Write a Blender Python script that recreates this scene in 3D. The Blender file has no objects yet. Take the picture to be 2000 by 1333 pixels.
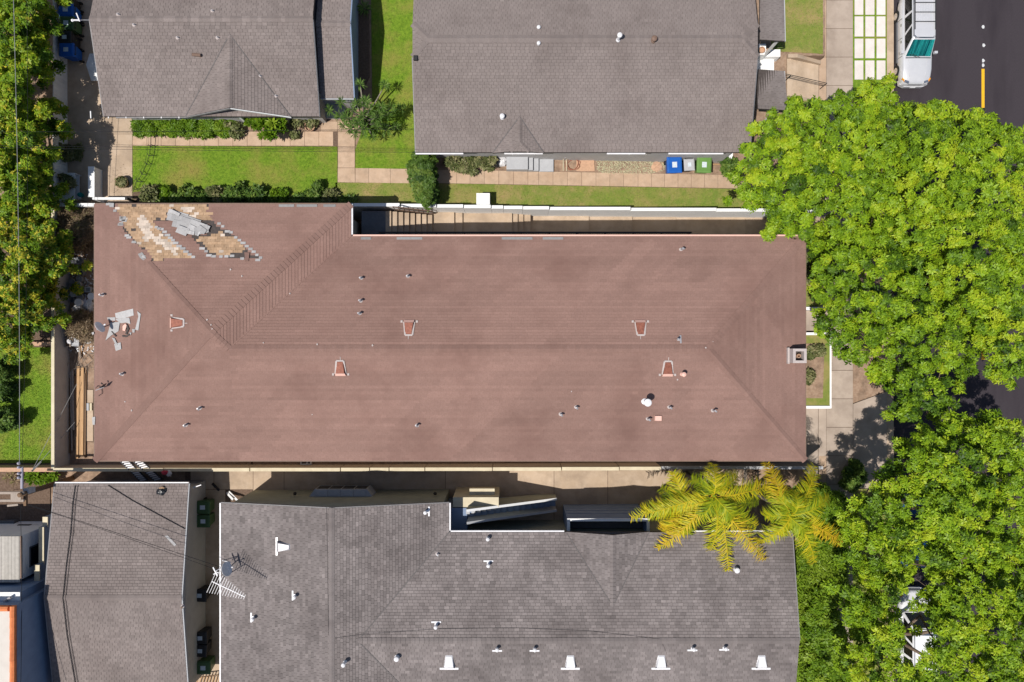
import bpy, math, random
import numpy as np
from mathutils import Vector, Matrix
R = math.radians
rnd = random.Random(7)
nrg = np.random.default_rng(11)
scene = bpy.context.scene
COL = scene.collection

# ------------------------------------------------------------------ camera, sky, sun, exposure
CAMZ = 39.2          # drone height above the upper lots (z = 0)
cam_data = bpy.data.cameras.new('camera')
cam = bpy.data.objects.new('camera', cam_data); COL.objects.link(cam)
cam.location = (0, 0, CAMZ); cam.rotation_euler = (0, 0, 0)
cam_data.sensor_width = 36.0; cam_data.lens = 36.0 * 34.0 * CAMZ / 2000.0
cam_data.clip_start = 0.5; cam_data.clip_end = 1500
scene.camera = cam
SUN = Vector((0.39, 0.30, -1.0)).normalized()      # direction the light travels
world = bpy.data.worlds.new('World'); scene.world = world; world.use_nodes = True
nt = world.node_tree; bg = nt.nodes['Background']
sky = nt.nodes.new('ShaderNodeTexSky'); sky.sky_type = 'NISHITA'; sky.sun_disc = False
sky.sun_elevation = math.asin(-SUN.z); sky.sun_rotation = math.atan2(-SUN.x, -SUN.y) % (2 * math.pi)
nt.links.new(sky.outputs[0], bg.inputs[0]); bg.inputs[1].default_value = 0.085
sl = bpy.data.lights.new('sun', 'SUN'); sl.energy = 4.6; sl.angle = R(0.5); sl.color = (1.0, 0.955, 0.89)
so = bpy.data.objects.new('sun', sl); COL.objects.link(so); so.location = (-20, -16, 60)
so.rotation_euler = SUN.to_track_quat('-Z', 'Y').to_euler()
scene.view_settings.view_transform = 'Standard'; scene.view_settings.look = 'None'
scene.view_settings.exposure = 0.13; scene.view_settings.gamma = 1.0
scene.view_settings.use_curve_mapping = False

# ------------------------------------------------------------------ helpers
def P(px, py, z=0.0):
    """real position of something that stands at height z (surveyed from the photograph)"""
    k = (1 - z / CAMZ) / 34.0
    return Vector(((px - 1000) * k, (666.5 - py) * k, z))
def zN(x, y=0): return -min(max((x + 5.5) * 0.065, 0), 1.3)          # upper (north) lots fall towards the street
def zS(x, y=0): return -min(max((x + 10) * 0.04, 0), 0.9)            # southern driveway
Z_WALK, Z_ROAD = -2.25, -2.40
def zE(x, y=0): return Z_WALK
def zR(x, y=0): return Z_ROAD
def z0(x, y=0): return 0.0
def G(px, py, f=z0):
    p = P(px, py, 0)
    for _ in range(5): p = P(px, py, f(p.x, p.y))
    return p

MATS = {}
def M(name, c1, c2=None, scale=4.0, rough=0.9, bump=0.0, bscale=60.0, tint=False, spec=0.25, metal=0.0, c3=None, scale3=0.5, stretch=None, coat=0.0, lo3=0.45, hi3=0.68):
    m = bpy.data.materials.new(name); m.use_nodes = True; t = m.node_tree; n = t.nodes; L = t.links
    b = n['Principled BSDF']; b.inputs['Roughness'].default_value = rough
    b.inputs['Specular IOR Level'].default_value = spec; b.inputs['Metallic'].default_value = metal
    b.inputs['Coat Weight'].default_value = coat
    geo = n.new('ShaderNodeNewGeometry'); pos = geo.outputs['Position']
    if stretch:
        mp = n.new('ShaderNodeMapping'); mp.inputs['Scale'].default_value = stretch; L.new(pos, mp.inputs[0]); pos = mp.outputs[0]
    rgb = n.new('ShaderNodeRGB'); rgb.outputs[0].default_value = (*c1, 1); out = rgb.outputs[0]
    def mixin(out, c, sc, lo, hi):
        nz = n.new('ShaderNodeTexNoise'); nz.inputs['Scale'].default_value = sc; nz.inputs['Detail'].default_value = 5; nz.inputs['Roughness'].default_value = 0.65
        L.new(pos, nz.inputs['Vector'])
        mr = n.new('ShaderNodeMapRange'); mr.inputs[1].default_value = lo; mr.inputs[2].default_value = hi; L.new(nz.outputs[0], mr.inputs[0])
        mx = n.new('ShaderNodeMix'); mx.data_type = 'RGBA'; L.new(mr.outputs[0], mx.inputs[0]); L.new(out, mx.inputs[6]); mx.inputs[7].default_value = (*c, 1)
        return mx.outputs[2]
    if c2: out = mixin(out, c2, scale, 0.36, 0.64)
    if c3: out = mixin(out, c3, scale3, lo3, hi3)
    if tint:
        a = n.new('ShaderNodeAttribute'); a.attribute_name = 'tint'
        mx = n.new('ShaderNodeMix'); mx.data_type = 'RGBA'; mx.blend_type = 'MULTIPLY'; mx.inputs[0].default_value = 1
        L.new(out, mx.inputs[6]); L.new(a.outputs['Fac'], mx.inputs[7]); out = mx.outputs[2]
    L.new(out, b.inputs['Base Color'])
    if bump:
        nb = n.new('ShaderNodeTexNoise'); nb.inputs['Scale'].default_value = bscale; nb.inputs['Detail'].default_value = 3; L.new(pos, nb.inputs['Vector'])
        bp = n.new('ShaderNodeBump'); bp.inputs['Strength'].default_value = bump; bp.inputs['Distance'].default_value = 0.02
        L.new(nb.outputs[0], bp.inputs['Height']); L.new(bp.outputs[0], b.inputs['Normal'])
    MATS[name] = m; return m
def leafmat(name, stops, trans=0.3, rough=0.5):
    m = bpy.data.materials.new(name); m.use_nodes = True; t = m.node_tree; n = t.nodes; L = t.links
    b = n['Principled BSDF']; b.inputs['Roughness'].default_value = rough; b.inputs['Specular IOR Level'].default_value = 0.25
    a = n.new('ShaderNodeAttribute'); a.attribute_name = 'tint'
    r = n.new('ShaderNodeValToRGB'); e = r.color_ramp.elements
    while len(e) < len(stops): e.new(0.5)
    for i, (p, c) in enumerate(stops): e[i].position = p; e[i].color = (*c, 1)
    L.new(a.outputs['Fac'], r.inputs[0]); L.new(r.outputs[0], b.inputs['Base Color'])
    tr = n.new('ShaderNodeBsdfTranslucent'); L.new(r.outputs[0], tr.inputs[0])
    mx = n.new('ShaderNodeMixShader'); mx.inputs[0].default_value = trans
    L.new(b.outputs[0], mx.inputs[1]); L.new(tr.outputs[0], mx.inputs[2]); L.new(mx.outputs[0], n['Material Output'].inputs[0])
    MATS[name] = m; return m

class MB:
    """collects faces in world coordinates; build() links them as one mesh object"""
    def __init__(s): s.v = []; s.f = []; s.t = []; s.smooth = False
    def face(s, pts, tint=1.0):
        i = len(s.v); s.v += [tuple(p) for p in pts]; s.f.append(tuple(range(i, i + len(pts)))); s.t.append(tint)
    def prism(s, top, bottom, tint=1.0, cap_bottom=True):
        n = len(top); s.face(top, tint)
        if cap_bottom: s.face(bottom[::-1], tint)
        for k in range(n):
            j = (k + 1) % n; s.face([top[k], bottom[k], bottom[j], top[j]], tint)
    def poly(s, pts2, z0_, z1, tint=1.0):
        a = sum(pts2[i][0] * pts2[(i + 1) % len(pts2)][1] - pts2[(i + 1) % len(pts2)][0] * pts2[i][1] for i in range(len(pts2)))
        if a < 0: pts2 = pts2[::-1]
        s.prism([(p[0], p[1], z1) for p in pts2], [(p[0], p[1], z0_) for p in pts2], tint)
    def box(s, x0, x1, y0, y1, z0_, z1, tint=1.0, taper=0.0):
        if x0 > x1: x0, x1 = x1, x0
        if y0 > y1: y0, y1 = y1, y0
        t = taper
        s.prism([(x0 + t, y0 + t, z1), (x1 - t, y0 + t, z1), (x1 - t, y1 - t, z1), (x0 + t, y1 - t, z1)],
                [(x0, y0, z0_), (x1, y0, z0_), (x1, y1, z0_), (x0, y1, z0_)], tint)
    def bar(s, a, b, w, h, tint=1.0):
        """rectangular bar from a to b"""
        a = Vector(a); b = Vector(b); d = (b - a).normalized()
        u = d.cross(Vector((0, 0, 1)))
        if u.length < 1e-3: u = Vector((1, 0, 0))
        u.normalize(); w_ = u.cross(d); u = u * w / 2; q = w_ * h / 2
        A = [a - u - q, a + u - q, a + u + q, a - u + q]; B = [p + (b - a) for p in A]
        s.face(A[::-1], tint); s.face(B, tint)
        for k in range(4): j = (k + 1) % 4; s.face([A[k], A[j], B[j], B[k]], tint)
    def tube(s, pts, r, n=6, tint=1.0):
        pts = [Vector(p) for p in pts]; rs = r if isinstance(r, (list, tuple)) else [r] * len(pts); rings = []
        for i, p in enumerate(pts):
            d = (pts[min(i + 1, len(pts) - 1)] - pts[max(i - 1, 0)]).normalized()
            u = d.cross(Vector((0.13, 0.07, 1)));
            if u.length < 1e-3: u = Vector((1, 0, 0))
            u.normalize(); w = d.cross(u)
            rings.append(len(s.v)); s.v += [tuple(p + rs[i] * (math.cos(2 * math.pi * k / n) * u + math.sin(2 * math.pi * k / n) * w)) for k in range(n)]
        for a, b in zip(rings, rings[1:]):
            for k in range(n):
                j = (k + 1) % n; s.f.append((a + k, a + j, b + j, b + k)); s.t.append(tint)
        s.f.append(tuple(rings[0] + k for k in range(n))[::-1]); s.t.append(tint)
        s.f.append(tuple(rings[-1] + k for k in range(n))); s.t.append(tint)
    def lathe(s, c, prof, n=16, tint=1.0):
        c = Vector(c); i0 = len(s.v)
        for r, z in prof: s.v += [(c.x + r * math.cos(2 * math.pi * k / n), c.y + r * math.sin(2 * math.pi * k / n), c.z + z) for k in range(n)]
        for q in range(len(prof) - 1):
            for k in range(n):
                j = (k + 1) % n; s.f.append((i0 + q * n + k, i0 + q * n + j, i0 + (q + 1) * n + j, i0 + (q + 1) * n + k)); s.t.append(tint)
        s.f.append(tuple(i0 + k for k in range(n))[::-1]); s.t.append(tint)
        s.f.append(tuple(i0 + (len(prof) - 1) * n + k for k in range(n))); s.t.append(tint)
    def blob(s, c, rx, ry, rz, seed=0, n=10, m=7, amp=0.25, tint=1.0):
        """crumpled rounded lump resting on c"""
        q = random.Random(seed); i0 = len(s.v); c = Vector(c)
        for i in range(m + 1):
            th = math.pi * i / m
            for k in range(n):
                a = 2 * math.pi * k / n; rr = 1 + q.uniform(-amp, amp)
                s.v.append((c.x + rx * rr * math.sin(th) * math.cos(a), c.y + ry * rr * math.sin(th) * math.sin(a), c.z + rz + rz * (math.cos(th) * (1 + q.uniform(-amp, amp) * 0.4))))
        for i in range(m):
            for k in range(n):
                j = (k + 1) % n; s.f.append((i0 + i * n + k, i0 + (i + 1) * n + k, i0 + (i + 1) * n + j, i0 + i * n + j)); s.t.append(tint * q.uniform(0.85, 1.1))
    def build(s, name, mat, parent=None, origin=None, smooth=False):
        if parent is not None: o_ = wloc(parent)
        elif origin is not None: o_ = Vector(origin)
        else:
            xs = [p[0] for p in s.v]; ys = [p[1] for p in s.v]; zs = [p[2] for p in s.v]
            o_ = Vector(((min(xs) + max(xs)) / 2, (min(ys) + max(ys)) / 2, min(zs)))
        me = bpy.data.meshes.new(name)
        me.from_pydata([(p[0] - o_.x, p[1] - o_.y, p[2] - o_.z) for p in s.v], [], s.f)
        at = me.attributes.new('tint', 'FLOAT', 'FACE'); at.data.foreach_set('value', np.array(s.t, dtype=np.float32))
        if smooth: me.polygons.foreach_set('use_smooth', [True] * len(s.f))
        me.materials.append(MATS[mat]); me.update()
        o = bpy.data.objects.new(name, me); COL.objects.link(o)
        if parent is not None: o.parent = parent; LOC[o.name] = o_
        else: o.location = o_; LOC[o.name] = o_
        return o
LOC = {}
def wloc(o): return LOC[o.name]
def link_mesh(name, me, parent, loc):
    o = bpy.data.objects.new(name, me); COL.objects.link(o); o.parent = parent
    w = wloc(parent); o.location = Vector(loc) - w; LOC[o.name] = Vector(loc); return o
def np_mesh(name, V, F, T, mat, parent, smooth=False):
    """big mesh from arrays: V (n,3) world, F (m,k) indices, T (m) tint"""
    w = wloc(parent) if parent is not None else Vector((0, 0, 0))
    me = bpy.data.meshes.new(name); k = F.shape[1]; m = F.shape[0]
    me.vertices.add(len(V)); me.vertices.foreach_set('co', (V - np.array(w)).astype(np.float32).ravel())
    me.loops.add(m * k); me.loops.foreach_set('vertex_index', F.astype(np.int32).ravel())
    me.polygons.add(m); me.polygons.foreach_set('loop_start', (np.arange(m) * k).astype(np.int32)); me.polygons.foreach_set('loop_total', np.full(m, k, np.int32))
    me.update(calc_edges=True)
    at = me.attributes.new('tint', 'FLOAT', 'FACE'); at.data.foreach_set('value', T.astype(np.float32))
    me.materials.append(MATS[mat])
    o = bpy.data.objects.new(name, me); COL.objects.link(o)
    if parent is not None: o.parent = parent
    LOC[o.name] = w; return o
def tag(o, label=None, cat=None, group=None, kind=None):
    if label: o['label'] = label
    if cat: o['category'] = cat
    if group: o['group'] = group
    if kind: o['kind'] = kind
    return o
def thing(name, loc, label, cat, group=None):
    o = bpy.data.objects.new(name, None); COL.objects.link(o); o.location = loc; o.empty_display_size = 0.2
    LOC[o.name] = Vector(loc); return tag(o, label, cat, group)
def dup(o, parent=None, loc=None, rot=None, scale=None, label=None, mats=None):
    c = o.copy(); COL.objects.link(c)
    if parent is not None: c.parent = parent
    if loc is not None: c.location = loc; LOC[c.name] = Vector(loc)
    if rot is not None: c.rotation_euler = rot
    if scale is not None: c.scale = scale
    if label: c['label'] = label
    if mats and c.type == 'MESH' and c.name.split('.')[0] in mats:
        c.data = c.data.copy(); c.data.materials[0] = MATS[mats[c.name.split('.')[0]]]
    for ch in list(o.children): dup(ch, c, mats=mats)
    return c
def inside(p, poly):
    x, y = p[0], p[1]; c = False; j = len(poly) - 1
    for i in range(len(poly)):
        xi, yi = poly[i][0], poly[i][1]; xj, yj = poly[j][0], poly[j][1]
        if (yi > y) != (yj > y) and x < (xj - xi) * (y - yi) / (yj - yi + 1e-12) + xi: c = not c
        j = i
    return c
def clip(poly, conv):
    """clip 2D poly by a ccw convex polygon"""
    out = poly
    for i in range(len(conv)):
        a = conv[i]; b = conv[(i + 1) % len(conv)]; ex, ey = b[0] - a[0], b[1] - a[1]
        inp = out; out = []
        if not inp: return []
        for k in range(len(inp)):
            p, q = inp[k], inp[(k + 1) % len(inp)]
            dp = ex * (p[1] - a[1]) - ey * (p[0] - a[0]); dq = ex * (q[1] - a[1]) - ey * (q[0] - a[0])
            if dp >= 0: out.append(p)
            if (dp > 0) != (dq > 0) and abs(dp - dq) > 1e-12:
                t = dp / (dp - dq); out.append((p[0] + t * (q[0] - p[0]), p[1] + t * (q[1] - p[1])))
    return out
def ccw(p):
    a = sum(p[i][0] * p[(i + 1) % len(p)][1] - p[(i + 1) % len(p)][0] * p[i][1] for i in range(len(p)))
    return list(p) if a > 0 else list(p)[::-1]
def hsh(*a):
    h = 2166136261
    for v in a: h = ((h ^ (int(v) & 0xffff)) * 16777619) & 0xffffffff
    h ^= h >> 15; h = (h * 2246822519) & 0xffffffff; h ^= h >> 13
    return (h & 0xffff) / 65535.0
def sheet(name, pxpoly, f, lift, mat, thick=0.25, structure=True, parent=None, cuts=None, px=True):
    """ground sheet following height function f, with a skirt down"""
    import bmesh
    pts = [G(a, b, f) for a, b in pxpoly] if px else [Vector((a, b, 0)) for a, b in pxpoly]
    pts = ccw([(p.x, p.y) for p in pts])
    bm = bmesh.new(); bm.faces.new([bm.verts.new((x, y, 0)) for x, y in pts])
    for c in (cuts if cuts is not None else (-10, -5.5, 12, 12.5, 14.5)):
        bmesh.ops.bisect_plane(bm, geom=bm.verts[:] + bm.edges[:] + bm.faces[:], plane_co=(c, 0, 0), plane_no=(1, 0, 0))
    bmesh.ops.triangulate(bm, faces=bm.faces[:])
    for v in bm.verts: v.co.z = f(v.co.x, v.co.y) + lift
    ed = [e for e in bm.edges if e.is_boundary]
    r = bmesh.ops.extrude_edge_only(bm, edges=ed)
    for v in r['geom']:
        if isinstance(v, bmesh.types.BMVert): v.co.z -= thick
    bmesh.ops.recalc_face_normals(bm, faces=bm.faces[:])
    me = bpy.data.meshes.new(name)
    at = None
    o_ = wloc(parent) if parent is not None else Vector((0, 0, 0))
    bmesh.ops.translate(bm, verts=bm.verts[:], vec=-o_)
    bm.to_mesh(me); bm.free()
    if me.polygons:
        top = max(me.polygons, key=lambda q: abs(q.normal.z))
        if top.normal.z < 0: me.flip_normals()
    a = me.attributes.new('tint', 'FLOAT', 'FACE'); a.data.foreach_set('value', np.ones(len(me.polygons), np.float32))
    me.materials.append(MATS[mat])
    o = bpy.data.objects.new(name, me); COL.objects.link(o); LOC[o.name] = o_
    if parent is not None: o.parent = parent
    elif structure: o['kind'] = 'structure'
    return o

# ------------------------------------------------------------------ materials
M('dirt', (0.26, 0.17, 0.115), (0.34, 0.24, 0.17), 6, 0.95, 0.5, 25, c3=(0.17, 0.115, 0.08), scale3=1.7)
M('dark_soil', (0.10, 0.065, 0.045), (0.16, 0.11, 0.08), 9, 0.95, 0.6, 30)
M('lawn', (0.085, 0.16, 0.010), (0.16, 0.25, 0.019), 5.5, 0.95, 0.6, 45, c3=(0.235, 0.20, 0.05), scale3=0.45, lo3=.46, hi3=.74)
M('lawn_dry', (0.135, 0.185, 0.032), (0.20, 0.21, 0.05), 3.0, 0.95, 0.6, 45, c3=(0.29, 0.22, 0.09), scale3=0.8)
M('blade', (0.125, 0.22, 0.013), (0.19, 0.285, 0.025), 2.5, 0.7, tint=True, c3=(0.26, 0.225, 0.055), scale3=0.45, lo3=.46, hi3=.74)
M('concrete', (0.42, 0.315, 0.22), (0.47, 0.365, 0.27), 1.3, 0.9, 0.12, 90, tint=True, c3=(0.33, 0.25, 0.18), scale3=0.9)
M('concrete_pink', (0.43, 0.30, 0.205), (0.48, 0.35, 0.25), 1.7, 0.9, 0.12, 90, tint=True, c3=(0.37, 0.265, 0.185), scale3=2.3)
M('concrete_grey', (0.365, 0.295, 0.24), (0.415, 0.34, 0.28), 1.1, 0.9, 0.12, 90, tint=True, c3=(0.30, 0.24, 0.195), scale3=0.8)
M('concrete_dark', (0.125, 0.11, 0.105), (0.16, 0.145, 0.135), 1.5, 0.95, 0.1, 80, tint=True, c3=(0.09, 0.08, 0.08), scale3=0.6)
M('paver', (0.58, 0.53, 0.49), (0.64, 0.60, 0.56), 2.0, 0.85, 0.08, 90, tint=True)
M('asphalt', (0.036, 0.029, 0.034), (0.047, 0.039, 0.045), 30, 0.9, 0.25, 160, c3=(0.029, 0.023, 0.028), scale3=0.35, stretch=(1.6, 0.3, 1))
M('yellow_paint', (0.75, 0.42, 0.015), (0.68, 0.36, 0.02), 8, 0.7)
M('white_paint', (0.78, 0.78, 0.77), (0.72, 0.72, 0.71), 3, 0.6, tint=True)
M('road_white', (0.6, 0.6, 0.6), (0.45, 0.45, 0.46), 30, 0.7)
M('white_stucco', (0.84, 0.83, 0.82), (0.79, 0.78, 0.77), 2.2, 0.85, 0.15, 70, tint=True)
M('grey_stucco', (0.42, 0.41, 0.41), (0.37, 0.36, 0.36), 1.6, 0.9, 0.15, 70, tint=True)
M('beige_stucco', (0.50, 0.42, 0.33), (0.44, 0.37, 0.29), 2.0, 0.9, 0.15, 70, tint=True)
M('green_stucco', (0.36, 0.36, 0.28), (0.31, 0.31, 0.24), 1.6, 0.9, 0.15, 70, tint=True)
M('cream', (0.60, 0.53, 0.38), (0.52, 0.45, 0.32), 2, 0.85, tint=True)
M('blue_shade', (0.20, 0.26, 0.37), (0.17, 0.22, 0.32), 1.6, 0.8, 0.1, 60, tint=True)  # bluish skylit shade put into the colour of pale walls
M('red_shingle', (0.214, 0.128, 0.104), (0.244, 0.150, 0.124), 14, 0.95, 0.35, 130, tint=True, c3=(0.186, 0.108, 0.088), scale3=0.3)
M('valley_metal', (0.10, 0.09, 0.088), (0.13, 0.118, 0.115), 6, 0.8, tint=True)
M('grey_shingle', (0.174, 0.150, 0.144), (0.206, 0.180, 0.173), 16, 0.95, 0.35, 130, tint=True, c3=(0.146, 0.125, 0.120), scale3=0.5)
M('brown_shingle', (0.186, 0.154, 0.143), (0.218, 0.184, 0.171), 16, 0.95, 0.35, 130, tint=True, c3=(0.164, 0.135, 0.125), scale3=0.4)
M('old_tan', (0.37, 0.24, 0.145), (0.45, 0.305, 0.195), 7, 0.95, 0.3, 120, tint=True)
M('old_cream', (0.50, 0.41, 0.335), (0.56, 0.47, 0.39), 7, 0.95, 0.3, 120, tint=True)
M('bare_shingle', (0.33, 0.32, 0.315), (0.39, 0.38, 0.375), 8, 0.95, 0.3, 120, tint=True)
M('felt', (0.06, 0.05, 0.045), (0.085, 0.07, 0.065), 6, 0.95, 0.2, 90)
M('pink_metal', (0.72, 0.45, 0.37), (0.66, 0.40, 0.33), 9, 0.5, tint=True)
M('rust', (0.27, 0.10, 0.065), (0.17, 0.06, 0.04), 9, 0.55, 0.1, 50, metal=0.2, tint=True)
M('sealant', (0.46, 0.40, 0.38), (0.38, 0.33, 0.31), 15, 0.8)
M('galv', (0.46, 0.45, 0.46), (0.36, 0.35, 0.37), 8, 0.45, metal=0.35, tint=True)
M('trim_grey', (0.20, 0.19, 0.19), (0.24, 0.23, 0.23), 6, 0.6, tint=True)
M('white_metal', (0.72, 0.71, 0.72), (0.62, 0.61, 0.62), 6, 0.45, tint=True)
M('black_metal', (0.02, 0.02, 0.022), (0.03, 0.03, 0.03), 6, 0.5)
M('brown_metal', (0.16, 0.10, 0.075), (0.2, 0.135, 0.1), 12, 0.6, tint=True)
M('dark_grey', (0.10, 0.105, 0.115), (0.13, 0.13, 0.14), 6, 0.7, tint=True)
M('grey_paint', (0.40, 0.405, 0.42), (0.36, 0.365, 0.38), 4, 0.7, tint=True)
M('wood', (0.44, 0.28, 0.15), (0.34, 0.20, 0.10), 5, 0.85, 0.3, 60, tint=True, stretch=(8, 0.6, 8))
M('wood_grey', (0.36, 0.30, 0.25), (0.28, 0.23, 0.19), 5, 0.85, 0.3, 60, tint=True, stretch=(8, 0.8, 8))
M('wood_dark', (0.14, 0.085, 0.05), (0.20, 0.125, 0.075), 6, 0.85, 0.3, 60, tint=True, stretch=(0.8, 8, 8))
M('plank_roof', (0.42, 0.39, 0.35), (0.36, 0.335, 0.30), 5, 0.85, 0.1, 60, tint=True)
M('membrane', (0.56, 0.52, 0.47), (0.52, 0.48, 0.43), 2, 0.85, tint=True)
M('terracotta', (0.62, 0.20, 0.075), (0.52, 0.16, 0.06), 5, 0.8, tint=True)
M('glass_dark', (0.012, 0.014, 0.016), None, 1, 0.08, spec=0.6)
M('teal', (0.0, 0.07, 0.09), (0.03, 0.50, 0.47), 1.6, 0.25, stretch=(4.5, 0.2, 0.2), spec=0.5, coat=0.6)
M('car_white', (0.62, 0.62, 0.635), (0.58, 0.58, 0.60), 2, 0.3, spec=0.5, metal=0.25, coat=0.5, tint=True)
M('van_white', (0.74, 0.74, 0.75), (0.70, 0.70, 0.72), 2, 0.3, spec=0.5, coat=0.4, tint=True)
M('car_silver', (0.42, 0.40, 0.38), None, 2, 0.3, spec=0.5, metal=0.4, coat=0.4)
M('car_blue', (0.012, 0.07, 0.21), None, 2, 0.25, spec=0.5, metal=0.2, coat=0.6)
M('tyre', (0.02, 0.02, 0.02), None, 2, 0.8)
M('chrome', (0.7, 0.7, 0.7), None, 2, 0.15, metal=0.9)
M('amber', (0.7, 0.28, 0.03), None, 2, 0.3)
M('bin_blue', (0.01, 0.085, 0.36), (0.012, 0.1, 0.40), 3, 0.4, tint=True)
M('bin_green', (0.11, 0.22, 0.055), (0.13, 0.25, 0.065), 3, 0.4, tint=True)
M('bin_dkgreen', (0.045, 0.095, 0.04), (0.055, 0.11, 0.045), 3, 0.4, tint=True)
M('bin_black', (0.022, 0.022, 0.025), (0.03, 0.03, 0.032), 3, 0.45, tint=True)
M('sticker', (0.62, 0.66, 0.68), (0.4, 0.48, 0.55), 25, 0.5)
M('plastic_white', (0.74, 0.74, 0.75), (0.66, 0.66, 0.68), 3, 0.5, tint=True)
M('plastic_grey', (0.13, 0.135, 0.15), (0.18, 0.185, 0.2), 4, 0.5, tint=True)
M('bag_black', (0.016, 0.016, 0.018), None, 2, 0.3, spec=0.5, tint=True)
M('bag_white', (0.66, 0.65, 0.66), (0.5, 0.49, 0.5), 9, 0.5, tint=True)
M('lavender', (0.52, 0.51, 0.60), (0.40, 0.40, 0.50), 9, 0.6, tint=True)
M('cloth_red', (0.55, 0.06, 0.09), (0.45, 0.05, 0.08), 9, 0.8, tint=True)
M('teal_plastic', (0.02, 0.26, 0.25), None, 2, 0.4, tint=True)
M('clay', (0.50, 0.31, 0.20), (0.42, 0.26, 0.17), 9, 0.85, tint=True)
M('hose', (0.28, 0.10, 0.06), None, 2, 0.5)
M('bark', (0.20, 0.145, 0.105), (0.13, 0.095, 0.07), 12, 0.95, 0.6, 30)
M('palm_trunk', (0.26, 0.23, 0.19), (0.20, 0.175, 0.145), 9, 0.95, 0.4, 20)
M('pebble', (0.46, 0.42, 0.27), (0.38, 0.36, 0.24), 9, 0.9, tint=True)
M('wire', (0.015, 0.015, 0.017), None, 2, 0.5)
M('wire_pale', (0.30, 0.30, 0.30), None, 2, 0.5)
M('porcelain', (0.35, 0.33, 0.38), None, 2, 0.2, spec=0.5)
leafmat('leaf_tree', [(0.0, (0.04, 0.09, 0.008)), (0.35, (0.13, 0.235, 0.010)), (0.7, (0.235, 0.365, 0.012)), (1.0, (0.36, 0.44, 0.02))], 0.2)
leafmat('leaf_flower', [(0.0, (0.04, 0.09, 0.01)), (0.45, (0.125, 0.235, 0.012)), (0.75, (0.25, 0.36, 0.016)), (0.86, (0.42, 0.40, 0.03)), (1.0, (0.60, 0.52, 0.05))], 0.3)
leafmat('leaf_shrub', [(0.0, (0.035, 0.075, 0.015)), (0.5, (0.10, 0.18, 0.028)), (1.0, (0.24, 0.30, 0.06))], 0.25)
leafmat('leaf_olive', [(0.0, (0.05, 0.07, 0.02)), (0.5, (0.15, 0.17, 0.06)), (1.0, (0.34, 0.30, 0.16))], 0.2)
leafmat('leaf_dry', [(0.0, (0.08, 0.055, 0.03)), (0.5, (0.20, 0.14, 0.085)), (0.85, (0.36, 0.27, 0.17)), (1.0, (0.16, 0.19, 0.03))], 0.15)
leafmat('leaf_sword', [(0.0, (0.05, 0.11, 0.02)), (0.5, (0.13, 0.235, 0.045)), (1.0, (0.36, 0.44, 0.14))], 0.25)
leafmat('leaf_palm', [(0.0, (0.08, 0.17, 0.01)), (0.40, (0.29, 0.36, 0.012)), (0.65, (0.56, 0.48, 0.015)), (1.0, (0.66, 0.40, 0.03))], 0.3)
leafmat('leaf_fern', [(0.0, (0.05, 0.11, 0.008)), (0.5, (0.13, 0.24, 0.012)), (1.0, (0.26, 0.36, 0.03))], 0.3)

# ------------------------------------------------------------------ ground, lots, street
m = MB(); m.box(-220, 220, -220, 220, -3.4, -3.0); tag(m.build('ground', 'dirt', origin=(0, 0, 0)), kind='structure')
m = MB(); m.box(23.19, 34.0, -120, 120, -3.0, Z_ROAD); tag(m.build('road', 'asphalt', origin=(0, 0, 0)), kind='structure')
lane = MB()
lane.box(28.62, 28.80, P(0, 211, -2.4).y, P(0, 135, -2.4).y, Z_ROAD + .004, Z_ROAD + .008)
lane.box(28.62, 28.80, P(0, 703, -2.4).y, P(0, 655, -2.4).y, Z_ROAD + .004, Z_ROAD + .008)
for k in (-3, -2, -1): lane.box(28.62, 28.80, -4 + k * 9.0, -1.6 + k * 9.0, Z_ROAD + .004, Z_ROAD + .008)
rd = bpy.data.objects['road']
lane_o = lane.build('lane_line', 'yellow_paint', rd)
for k, (a, b) in enumerate(((1920, 53), (1921, 89), (1920, 119), (1920, 128))):
    p = P(a, b, -2.4); mm = MB(); mm.poly([(p.x + .09 * math.cos(t * 1.05) * (1 + .3 * math.sin(3 * t + k)), p.y + .12 * math.sin(t * 1.05)) for t in range(6)], Z_ROAD + .004, Z_ROAD + .012)
    mm.build('road_marker', 'road_white', rd)
# far side of the road and land beyond
m = MB(); m.box(34.0, 60, -120, 120, -3.0, Z_WALK); tag(m.build('far_pavement', 'concrete_grey', origin=(0, 0, 0)), kind='structure')
# kerb
m = MB(); m.box(22.78, 23.188, -120, 120, -3.0, Z_WALK - .004); tag(m.build('kerb', 'concrete', origin=(0, 0, 0)), kind='structure')
# sidewalk of separate slabs
m = MB(); m.box(18.62, 20.72, -60, 60, -3.0, Z_WALK - .03); sw = tag(m.build('sidewalk', 'dark_soil', origin=(0, 0, 0)), kind='structure')
y = -26.0
k = 0
while y < 26:
    mm = MB(); t = rnd.uniform(.93, 1.06); mm.box(19.1, 20.71, y + .008, y + 1.72, Z_WALK - .08, Z_WALK, t, .006); mm.build('slab', 'concrete_grey', sw)
    if y > 10.5 or y < -8.4:
        mm = MB(); mm.box(18.64, 19.085, y + .008, y + 1.72, Z_WALK - .08, Z_WALK + .012, t * .97, .006); mm.build('slab', 'concrete_pink', sw)
    y += 1.73; k += 1
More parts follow.
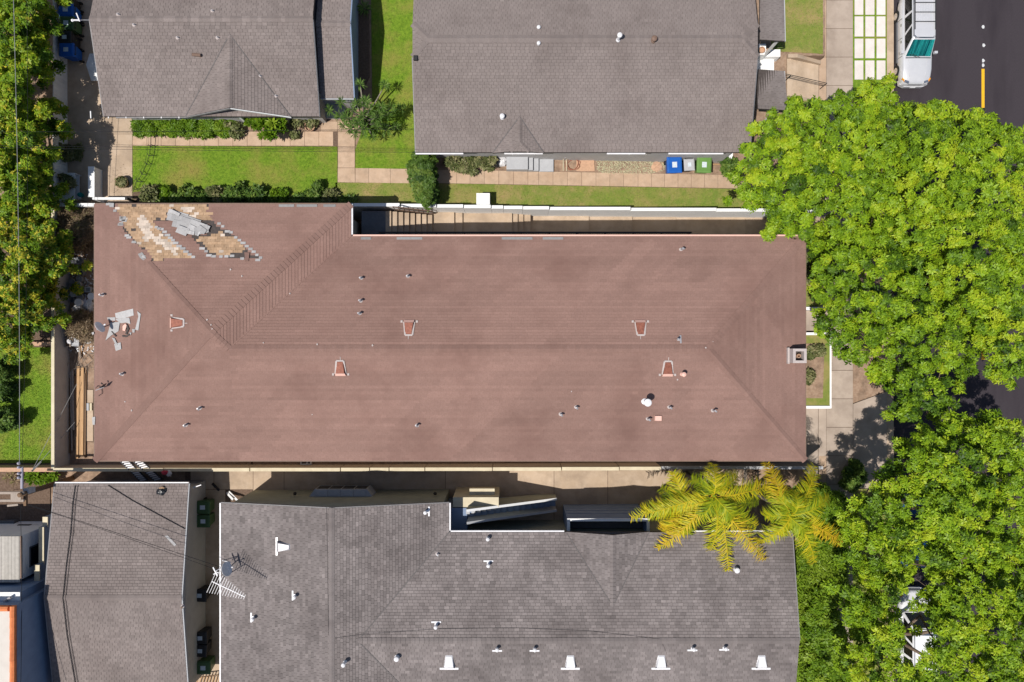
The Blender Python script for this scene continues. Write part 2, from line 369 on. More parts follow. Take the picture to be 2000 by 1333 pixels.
# parkway strip: grass with pavers in the north, dirt and grass further south
m = MB(); m.box(20.725, 22.775, 5, 60, -3.0, Z_WALK - .03); pk = tag(m.build('parkway', 'lawn', origin=(0, 0, 0)), kind='structure')
m = MB(); m.box(20.725, 22.775, -60, -9.0, -3.0, Z_WALK - .03); tag(m.build('parkway_south', 'lawn_dry', origin=(0, 0, 0)), kind='structure')
m = MB(); m.poly([(20.725, -3.78), (22.775, -3.05), (22.775, 5), (20.725, 5)], -3.0, Z_WALK - .03); tag(m.build('parkway_dirt', 'dirt', origin=(0, 0, 0)), kind='structure')
yr = [P(0, b, Z_WALK).y for b in (156, 118.5, 114.3, 75.8, 72, 32.4, 29.5, -9, -13, -52)]
for i in range(0, 10, 2):
    for x0, x1 in ((1669, 1686.3), (1690, 1708), (1712, 1729.5)):
        a = P(x0, 0, Z_WALK).x; b = P(x1, 0, Z_WALK).x
        mm = MB(); mm.box(a, b, yr[i], yr[i + 1], -2.5, Z_WALK + .01, rnd.uniform(.96, 1.04), .008); mm.build('paver', 'paver', pk)

# northern lots
CUT = (-5.5, 14.5)
sheet('yard', [(-45, 7.69), (16.3, 7.69), (16.3, 45), (-45, 45)], zN, -.03, 'dirt', 2.5, cuts=CUT, px=False)
ys0, ys1 = P(0, 201, -1.7).y, P(0, 114, -1.7).y
sheet('front_yard', [(16.3, ys1), (18.6, ys1), (18.6, 45), (16.3, 45)], zN, -.03, 'dirt', 2.5, cuts=CUT, px=False)
sheet('front_yard_south', [(16.3, 7.69), (18.6, 7.69), (18.6, ys0), (16.3, ys0)], zN, -.03, 'lawn_dry', 2.5, cuts=CUT, px=False)
lawns = [('lawn', [(259, 285), (659, 287), (659, 393), (259, 393)], zN), ('lawn_side', [(722, -260), (860, -260), (850, 330), (694, 330), (694, 292), (727, 200)], zN),
         ('lawn_strip', [(655, 357), (805, 358), (865, 358), (1420, 368), (1500, 370), (1520, 409), (1300, 409), (655, 399)], zN),
         ('lawn_front', [(1500, -200), (1612, -200), (1613, 112), (1500, 109)], zN), ]
LAWN = []
for nm, pp, f in lawns:
    if nm == 'lawn_front':
        x0, x1 = 15.4, 18.45; q = [(x0, ys1 + .25), (x1, ys1 + .1), (x1, 45), (x0, 45)]
        sheet(nm, q, f, .0, 'lawn_dry', .3, cuts=CUT, px=False); LAWN.append((q, f))
    else:
        sheet(nm, pp, f, .0, 'lawn' if nm != 'lawn_strip' else 'lawn_dry', .3, cuts=CUT); LAWN.append(([tuple(G(a, b, f)[:2]) for a, b in pp], f))
sheet('mulch_bed', [(696, 20), (721, 20), (722, 150), (700, 196)], zN, .006, 'dark_soil', .3)
def slabs(name, pieces, mat, f, lift=.02, base=None, label=None):
    """a path: bedding sheet + separate slabs"""
    xs = [q for p in pieces for q in p]
    o = sheet(name, base, f, .004, 'dark_soil', .3)
    for p in pieces:
        s_ = sheet('slab', p, f, lift + rnd.uniform(-.003, .003), mat, .1, parent=o)
        t = rnd.uniform(.92, 1.06); s_.data.attributes['tint'].data.foreach_set('value', np.full(len(s_.data.polygons), t, np.float32))
    return o
pcs = []
x = 259.0
while x < 650:
    n = min(x + 28, 660); pcs.append([(x + .3, 257.5), (n - .3, 257.8), (n - .3, 285.5), (x + .3, 285)]); x += 28
pcs += [[(660.3, 258), (693, 258.5), (693, 287), (660.3, 286.5)], [(660.3, 287.5), (693, 288), (693, 328), (660.3, 328)], [(660, 328.8), (693, 328.8), (693.5, 357), (659.5, 356.5)],
        [(627, 238), (659.5, 238), (659.5, 257), (627, 257)], [(660.3, 238), (680, 238), (693, 246), (693, 257.5), (660.3, 257)],
        [(694.3, 329), (720, 329.2), (720, 357.5), (694.3, 357)], [(720.6, 329.2), (762, 330), (762, 358), (720.6, 357.5)], [(762.6, 330), (806, 331), (806, 358.5), (762.6, 358)]]
slabs('garden_path', pcs, 'concrete_pink', zN, .02, [(259, 257), (627, 257), (627, 238), (680, 238), (693.5, 246), (693.5, 329), (806, 331), (806, 358.5), (659.5, 357), (659.5, 286.5), (259, 285.5)])
pcs = []; xj = [852, 892, 918, 946, 974, 1003, 1031, 1052, 1080, 1108, 1136, 1164, 1191, 1218, 1246, 1272, 1298, 1324, 1350, 1376, 1402, 1440, 1478]
for a, b in zip(xj, xj[1:]):
    t0 = lambda q: 332.0 + (q - 865) * 0.0185; t1 = lambda q: 358.3 + (q - 865) * 0.0175
    pcs.append([(a + .3, t0(a)), (b - .3, t0(b)), (b - .3, t1(b)), (a + .3, t1(a))])
slabs('side_path', pcs, 'concrete_pink', zN, .02, [(852, 331), (1478, 343), (1478, 370), (852, 358.6)])
# driveway in the north-west
slabs('driveway', [[(125, -200), (200, -200), (212, 232), (196.5, 395), (125, 395)], [(197.6, 225), (258.5, 225), (258.5, 262), (197.6, 262)], [(197.6, 262.7), (258.5, 262.7), (258.5, 395), (197.6, 395)]], 'concrete', zN, .015,
      [(124, -200), (200, -200), (214, 225), (258.8, 225), (258.8, 395.5), (124, 395.5)])
sheet('flower_bed', [(259.3, 228), (627, 228), (627, 256.8), (259.3, 256.8)], zN, .012, 'dirt', .3)
sheet('shrub_border', [(259.4, 376), (300, 372), (420, 378), (690, 383), (690, 396), (259.4, 396)], zN, .010, 'dark_soil', .3)
sheet('house_bed', [(852, 292), (1478, 296), (1478, 343), (852, 331)], zN, -.004, 'dirt', .2)
# western neighbour
m = MB(); m.box(-60, -25.62, -40, 45, -2.5, -.06); tag(m.build('west_yard', 'dark_soil', origin=(0, 0, 0)), kind='structure')
WL = [tuple(G(a, b)[:2]) for a, b in [(-60, 679), (101, 679), (104, 905), (-60, 905)]]
sheet('west_lawn', [(-60, 679), (101, 679), (104, 905), (-60, 905)], z0, -.03, 'lawn', .3); LAWN.append((WL, z0))
# main lot
m = MB(); m.box(-25.4, -15.0, -7.1, 7.5, -2.5, 0.0); tag(m.build('back_yard', 'dirt', origin=(0, 0, 0)), kind='structure')
sheet('side_yard', [(-14.9, -7.09), (16, -7.09), (16, -5.0), (-14.9, -5.0)], zS, -.004, 'dirt', 2.5, px=False)
slabs('yard_paving', [[(158, 762), (182, 762), (182, 800), (158, 800)], [(158, 801), (182, 801), (182, 862), (160, 862)]], 'concrete', z0, .02, [(157, 760), (215, 760), (215, 864), (157, 864)])
# southern driveway
m = MB(); m.box(-40, -25.62, -40, -7.3, -2.5, -.05)
sheet('south_lot', [(-26.5, -40), (17.2, -40), (17.2, -7.3), (-26.5, -7.3)], zS, -.04, 'dirt', 2.2, px=False)
pcs = []; xj = [372, 418, 494.5, 555, 870, 1082, 1187, 1330, 1450]
for a, b in zip(xj, xj[1:]): pcs.append([(a + .5, 919), (b - .5, 919), (b - .5, 1046), (a + .5, 1046)] if a > 430 else [(a + .5, 919), (b - .5, 919), (b - .5, 956), (a + .5, 956)])
pcs.append([(366, 957), (440, 957), (440, 1160), (366, 1160)]); pcs.append([(366, 1161), (440, 1161), (440, 1420), (366, 1420)])
slabs('south_driveway', pcs, 'concrete', zS, .012, [(362, 919), (1450, 919), (1450, 1046), (441, 1046), (441, 1420), (362, 1420)])
# south-west corner paving
slabs('patio', [[(28, 962), (92, 951), (92, 1010), (28, 1003)], [(30, 1004), (86, 1010.5), (84, 1050), (30, 1046)]], 'concrete', z0, .0, [(24, 958), (98, 948), (98, 1052), (24, 1052)])
# front of the main building: driveway apron at street level
m = MB(); m.box(13.5, 18.61, -8.3, 10.4, -3.0, Z_WALK - .02); ap = tag(m.build('apron', 'dark_soil', origin=(0, 0, 0)), kind='structure')
for (x0, x1, y0, y1) in ((13.5, 17.15, -8.3, -4.02), (17.17, 18.6, -8.3, -4.02), (18.62, 19.09, -8.3, -4.02), (13.5, 18.6, 4.0, 10.3), (18.62, 19.09, -4.0, 10.3), (17.4, 18.6, -4.0, 3.98)):
    mm = MB(); mm.box(x0, x1, y0, y1, -2.5, Z_WALK + .003, rnd.uniform(.95, 1.05), .006); mm.build('slab', 'concrete_grey', ap)
mm = MB(); mm.poly([(20.73, -8.95), (22.77, -8.95), (22.77, -3.08), (20.73, -3.82)], -2.6, Z_WALK - .001); mm.build('slab', 'concrete_grey', ap)
mm = MB(); mm.box(18.62, 19.09, -9.0, -8.31, -2.6, Z_WALK - .004); mm.build('slab', 'concrete_grey', ap)
# front garden south of the driveway
sheet('front_garden', [(14.2, -45), (18.6, -45), (18.6, -9.2), (14.2, -9.2)], zR, .75, 'dark_soil', 1.4, px=False)

# grass blades (uncountable)
def blades(name, regions, dens, hgt, label):
    V = []; Fz = []; T = []; n = 0
    for poly, f, skip in regions:
        xs = [p[0] for p in poly]; ys_ = [p[1] for p in poly]
        cnt = int(dens * (max(xs) - min(xs)) * (max(ys_) - min(ys_)))
        for _ in range(cnt):
            x = rnd.uniform(min(xs), max(xs)); y = rnd.uniform(min(ys_), max(ys_))
            if y > 22 or not inside((x, y), poly) or (skip and skip(x, y)): continue
            x += rnd.gauss(0, .035); y += rnd.gauss(0, .035)
            a = rnd.uniform(0, 6.283); c, s_ = math.cos(a), math.sin(a); h = hgt * rnd.uniform(.6, 1.4); z = f(x, y) - .01; w = .012; l = rnd.uniform(.02, .07)
            V += [(x - c * w, y - s_ * w, z), (x + c * w, y + s_ * w, z), (x - s_ * l, y + c * l, z + h)]
            Fz.append((n, n + 1, n + 2)); n += 3; T.append(rnd.uniform(.45, 1.5) * (0.85 + .3 * hsh(int(x * 2.1) + 99, int(y * 2.1) + 99)))
    o = np_mesh(name, np.array(V), np.array(Fz), np.array(T), 'blade', None); o['kind'] = 'stuff'; tag(o, label, 'grass'); return o
blades('grass', [(p, f, None) for p, f in LAWN], 330, .055, 'short mown grass blades of the lawns')

# ------------------------------------------------------------------ walls and fences
def wall(name, label, segs, mat, capmat=None, cap_over=.0, cat='wall'):
    """segs: (x0,x1,y0,y1,zbottom,ztop) panels standing side by side"""
    s0 = segs[0]; t = thing(name, ((s0[0] + segs[-1][1]) / 2, (s0[2] + s0[3]) / 2, min(s[4] for s in segs)), label, cat)
    for (x0, x1, y0, y1, za, zb) in segs:
        mm = MB(); mm.box(x0, x1, y0, y1, za, zb - .05 if capmat else zb, rnd.uniform(.97, 1.02)); q = mm.build('panel', mat, t)
        if capmat:
            mm = MB(); c = cap_over; mm.box(x0 + .004, x1 - .004, y0 - c, y1 + c, zb - .05, zb, 1, .008); mm.build('cap', capmat, q)
    return t
# white wall along the north boundary, stepping down towards the street
steps = [(-60, 105, 0), (105, 157, 1.18), (157, 254, 1.2), (254, 320, 1.2), (320, 690, 1.2), (690, 781, 1.2), (781, 852, 1.02), (852, 905, .86), (905, 959, .72), (959, 983, .58), (983, 1021, .46), (1021, 1073, .34), (1073, 1232, .14), (1232, 1400, -.12), (1400, 1500, -.32), (1500, 1590, -.6)]
segs = []
for a, b, zt in steps[1:]:
    segs.append((P(a, 0, zt).x + .006, P(b, 0, zt).x - .006, 7.495, 7.68, -3.0, zt))
for i in range(1, len(segs)): segs[i] = (segs[i - 1][1] + .012, *segs[i][1:])
wall('boundary_wall', 'long white stuccoed wall stepping down between red roof building and lawn', segs, 'white_stucco', 'white_paint', .004)
# grey wall along the west of the back yard
wall('side_wall', 'grey rendered wall with pale cap beside timber pile', [(-25.61, -25.41, -7.08, 7.49, -2.4, 1.3)], 'grey_stucco', 'cream', .006)
# southern boundary wall
segs = []
for a, b, zt in [(103, 320, 1.1), (320, 488, 1.08), (488, 665, 1.05), (665, 722, 1.02), (722, 760, 1.0), (760, 830, .97), (830, 962, .94), (962, 1097, .9), (1097, 1210, .8), (1210, 1292, .72)]:
    segs.append((P(a, 0, zt).x + .01, P(b, 0, zt).x - .02, -7.29, -7.09, -2.5, zt))
wall('garden_wall', 'low beige wall between red roof building and south driveway', segs, 'beige_stucco', 'cream', .004)
wall('parapet_wall', 'dark grey low wall beneath the palm trees beside red roof', [(P(1292, 0, .6).x, P(1605, 0, .3).x, -7.27, -7.11, -3.0, .5)], 'dark_grey', 'grey_paint', .01)
# white board fence, north west
t = thing('board_fence', (-25.55, 16, 0), 'white vertical board fence behind the wheelie bins', 'fence')
y = 7.72
while y < 24.5:
    mm = MB(); mm.box(-25.57, -25.53, y + .006, y + .204, -.05, 1.2 + rnd.uniform(-.01, .01), rnd.uniform(.9, 1.05)); mm.build('board', 'white_paint', t); y += .21
mm = MB(); mm.box(-25.61, -25.575, 7.72, 24.5, .25, .34); mm.box(-25.61, -25.575, 7.72, 24.5, .9, .99); mm.build('rail', 'white_paint', t)

# ------------------------------------------------------------------ roofs
def plane_of(pts):
    a, b, c = [Vector(p) for p in pts[:3]]
    n = (b - a).cross(c - a)
    for k in range(3, len(pts)):
        n2 = (Vector(pts[k - 1]) - a).cross(Vector(pts[k]) - a)
        if n2.length > n.length: n = n2
    if n.z < 0: n = -n
    gx, gy = -n.x / n.z, -n.y / n.z
    return a.z - gx * a.x - gy * a.y, gx, gy
def shingle_roof(bld, faces, mat, e=.15, w=.3, seed=1, skip=None, contrast=.06, patch=.05, stain=0.0, keep=300, deck='felt', thick=.16, diag=.0, gap=.006, course=.02):
    rm = MB()
    for pts in faces:
        p3 = [Vector(p) for p in pts]
        a = sum(p3[i].x * p3[(i + 1) % len(p3)].y - p3[(i + 1) % len(p3)].x * p3[i].y for i in range(len(p3)))
        if a < 0: p3 = p3[::-1]
        rm.prism(p3, [p - Vector((0, 0, thick)) for p in p3])
    ro = rm.build('roof', deck, bld)
    mb = MB(); cand = []; q = random.Random(seed)
    for fi, pts in enumerate(faces):
        c0, gx, gy = plane_of(pts); gl = math.hypot(gx, gy)
        v = (gx / gl, gy / gl); u = (-v[1], v[0])
        uv = ccw([(p[0] * u[0] + p[1] * u[1], p[0] * v[0] + p[1] * v[1]) for p in pts])
        us = [p[0] for p in uv]; vs = [p[1] for p in uv]; v0 = min(vs)
        k = 0
        while v0 + k * e < max(vs):
            va = v0 + k * e; vb = va + e; off = (k % 2) * w * .5 + q.uniform(-.05, .05)
            i0 = int((min(us) - off) / w) - 1; i1 = int((max(us) - off) / w) + 1
            for i in range(i0, i1 + 1):
                ua = off + i * w; g = gap
                rect = [(ua + g, va), (ua + w - g, va), (ua + w - g, vb), (ua + g, vb)]
                ins = [all((uv[(j + 1) % len(uv)][0] - uv[j][0]) * (p[1] - uv[j][1]) - (uv[(j + 1) % len(uv)][1] - uv[j][1]) * (p[0] - uv[j][0]) > 0 for j in range(len(uv))) for p in rect]
                full = all(ins)
                pl = rect if full else clip(rect, uv)
                if len(pl) < 3: continue
                cu, cv = ua + w / 2, va + e / 2
                cx, cy = cu * u[0] + cv * v[0], cu * u[1] + cv * v[1]
                if skip and skip(cx, cy): continue
                tn = 1 + q.gauss(0, contrast)
                tn *= 1 + patch * (2 * hsh(int((cu + diag * cv + 300) / 2.6), int((cv + 300) / 1.35), fi + seed) - 1) + patch * .6 * (2 * hsh(int((cu + diag * cv + 300) / 1.1), int((cv + 300) / .6), fi + seed + 5) - 1)
                if stain: tn *= 1 - stain * max(0, hsh(int((cu + 500) / .55), seed + fi, int((cv + 500) / 2.4)) - .45)
                tn *= 1 + patch * 1.1 * (2 * hsh(int((cu + diag * cv + 300) / 5.5), int((cv + 300 + 1.3 * hsh(int(cu / .9 + 500), 7)) / 3.1), fi + seed + 9) - 1)
                tn *= 1 + course * (2 * hsh(k, fi + 3, seed) - 1)
                tn = max(.72, min(1.3, tn))
                def p3(a, b, u=u, v=v, c0=c0, gx=gx, gy=gy, va=va):
                    x, y_ = a * u[0] + b * v[0], a * u[1] + b * v[1]
                    return (x, y_, c0 + gx * x + gy * y_ + .004 + .017 * (1 - (b - va) / e))
                if full: cand.append((c0 + gx * cx + gy * cy, fi, ua, va, tn, p3, (u, v), g))
                else: emit_tab(mb, pl, va, p3, tn)
            k += 1
    cand.sort(key=lambda c: -c[0])
    for c in cand[keep:]:
        _, fi, ua, va, tn, p3, uvv, g = c
        emit_tab(mb, [(ua + g, va), (ua + w - g, va), (ua + w - g, va + e), (ua + g, va + e)], va, p3, tn)
    meshes = {}
    for c in cand[:keep]:
        _, fi, ua, va, tn, p3, uvv, g = c
        key = (fi, int(tn * 14)); org = Vector(p3(ua, va))
        if key not in meshes:
            b2 = MB(); emit_tab(b2, [(ua + g, va), (ua + w - g, va), (ua + w - g, va + e), (ua + g, va + e)], va, p3, tn)
            me = bpy.data.meshes.new('shingle'); me.from_pydata([tuple(Vector(p) - org) for p in b2.v], [], b2.f)
            me.attributes.new('tint', 'FLOAT', 'FACE').data.foreach_set('value', np.array(b2.t, np.float32)); me.materials.append(MATS[mat]); meshes[key] = me
        link_mesh('shingle', meshes[key], ro, org)
    if mb.f:
        so_ = mb.build('shingles', mat, ro); so_['kind'] = 'stuff'
    return ro
def emit_tab(mb, pl, va, p3, tn):
    top = [p3(a, b) for a, b in pl]; mb.face(top, tn)
    n = len(pl)
    for j in range(n):
        a, b = pl[j], pl[(j + 1) % n]
        if abs(a[1] - va) < 1e-6 and abs(b[1] - va) < 1e-6:
            A, B = top[j], top[(j + 1) % n]
            mb.face([A, (A[0], A[1], A[2] - .021), (B[0], B[1], B[2] - .021), B], tn * .8)
def caps(ro, A, B, planes, mat, step=.21, half=.18, seed=0, contrast=.06, lift=.02, up=True):
    """ridge or hip caps as single pieces from the low end A to the high end B; planes = the two roof planes"""
    A = Vector(A); B = Vector(B); q = random.Random(seed); L = (B - A).length; n = max(1, int(L / step)); d = (B - A) / n
    h = Vector((-d.y, d.x, 0)).normalized()
    zf = lambda x, y_: min(c + gx * x + gy * y_ for c, gx, gy in planes)
    vs = []
    for r in range(4):
        vs.append([])
    org = A
    def ring(c, lf):
        out = []
        for s_ in (-1, 0, 1):
            p = c + h * half * s_; z = zf(p.x, p.y) + lf + (.012 if s_ == 0 else 0); out.append(Vector((p.x, p.y, z)))
        return out
    r0 = ring(A, lift + .022); r1 = ring(A + d * 1.12, lift)
    base = [[p - A for p in r0], [p - A for p in r1]]
    mesh = []
    for kk in range(4):
        tn = .95 + q.gauss(0, contrast); b2 = MB()
        for j in range(2):
            b2.face([base[0][j], base[0][j + 1], base[1][j + 1], base[1][j]], tn)
            lo0 = base[0][j] - Vector((0, 0, .035)); lo1 = base[0][j + 1] - Vector((0, 0, .035)); b2.face([base[0][j], lo0, lo1, base[0][j + 1]], tn * .75)
        for e_, s_ in ((0, -1), (2, 1)):
            b2.face([base[0][e_], base[1][e_], base[1][e_] - Vector((0, 0, .04)), base[0][e_] - Vector((0, 0, .04))], tn * .85)
        me = bpy.data.meshes.new('ridge_cap'); me.from_pydata([tuple(p) for p in b2.v], [], b2.f)
        me.attributes.new('tint', 'FLOAT', 'FACE').data.foreach_set('value', np.array(b2.t, np.float32)); me.materials.append(MATS[mat]); mesh.append(me)
    for i in range(n): link_mesh('ridge_cap', mesh[q.randrange(4)], ro, A + d * i)
def valley(ro, A, B, w=.07):
    mm = MB(); up_ = Vector((0, 0, .025)); mm.bar(Vector(A) + up_, Vector(B) + up_, w, .012); return mm.build('valley', 'valley_metal', ro)
def trim(bld, a, b, mat='white_metal', w=.09, h=.1, name='gutter', dz=-.06):
    mm = MB(); a = Vector(a) + Vector((0, 0, dz)); b = Vector(b) + Vector((0, 0, dz)); mm.bar(a, b, w, h); return mm.build(name, mat, bld)

# ------------------------------------------------------------------ roof fittings (parts of their building)
def zplane(pl): return lambda x, y=0: pl[0] + pl[1] * x + pl[2] * y
def pipe_vent(bld, p, h=.34, r=.045, mat='galv', lean=(0, 0), skirt='sealant'):
    mm = MB(); p = Vector(p); mm.lathe(p + Vector((0, 0, -.03)), [(.11, 0), (.10, .05), (.055, .08), (.05, .09)], 10); f = mm.build('vent_flashing', skirt, bld)
    mm = MB(); mm.tube([p, p + Vector((lean[0] * h, lean[1] * h, h))], r, 8); mm.tube([p + Vector((lean[0] * h, lean[1] * h, h - .05)), p + Vector((lean[0] * h + .07, lean[1] * h - .05, h + .02))], r * 1.05, 8)
    mm.build('vent_pipe', mat, bld)
def cap_vent(bld, p, h=.8, r=.07, cr=.2, mat='white_metal', skirt='sealant'):
    p = Vector(p); mm = MB(); mm.lathe(p + Vector((0, 0, -.04)), [(cr * .95, 0), (cr * .9, .06), (r * 1.3, .12), (r, .13), (r, h)], 14); f = mm.build('vent_pipe', mat, bld, smooth=False)
    mm = MB(); mm.lathe(p + Vector((0, 0, h - .06)), [(cr, 0), (cr, .06), (cr * .8, .09), (cr * .78, .085), (cr * .3, .11), (cr * .1, .12)], 18); mm.build('vent_cap', mat, bld)
def hood_vent(bld, p, ang, f, mats=('rust', 'sealant', 'pink_metal'), L=.72, w0=.46, w1=.30, hgt=.2):
    """trapezoid roof vent; ang = direction its open flap faces"""
    p = Vector(p); c, s_ = math.cos(ang), math.sin(ang)
    def T(a, b, z): x, y = p.x + a * c - b * s_, p.y + a * s_ + b * c; return Vector((x, y, f(x, y) + z))
    mm = MB(); o = [T(L / 2, -w0 / 2, .0), T(L / 2, w0 / 2, .0), T(-L / 2, w1 / 2, .0), T(-L / 2, -w1 / 2, .0)]
    top = [T(L / 2 - .04, -w0 / 2 + .05, hgt), T(L / 2 - .04, w0 / 2 - .05, hgt), T(-L / 2 + .07, w1 / 2 - .05, .07), T(-L / 2 + .07, -w1 / 2 + .05, .07)]
    mm.prism(top, o); mm.build('vent_hood', mats[0], bld)
    if mats[1]:
        mm = MB()
        for (a0, b0, a1, b1) in ((L / 2, -w0 / 2, -L / 2, -w1 / 2), (-L / 2, -w1 / 2, -L / 2, w1 / 2), (-L / 2, w1 / 2, L / 2, w0 / 2)): mm.bar(T(a0, b0, .035), T(a1, b1, .035), .085, .05)
        for b_ in (-w0 / 2 - .12, w0 / 2 + .12): mm.bar(T(L / 2 + .02, b_ - .05, .03), T(L / 2 + .02, b_ + .05, .03), .11, .03)
        mm.bar(T(-L / 2 - .02, .02, .03), T(-L / 2 - .2, .02, .03), .03, .01)
        mm.build('vent_border', mats[1], bld)
    mm = MB(); mm.prism([T(L / 2 - .03, -w0 / 2 + .02, hgt), T(L / 2 - .03, w0 / 2 - .02, hgt), T(L / 2 + .10, w0 / 2, .06), T(L / 2 + .10, -w0 / 2, .06)][::1],
                        [T(L / 2 - .03, -w0 / 2 + .02, hgt - .03), T(L / 2 - .03, w0 / 2 - .02, hgt - .03), T(L / 2 + .10, w0 / 2, .03), T(L / 2 + .10, -w0 / 2, .03)]); mm.build('vent_flap', mats[2], bld)
    if not mats[1]:
        mm = MB(); mm.bar(T(L / 2 + .11, -w0 / 2 - .2, .03), T(L / 2 + .11, w0 / 2 + .2, .03), .1, .03); mm.build('vent_flange', mats[2], bld)
def bracket_vent(bld, p, ang, f, mat='white_metal', h=.32, r=.07, arm=.5):
    """short capped pipe behind a straight flashing strip"""
    p = Vector(p); c, s_ = math.cos(ang), math.sin(ang)
    def T(a, b, z): x, y = p.x + a * c - b * s_, p.y + a * s_ + b * c; return Vector((x, y, f(x, y) + z))
    mm = MB(); mm.bar(T(0, -arm / 2, .03), T(0, arm / 2, .03), .08, .025); mm.bar(T(0, 0, .03), T(-.16, 0, .03), .16, .025); mm.build('vent_flange', mat, bld)
    mm = MB(); b = T(-.16, 0, 0); mm.lathe(b, [(r * .8, 0), (r * .8, h * .7), (r * 1.35, h * .72), (r * 1.35, h), (r * .6, h + .04)], 12); mm.build('vent_pipe', mat, bld)

# ------------------------------------------------------------------ main apartment building with the red-brown roof
W, E, S_, Nm, Xw, ZE_, SL = -21.4, 15.04, -6.13, 5.37, -8.25, 4.2, .215
hw = (Xw - W) / 2; Nw = S_ + 2 * hw; zr = ZE_ + SL * (Nm - S_) / 2; yr_ = (Nm + S_) / 2; KE = 1.077
PK = (W + hw, S_ + hw, ZE_ + SL * hw); J = (Xw - (Nm - S_) / 2, yr_, zr); RE = (E - (Nm - S_) / 2 / KE, yr_, zr)
def zmain(x, y): return ZE_ + SL * max(min(x - W, y - S_, Nw - y, Xw - x), min(x - W, y - S_, Nm - y, (E - x) * KE))
apt = thing('apartment_building', (-3, 0, -2.4), 'long apartment building with faded red-brown hipped shingle roof and torn corner', 'building')
mm = MB(); mm.poly([(W + .5, S_ + .5), (E - .5, S_ + .5), (E - .5, Nm - .5), (Xw - .5, Nm - .5), (Xw - .5, Nw - .3), (W + .5, Nw - .3)], -2.8, 4.03); mm.build('wall', 'beige_stucco', apt)
FS1 = [(W, S_, ZE_), (J[0], S_, ZE_), J, PK]; FS2 = [(J[0], S_, ZE_), (E, S_, ZE_), RE, J]
FW = [(W, Nw, ZE_), (W, S_, ZE_), PK]; FN = [(Xw, Nw, ZE_), (W, Nw, ZE_), PK]; FE = [(Xw, Nm, ZE_), (Xw, Nw, ZE_), PK, J]
FM = [(E, Nm, ZE_), (Xw, Nm, ZE_), J, RE]; FR = [(E, S_, ZE_), (E, Nm, ZE_), RE]
dz = lambda pts: [tuple(G(180 + a / 5.556, 385 + b / 5.556, zmain)[:2]) for a, b in pts]
HOLE1 = dz([(235, 40), (1275, 40), (1270, 75), (1240, 130), (1205, 185), (1290, 175), (1290, 245), (1050, 250), (830, 150), (800, 265), (640, 262), (700, 300), (780, 390), (860, 480), (1000, 575), (1100, 660), (870, 655), (760, 690), (700, 712), (640, 640), (590, 580), (480, 490), (360, 340), (300, 200), (265, 120)])
CREAM = dz([(495, 225), (600, 235), (640, 330), (690, 440), (740, 440), (860, 480), (960, 565), (900, 600), (790, 580), (740, 520), (640, 470), (560, 480), (600, 430), (540, 370), (500, 300)])
CREAM2 = dz([(970, 115), (1110, 115), (1110, 220), (1050, 220), (1020, 170), (970, 140)])
FELT = dz([(1110, 440), (1110, 405), (1250, 400), (1290, 350), (1230, 290), (1150, 235), (1290, 240), (1350, 290), (1450, 360), (1560, 440), (1650, 520), (1760, 630), (1800, 658), (1590, 662), (1250, 635), (1200, 560), (1150, 490)])
FISH = dz([(1145, 460), (1190, 440), (1310, 435), (1270, 400), (1340, 405), (1430, 360), (1440, 385), (1405, 435), (1540, 440), (1650, 540), (1630, 610), (1400, 635), (1260, 600), (1220, 520), (1150, 490)])
CORNER_R = [(W, Nw), (-17.0, 3.0), PK[:2]]
main_roof = shingle_roof(apt, [FS1, FS2, FW, FN, FE, FM, FR], 'red_shingle', .15, .31, 3, skip=lambda x, y: y > 2.5 and x < -12 and (inside((x, y), HOLE1) or inside((x, y), FELT)), contrast=.018, patch=.045, diag=1.0, gap=.0012, course=.05)
# old shingles laid bare where the top layer is torn off
q = random.Random(5)
c0, gx, gy = plane_of(FN); row = 0; y = Nw - .01
tabs = {}
while y > 4.0:
    x = W + (row % 2) * .12
    while x < Xw:
        cx, cy = x + .12, y - .07
        kind = None
        if inside((cx, cy), HOLE1): kind = 'old_cream' if (inside((cx, cy), CREAM) or inside((cx, cy), CREAM2)) else 'old_tan'
        elif inside((cx, cy), FISH): kind = 'old_tan'
        if kind and q.random() > .012:
            if q.random() < .06: kind = 'old_cream' if kind == 'old_tan' else 'old_tan'
            z = c0 + gy * cy + gx * cx; lowz = gy * (-.07)
            key = (kind, q.randrange(9))
            if key not in tabs:
                b2 = MB(); tn = q.uniform(.74, 1.12); j = [q.uniform(-.012, .008) for _ in range(4)]
                a_ = [(-.117 + j[0], .069, gy * .066 + .022), (-.117 + j[1], -.069, gy * -.066 + .010), (.117 + j[2], -.069 + j[1], gy * -.066 + .010), (.117 + j[3], .069, gy * .066 + .022)]
                b2.prism(a_, [(p[0], p[1], p[2] - .03) for p in a_], tn)
                me = bpy.data.meshes.new('old_shingle'); me.from_pydata(b2.v, [], b2.f); me.attributes.new('tint', 'FLOAT', 'FACE').data.foreach_set('value', np.array(b2.t, np.float32)); me.materials.append(MATS[kind]); tabs[key] = me
            link_mesh('old_shingle', tabs[key], main_roof, (cx, cy, z))
        x += .24
    y -= .142; row += 1
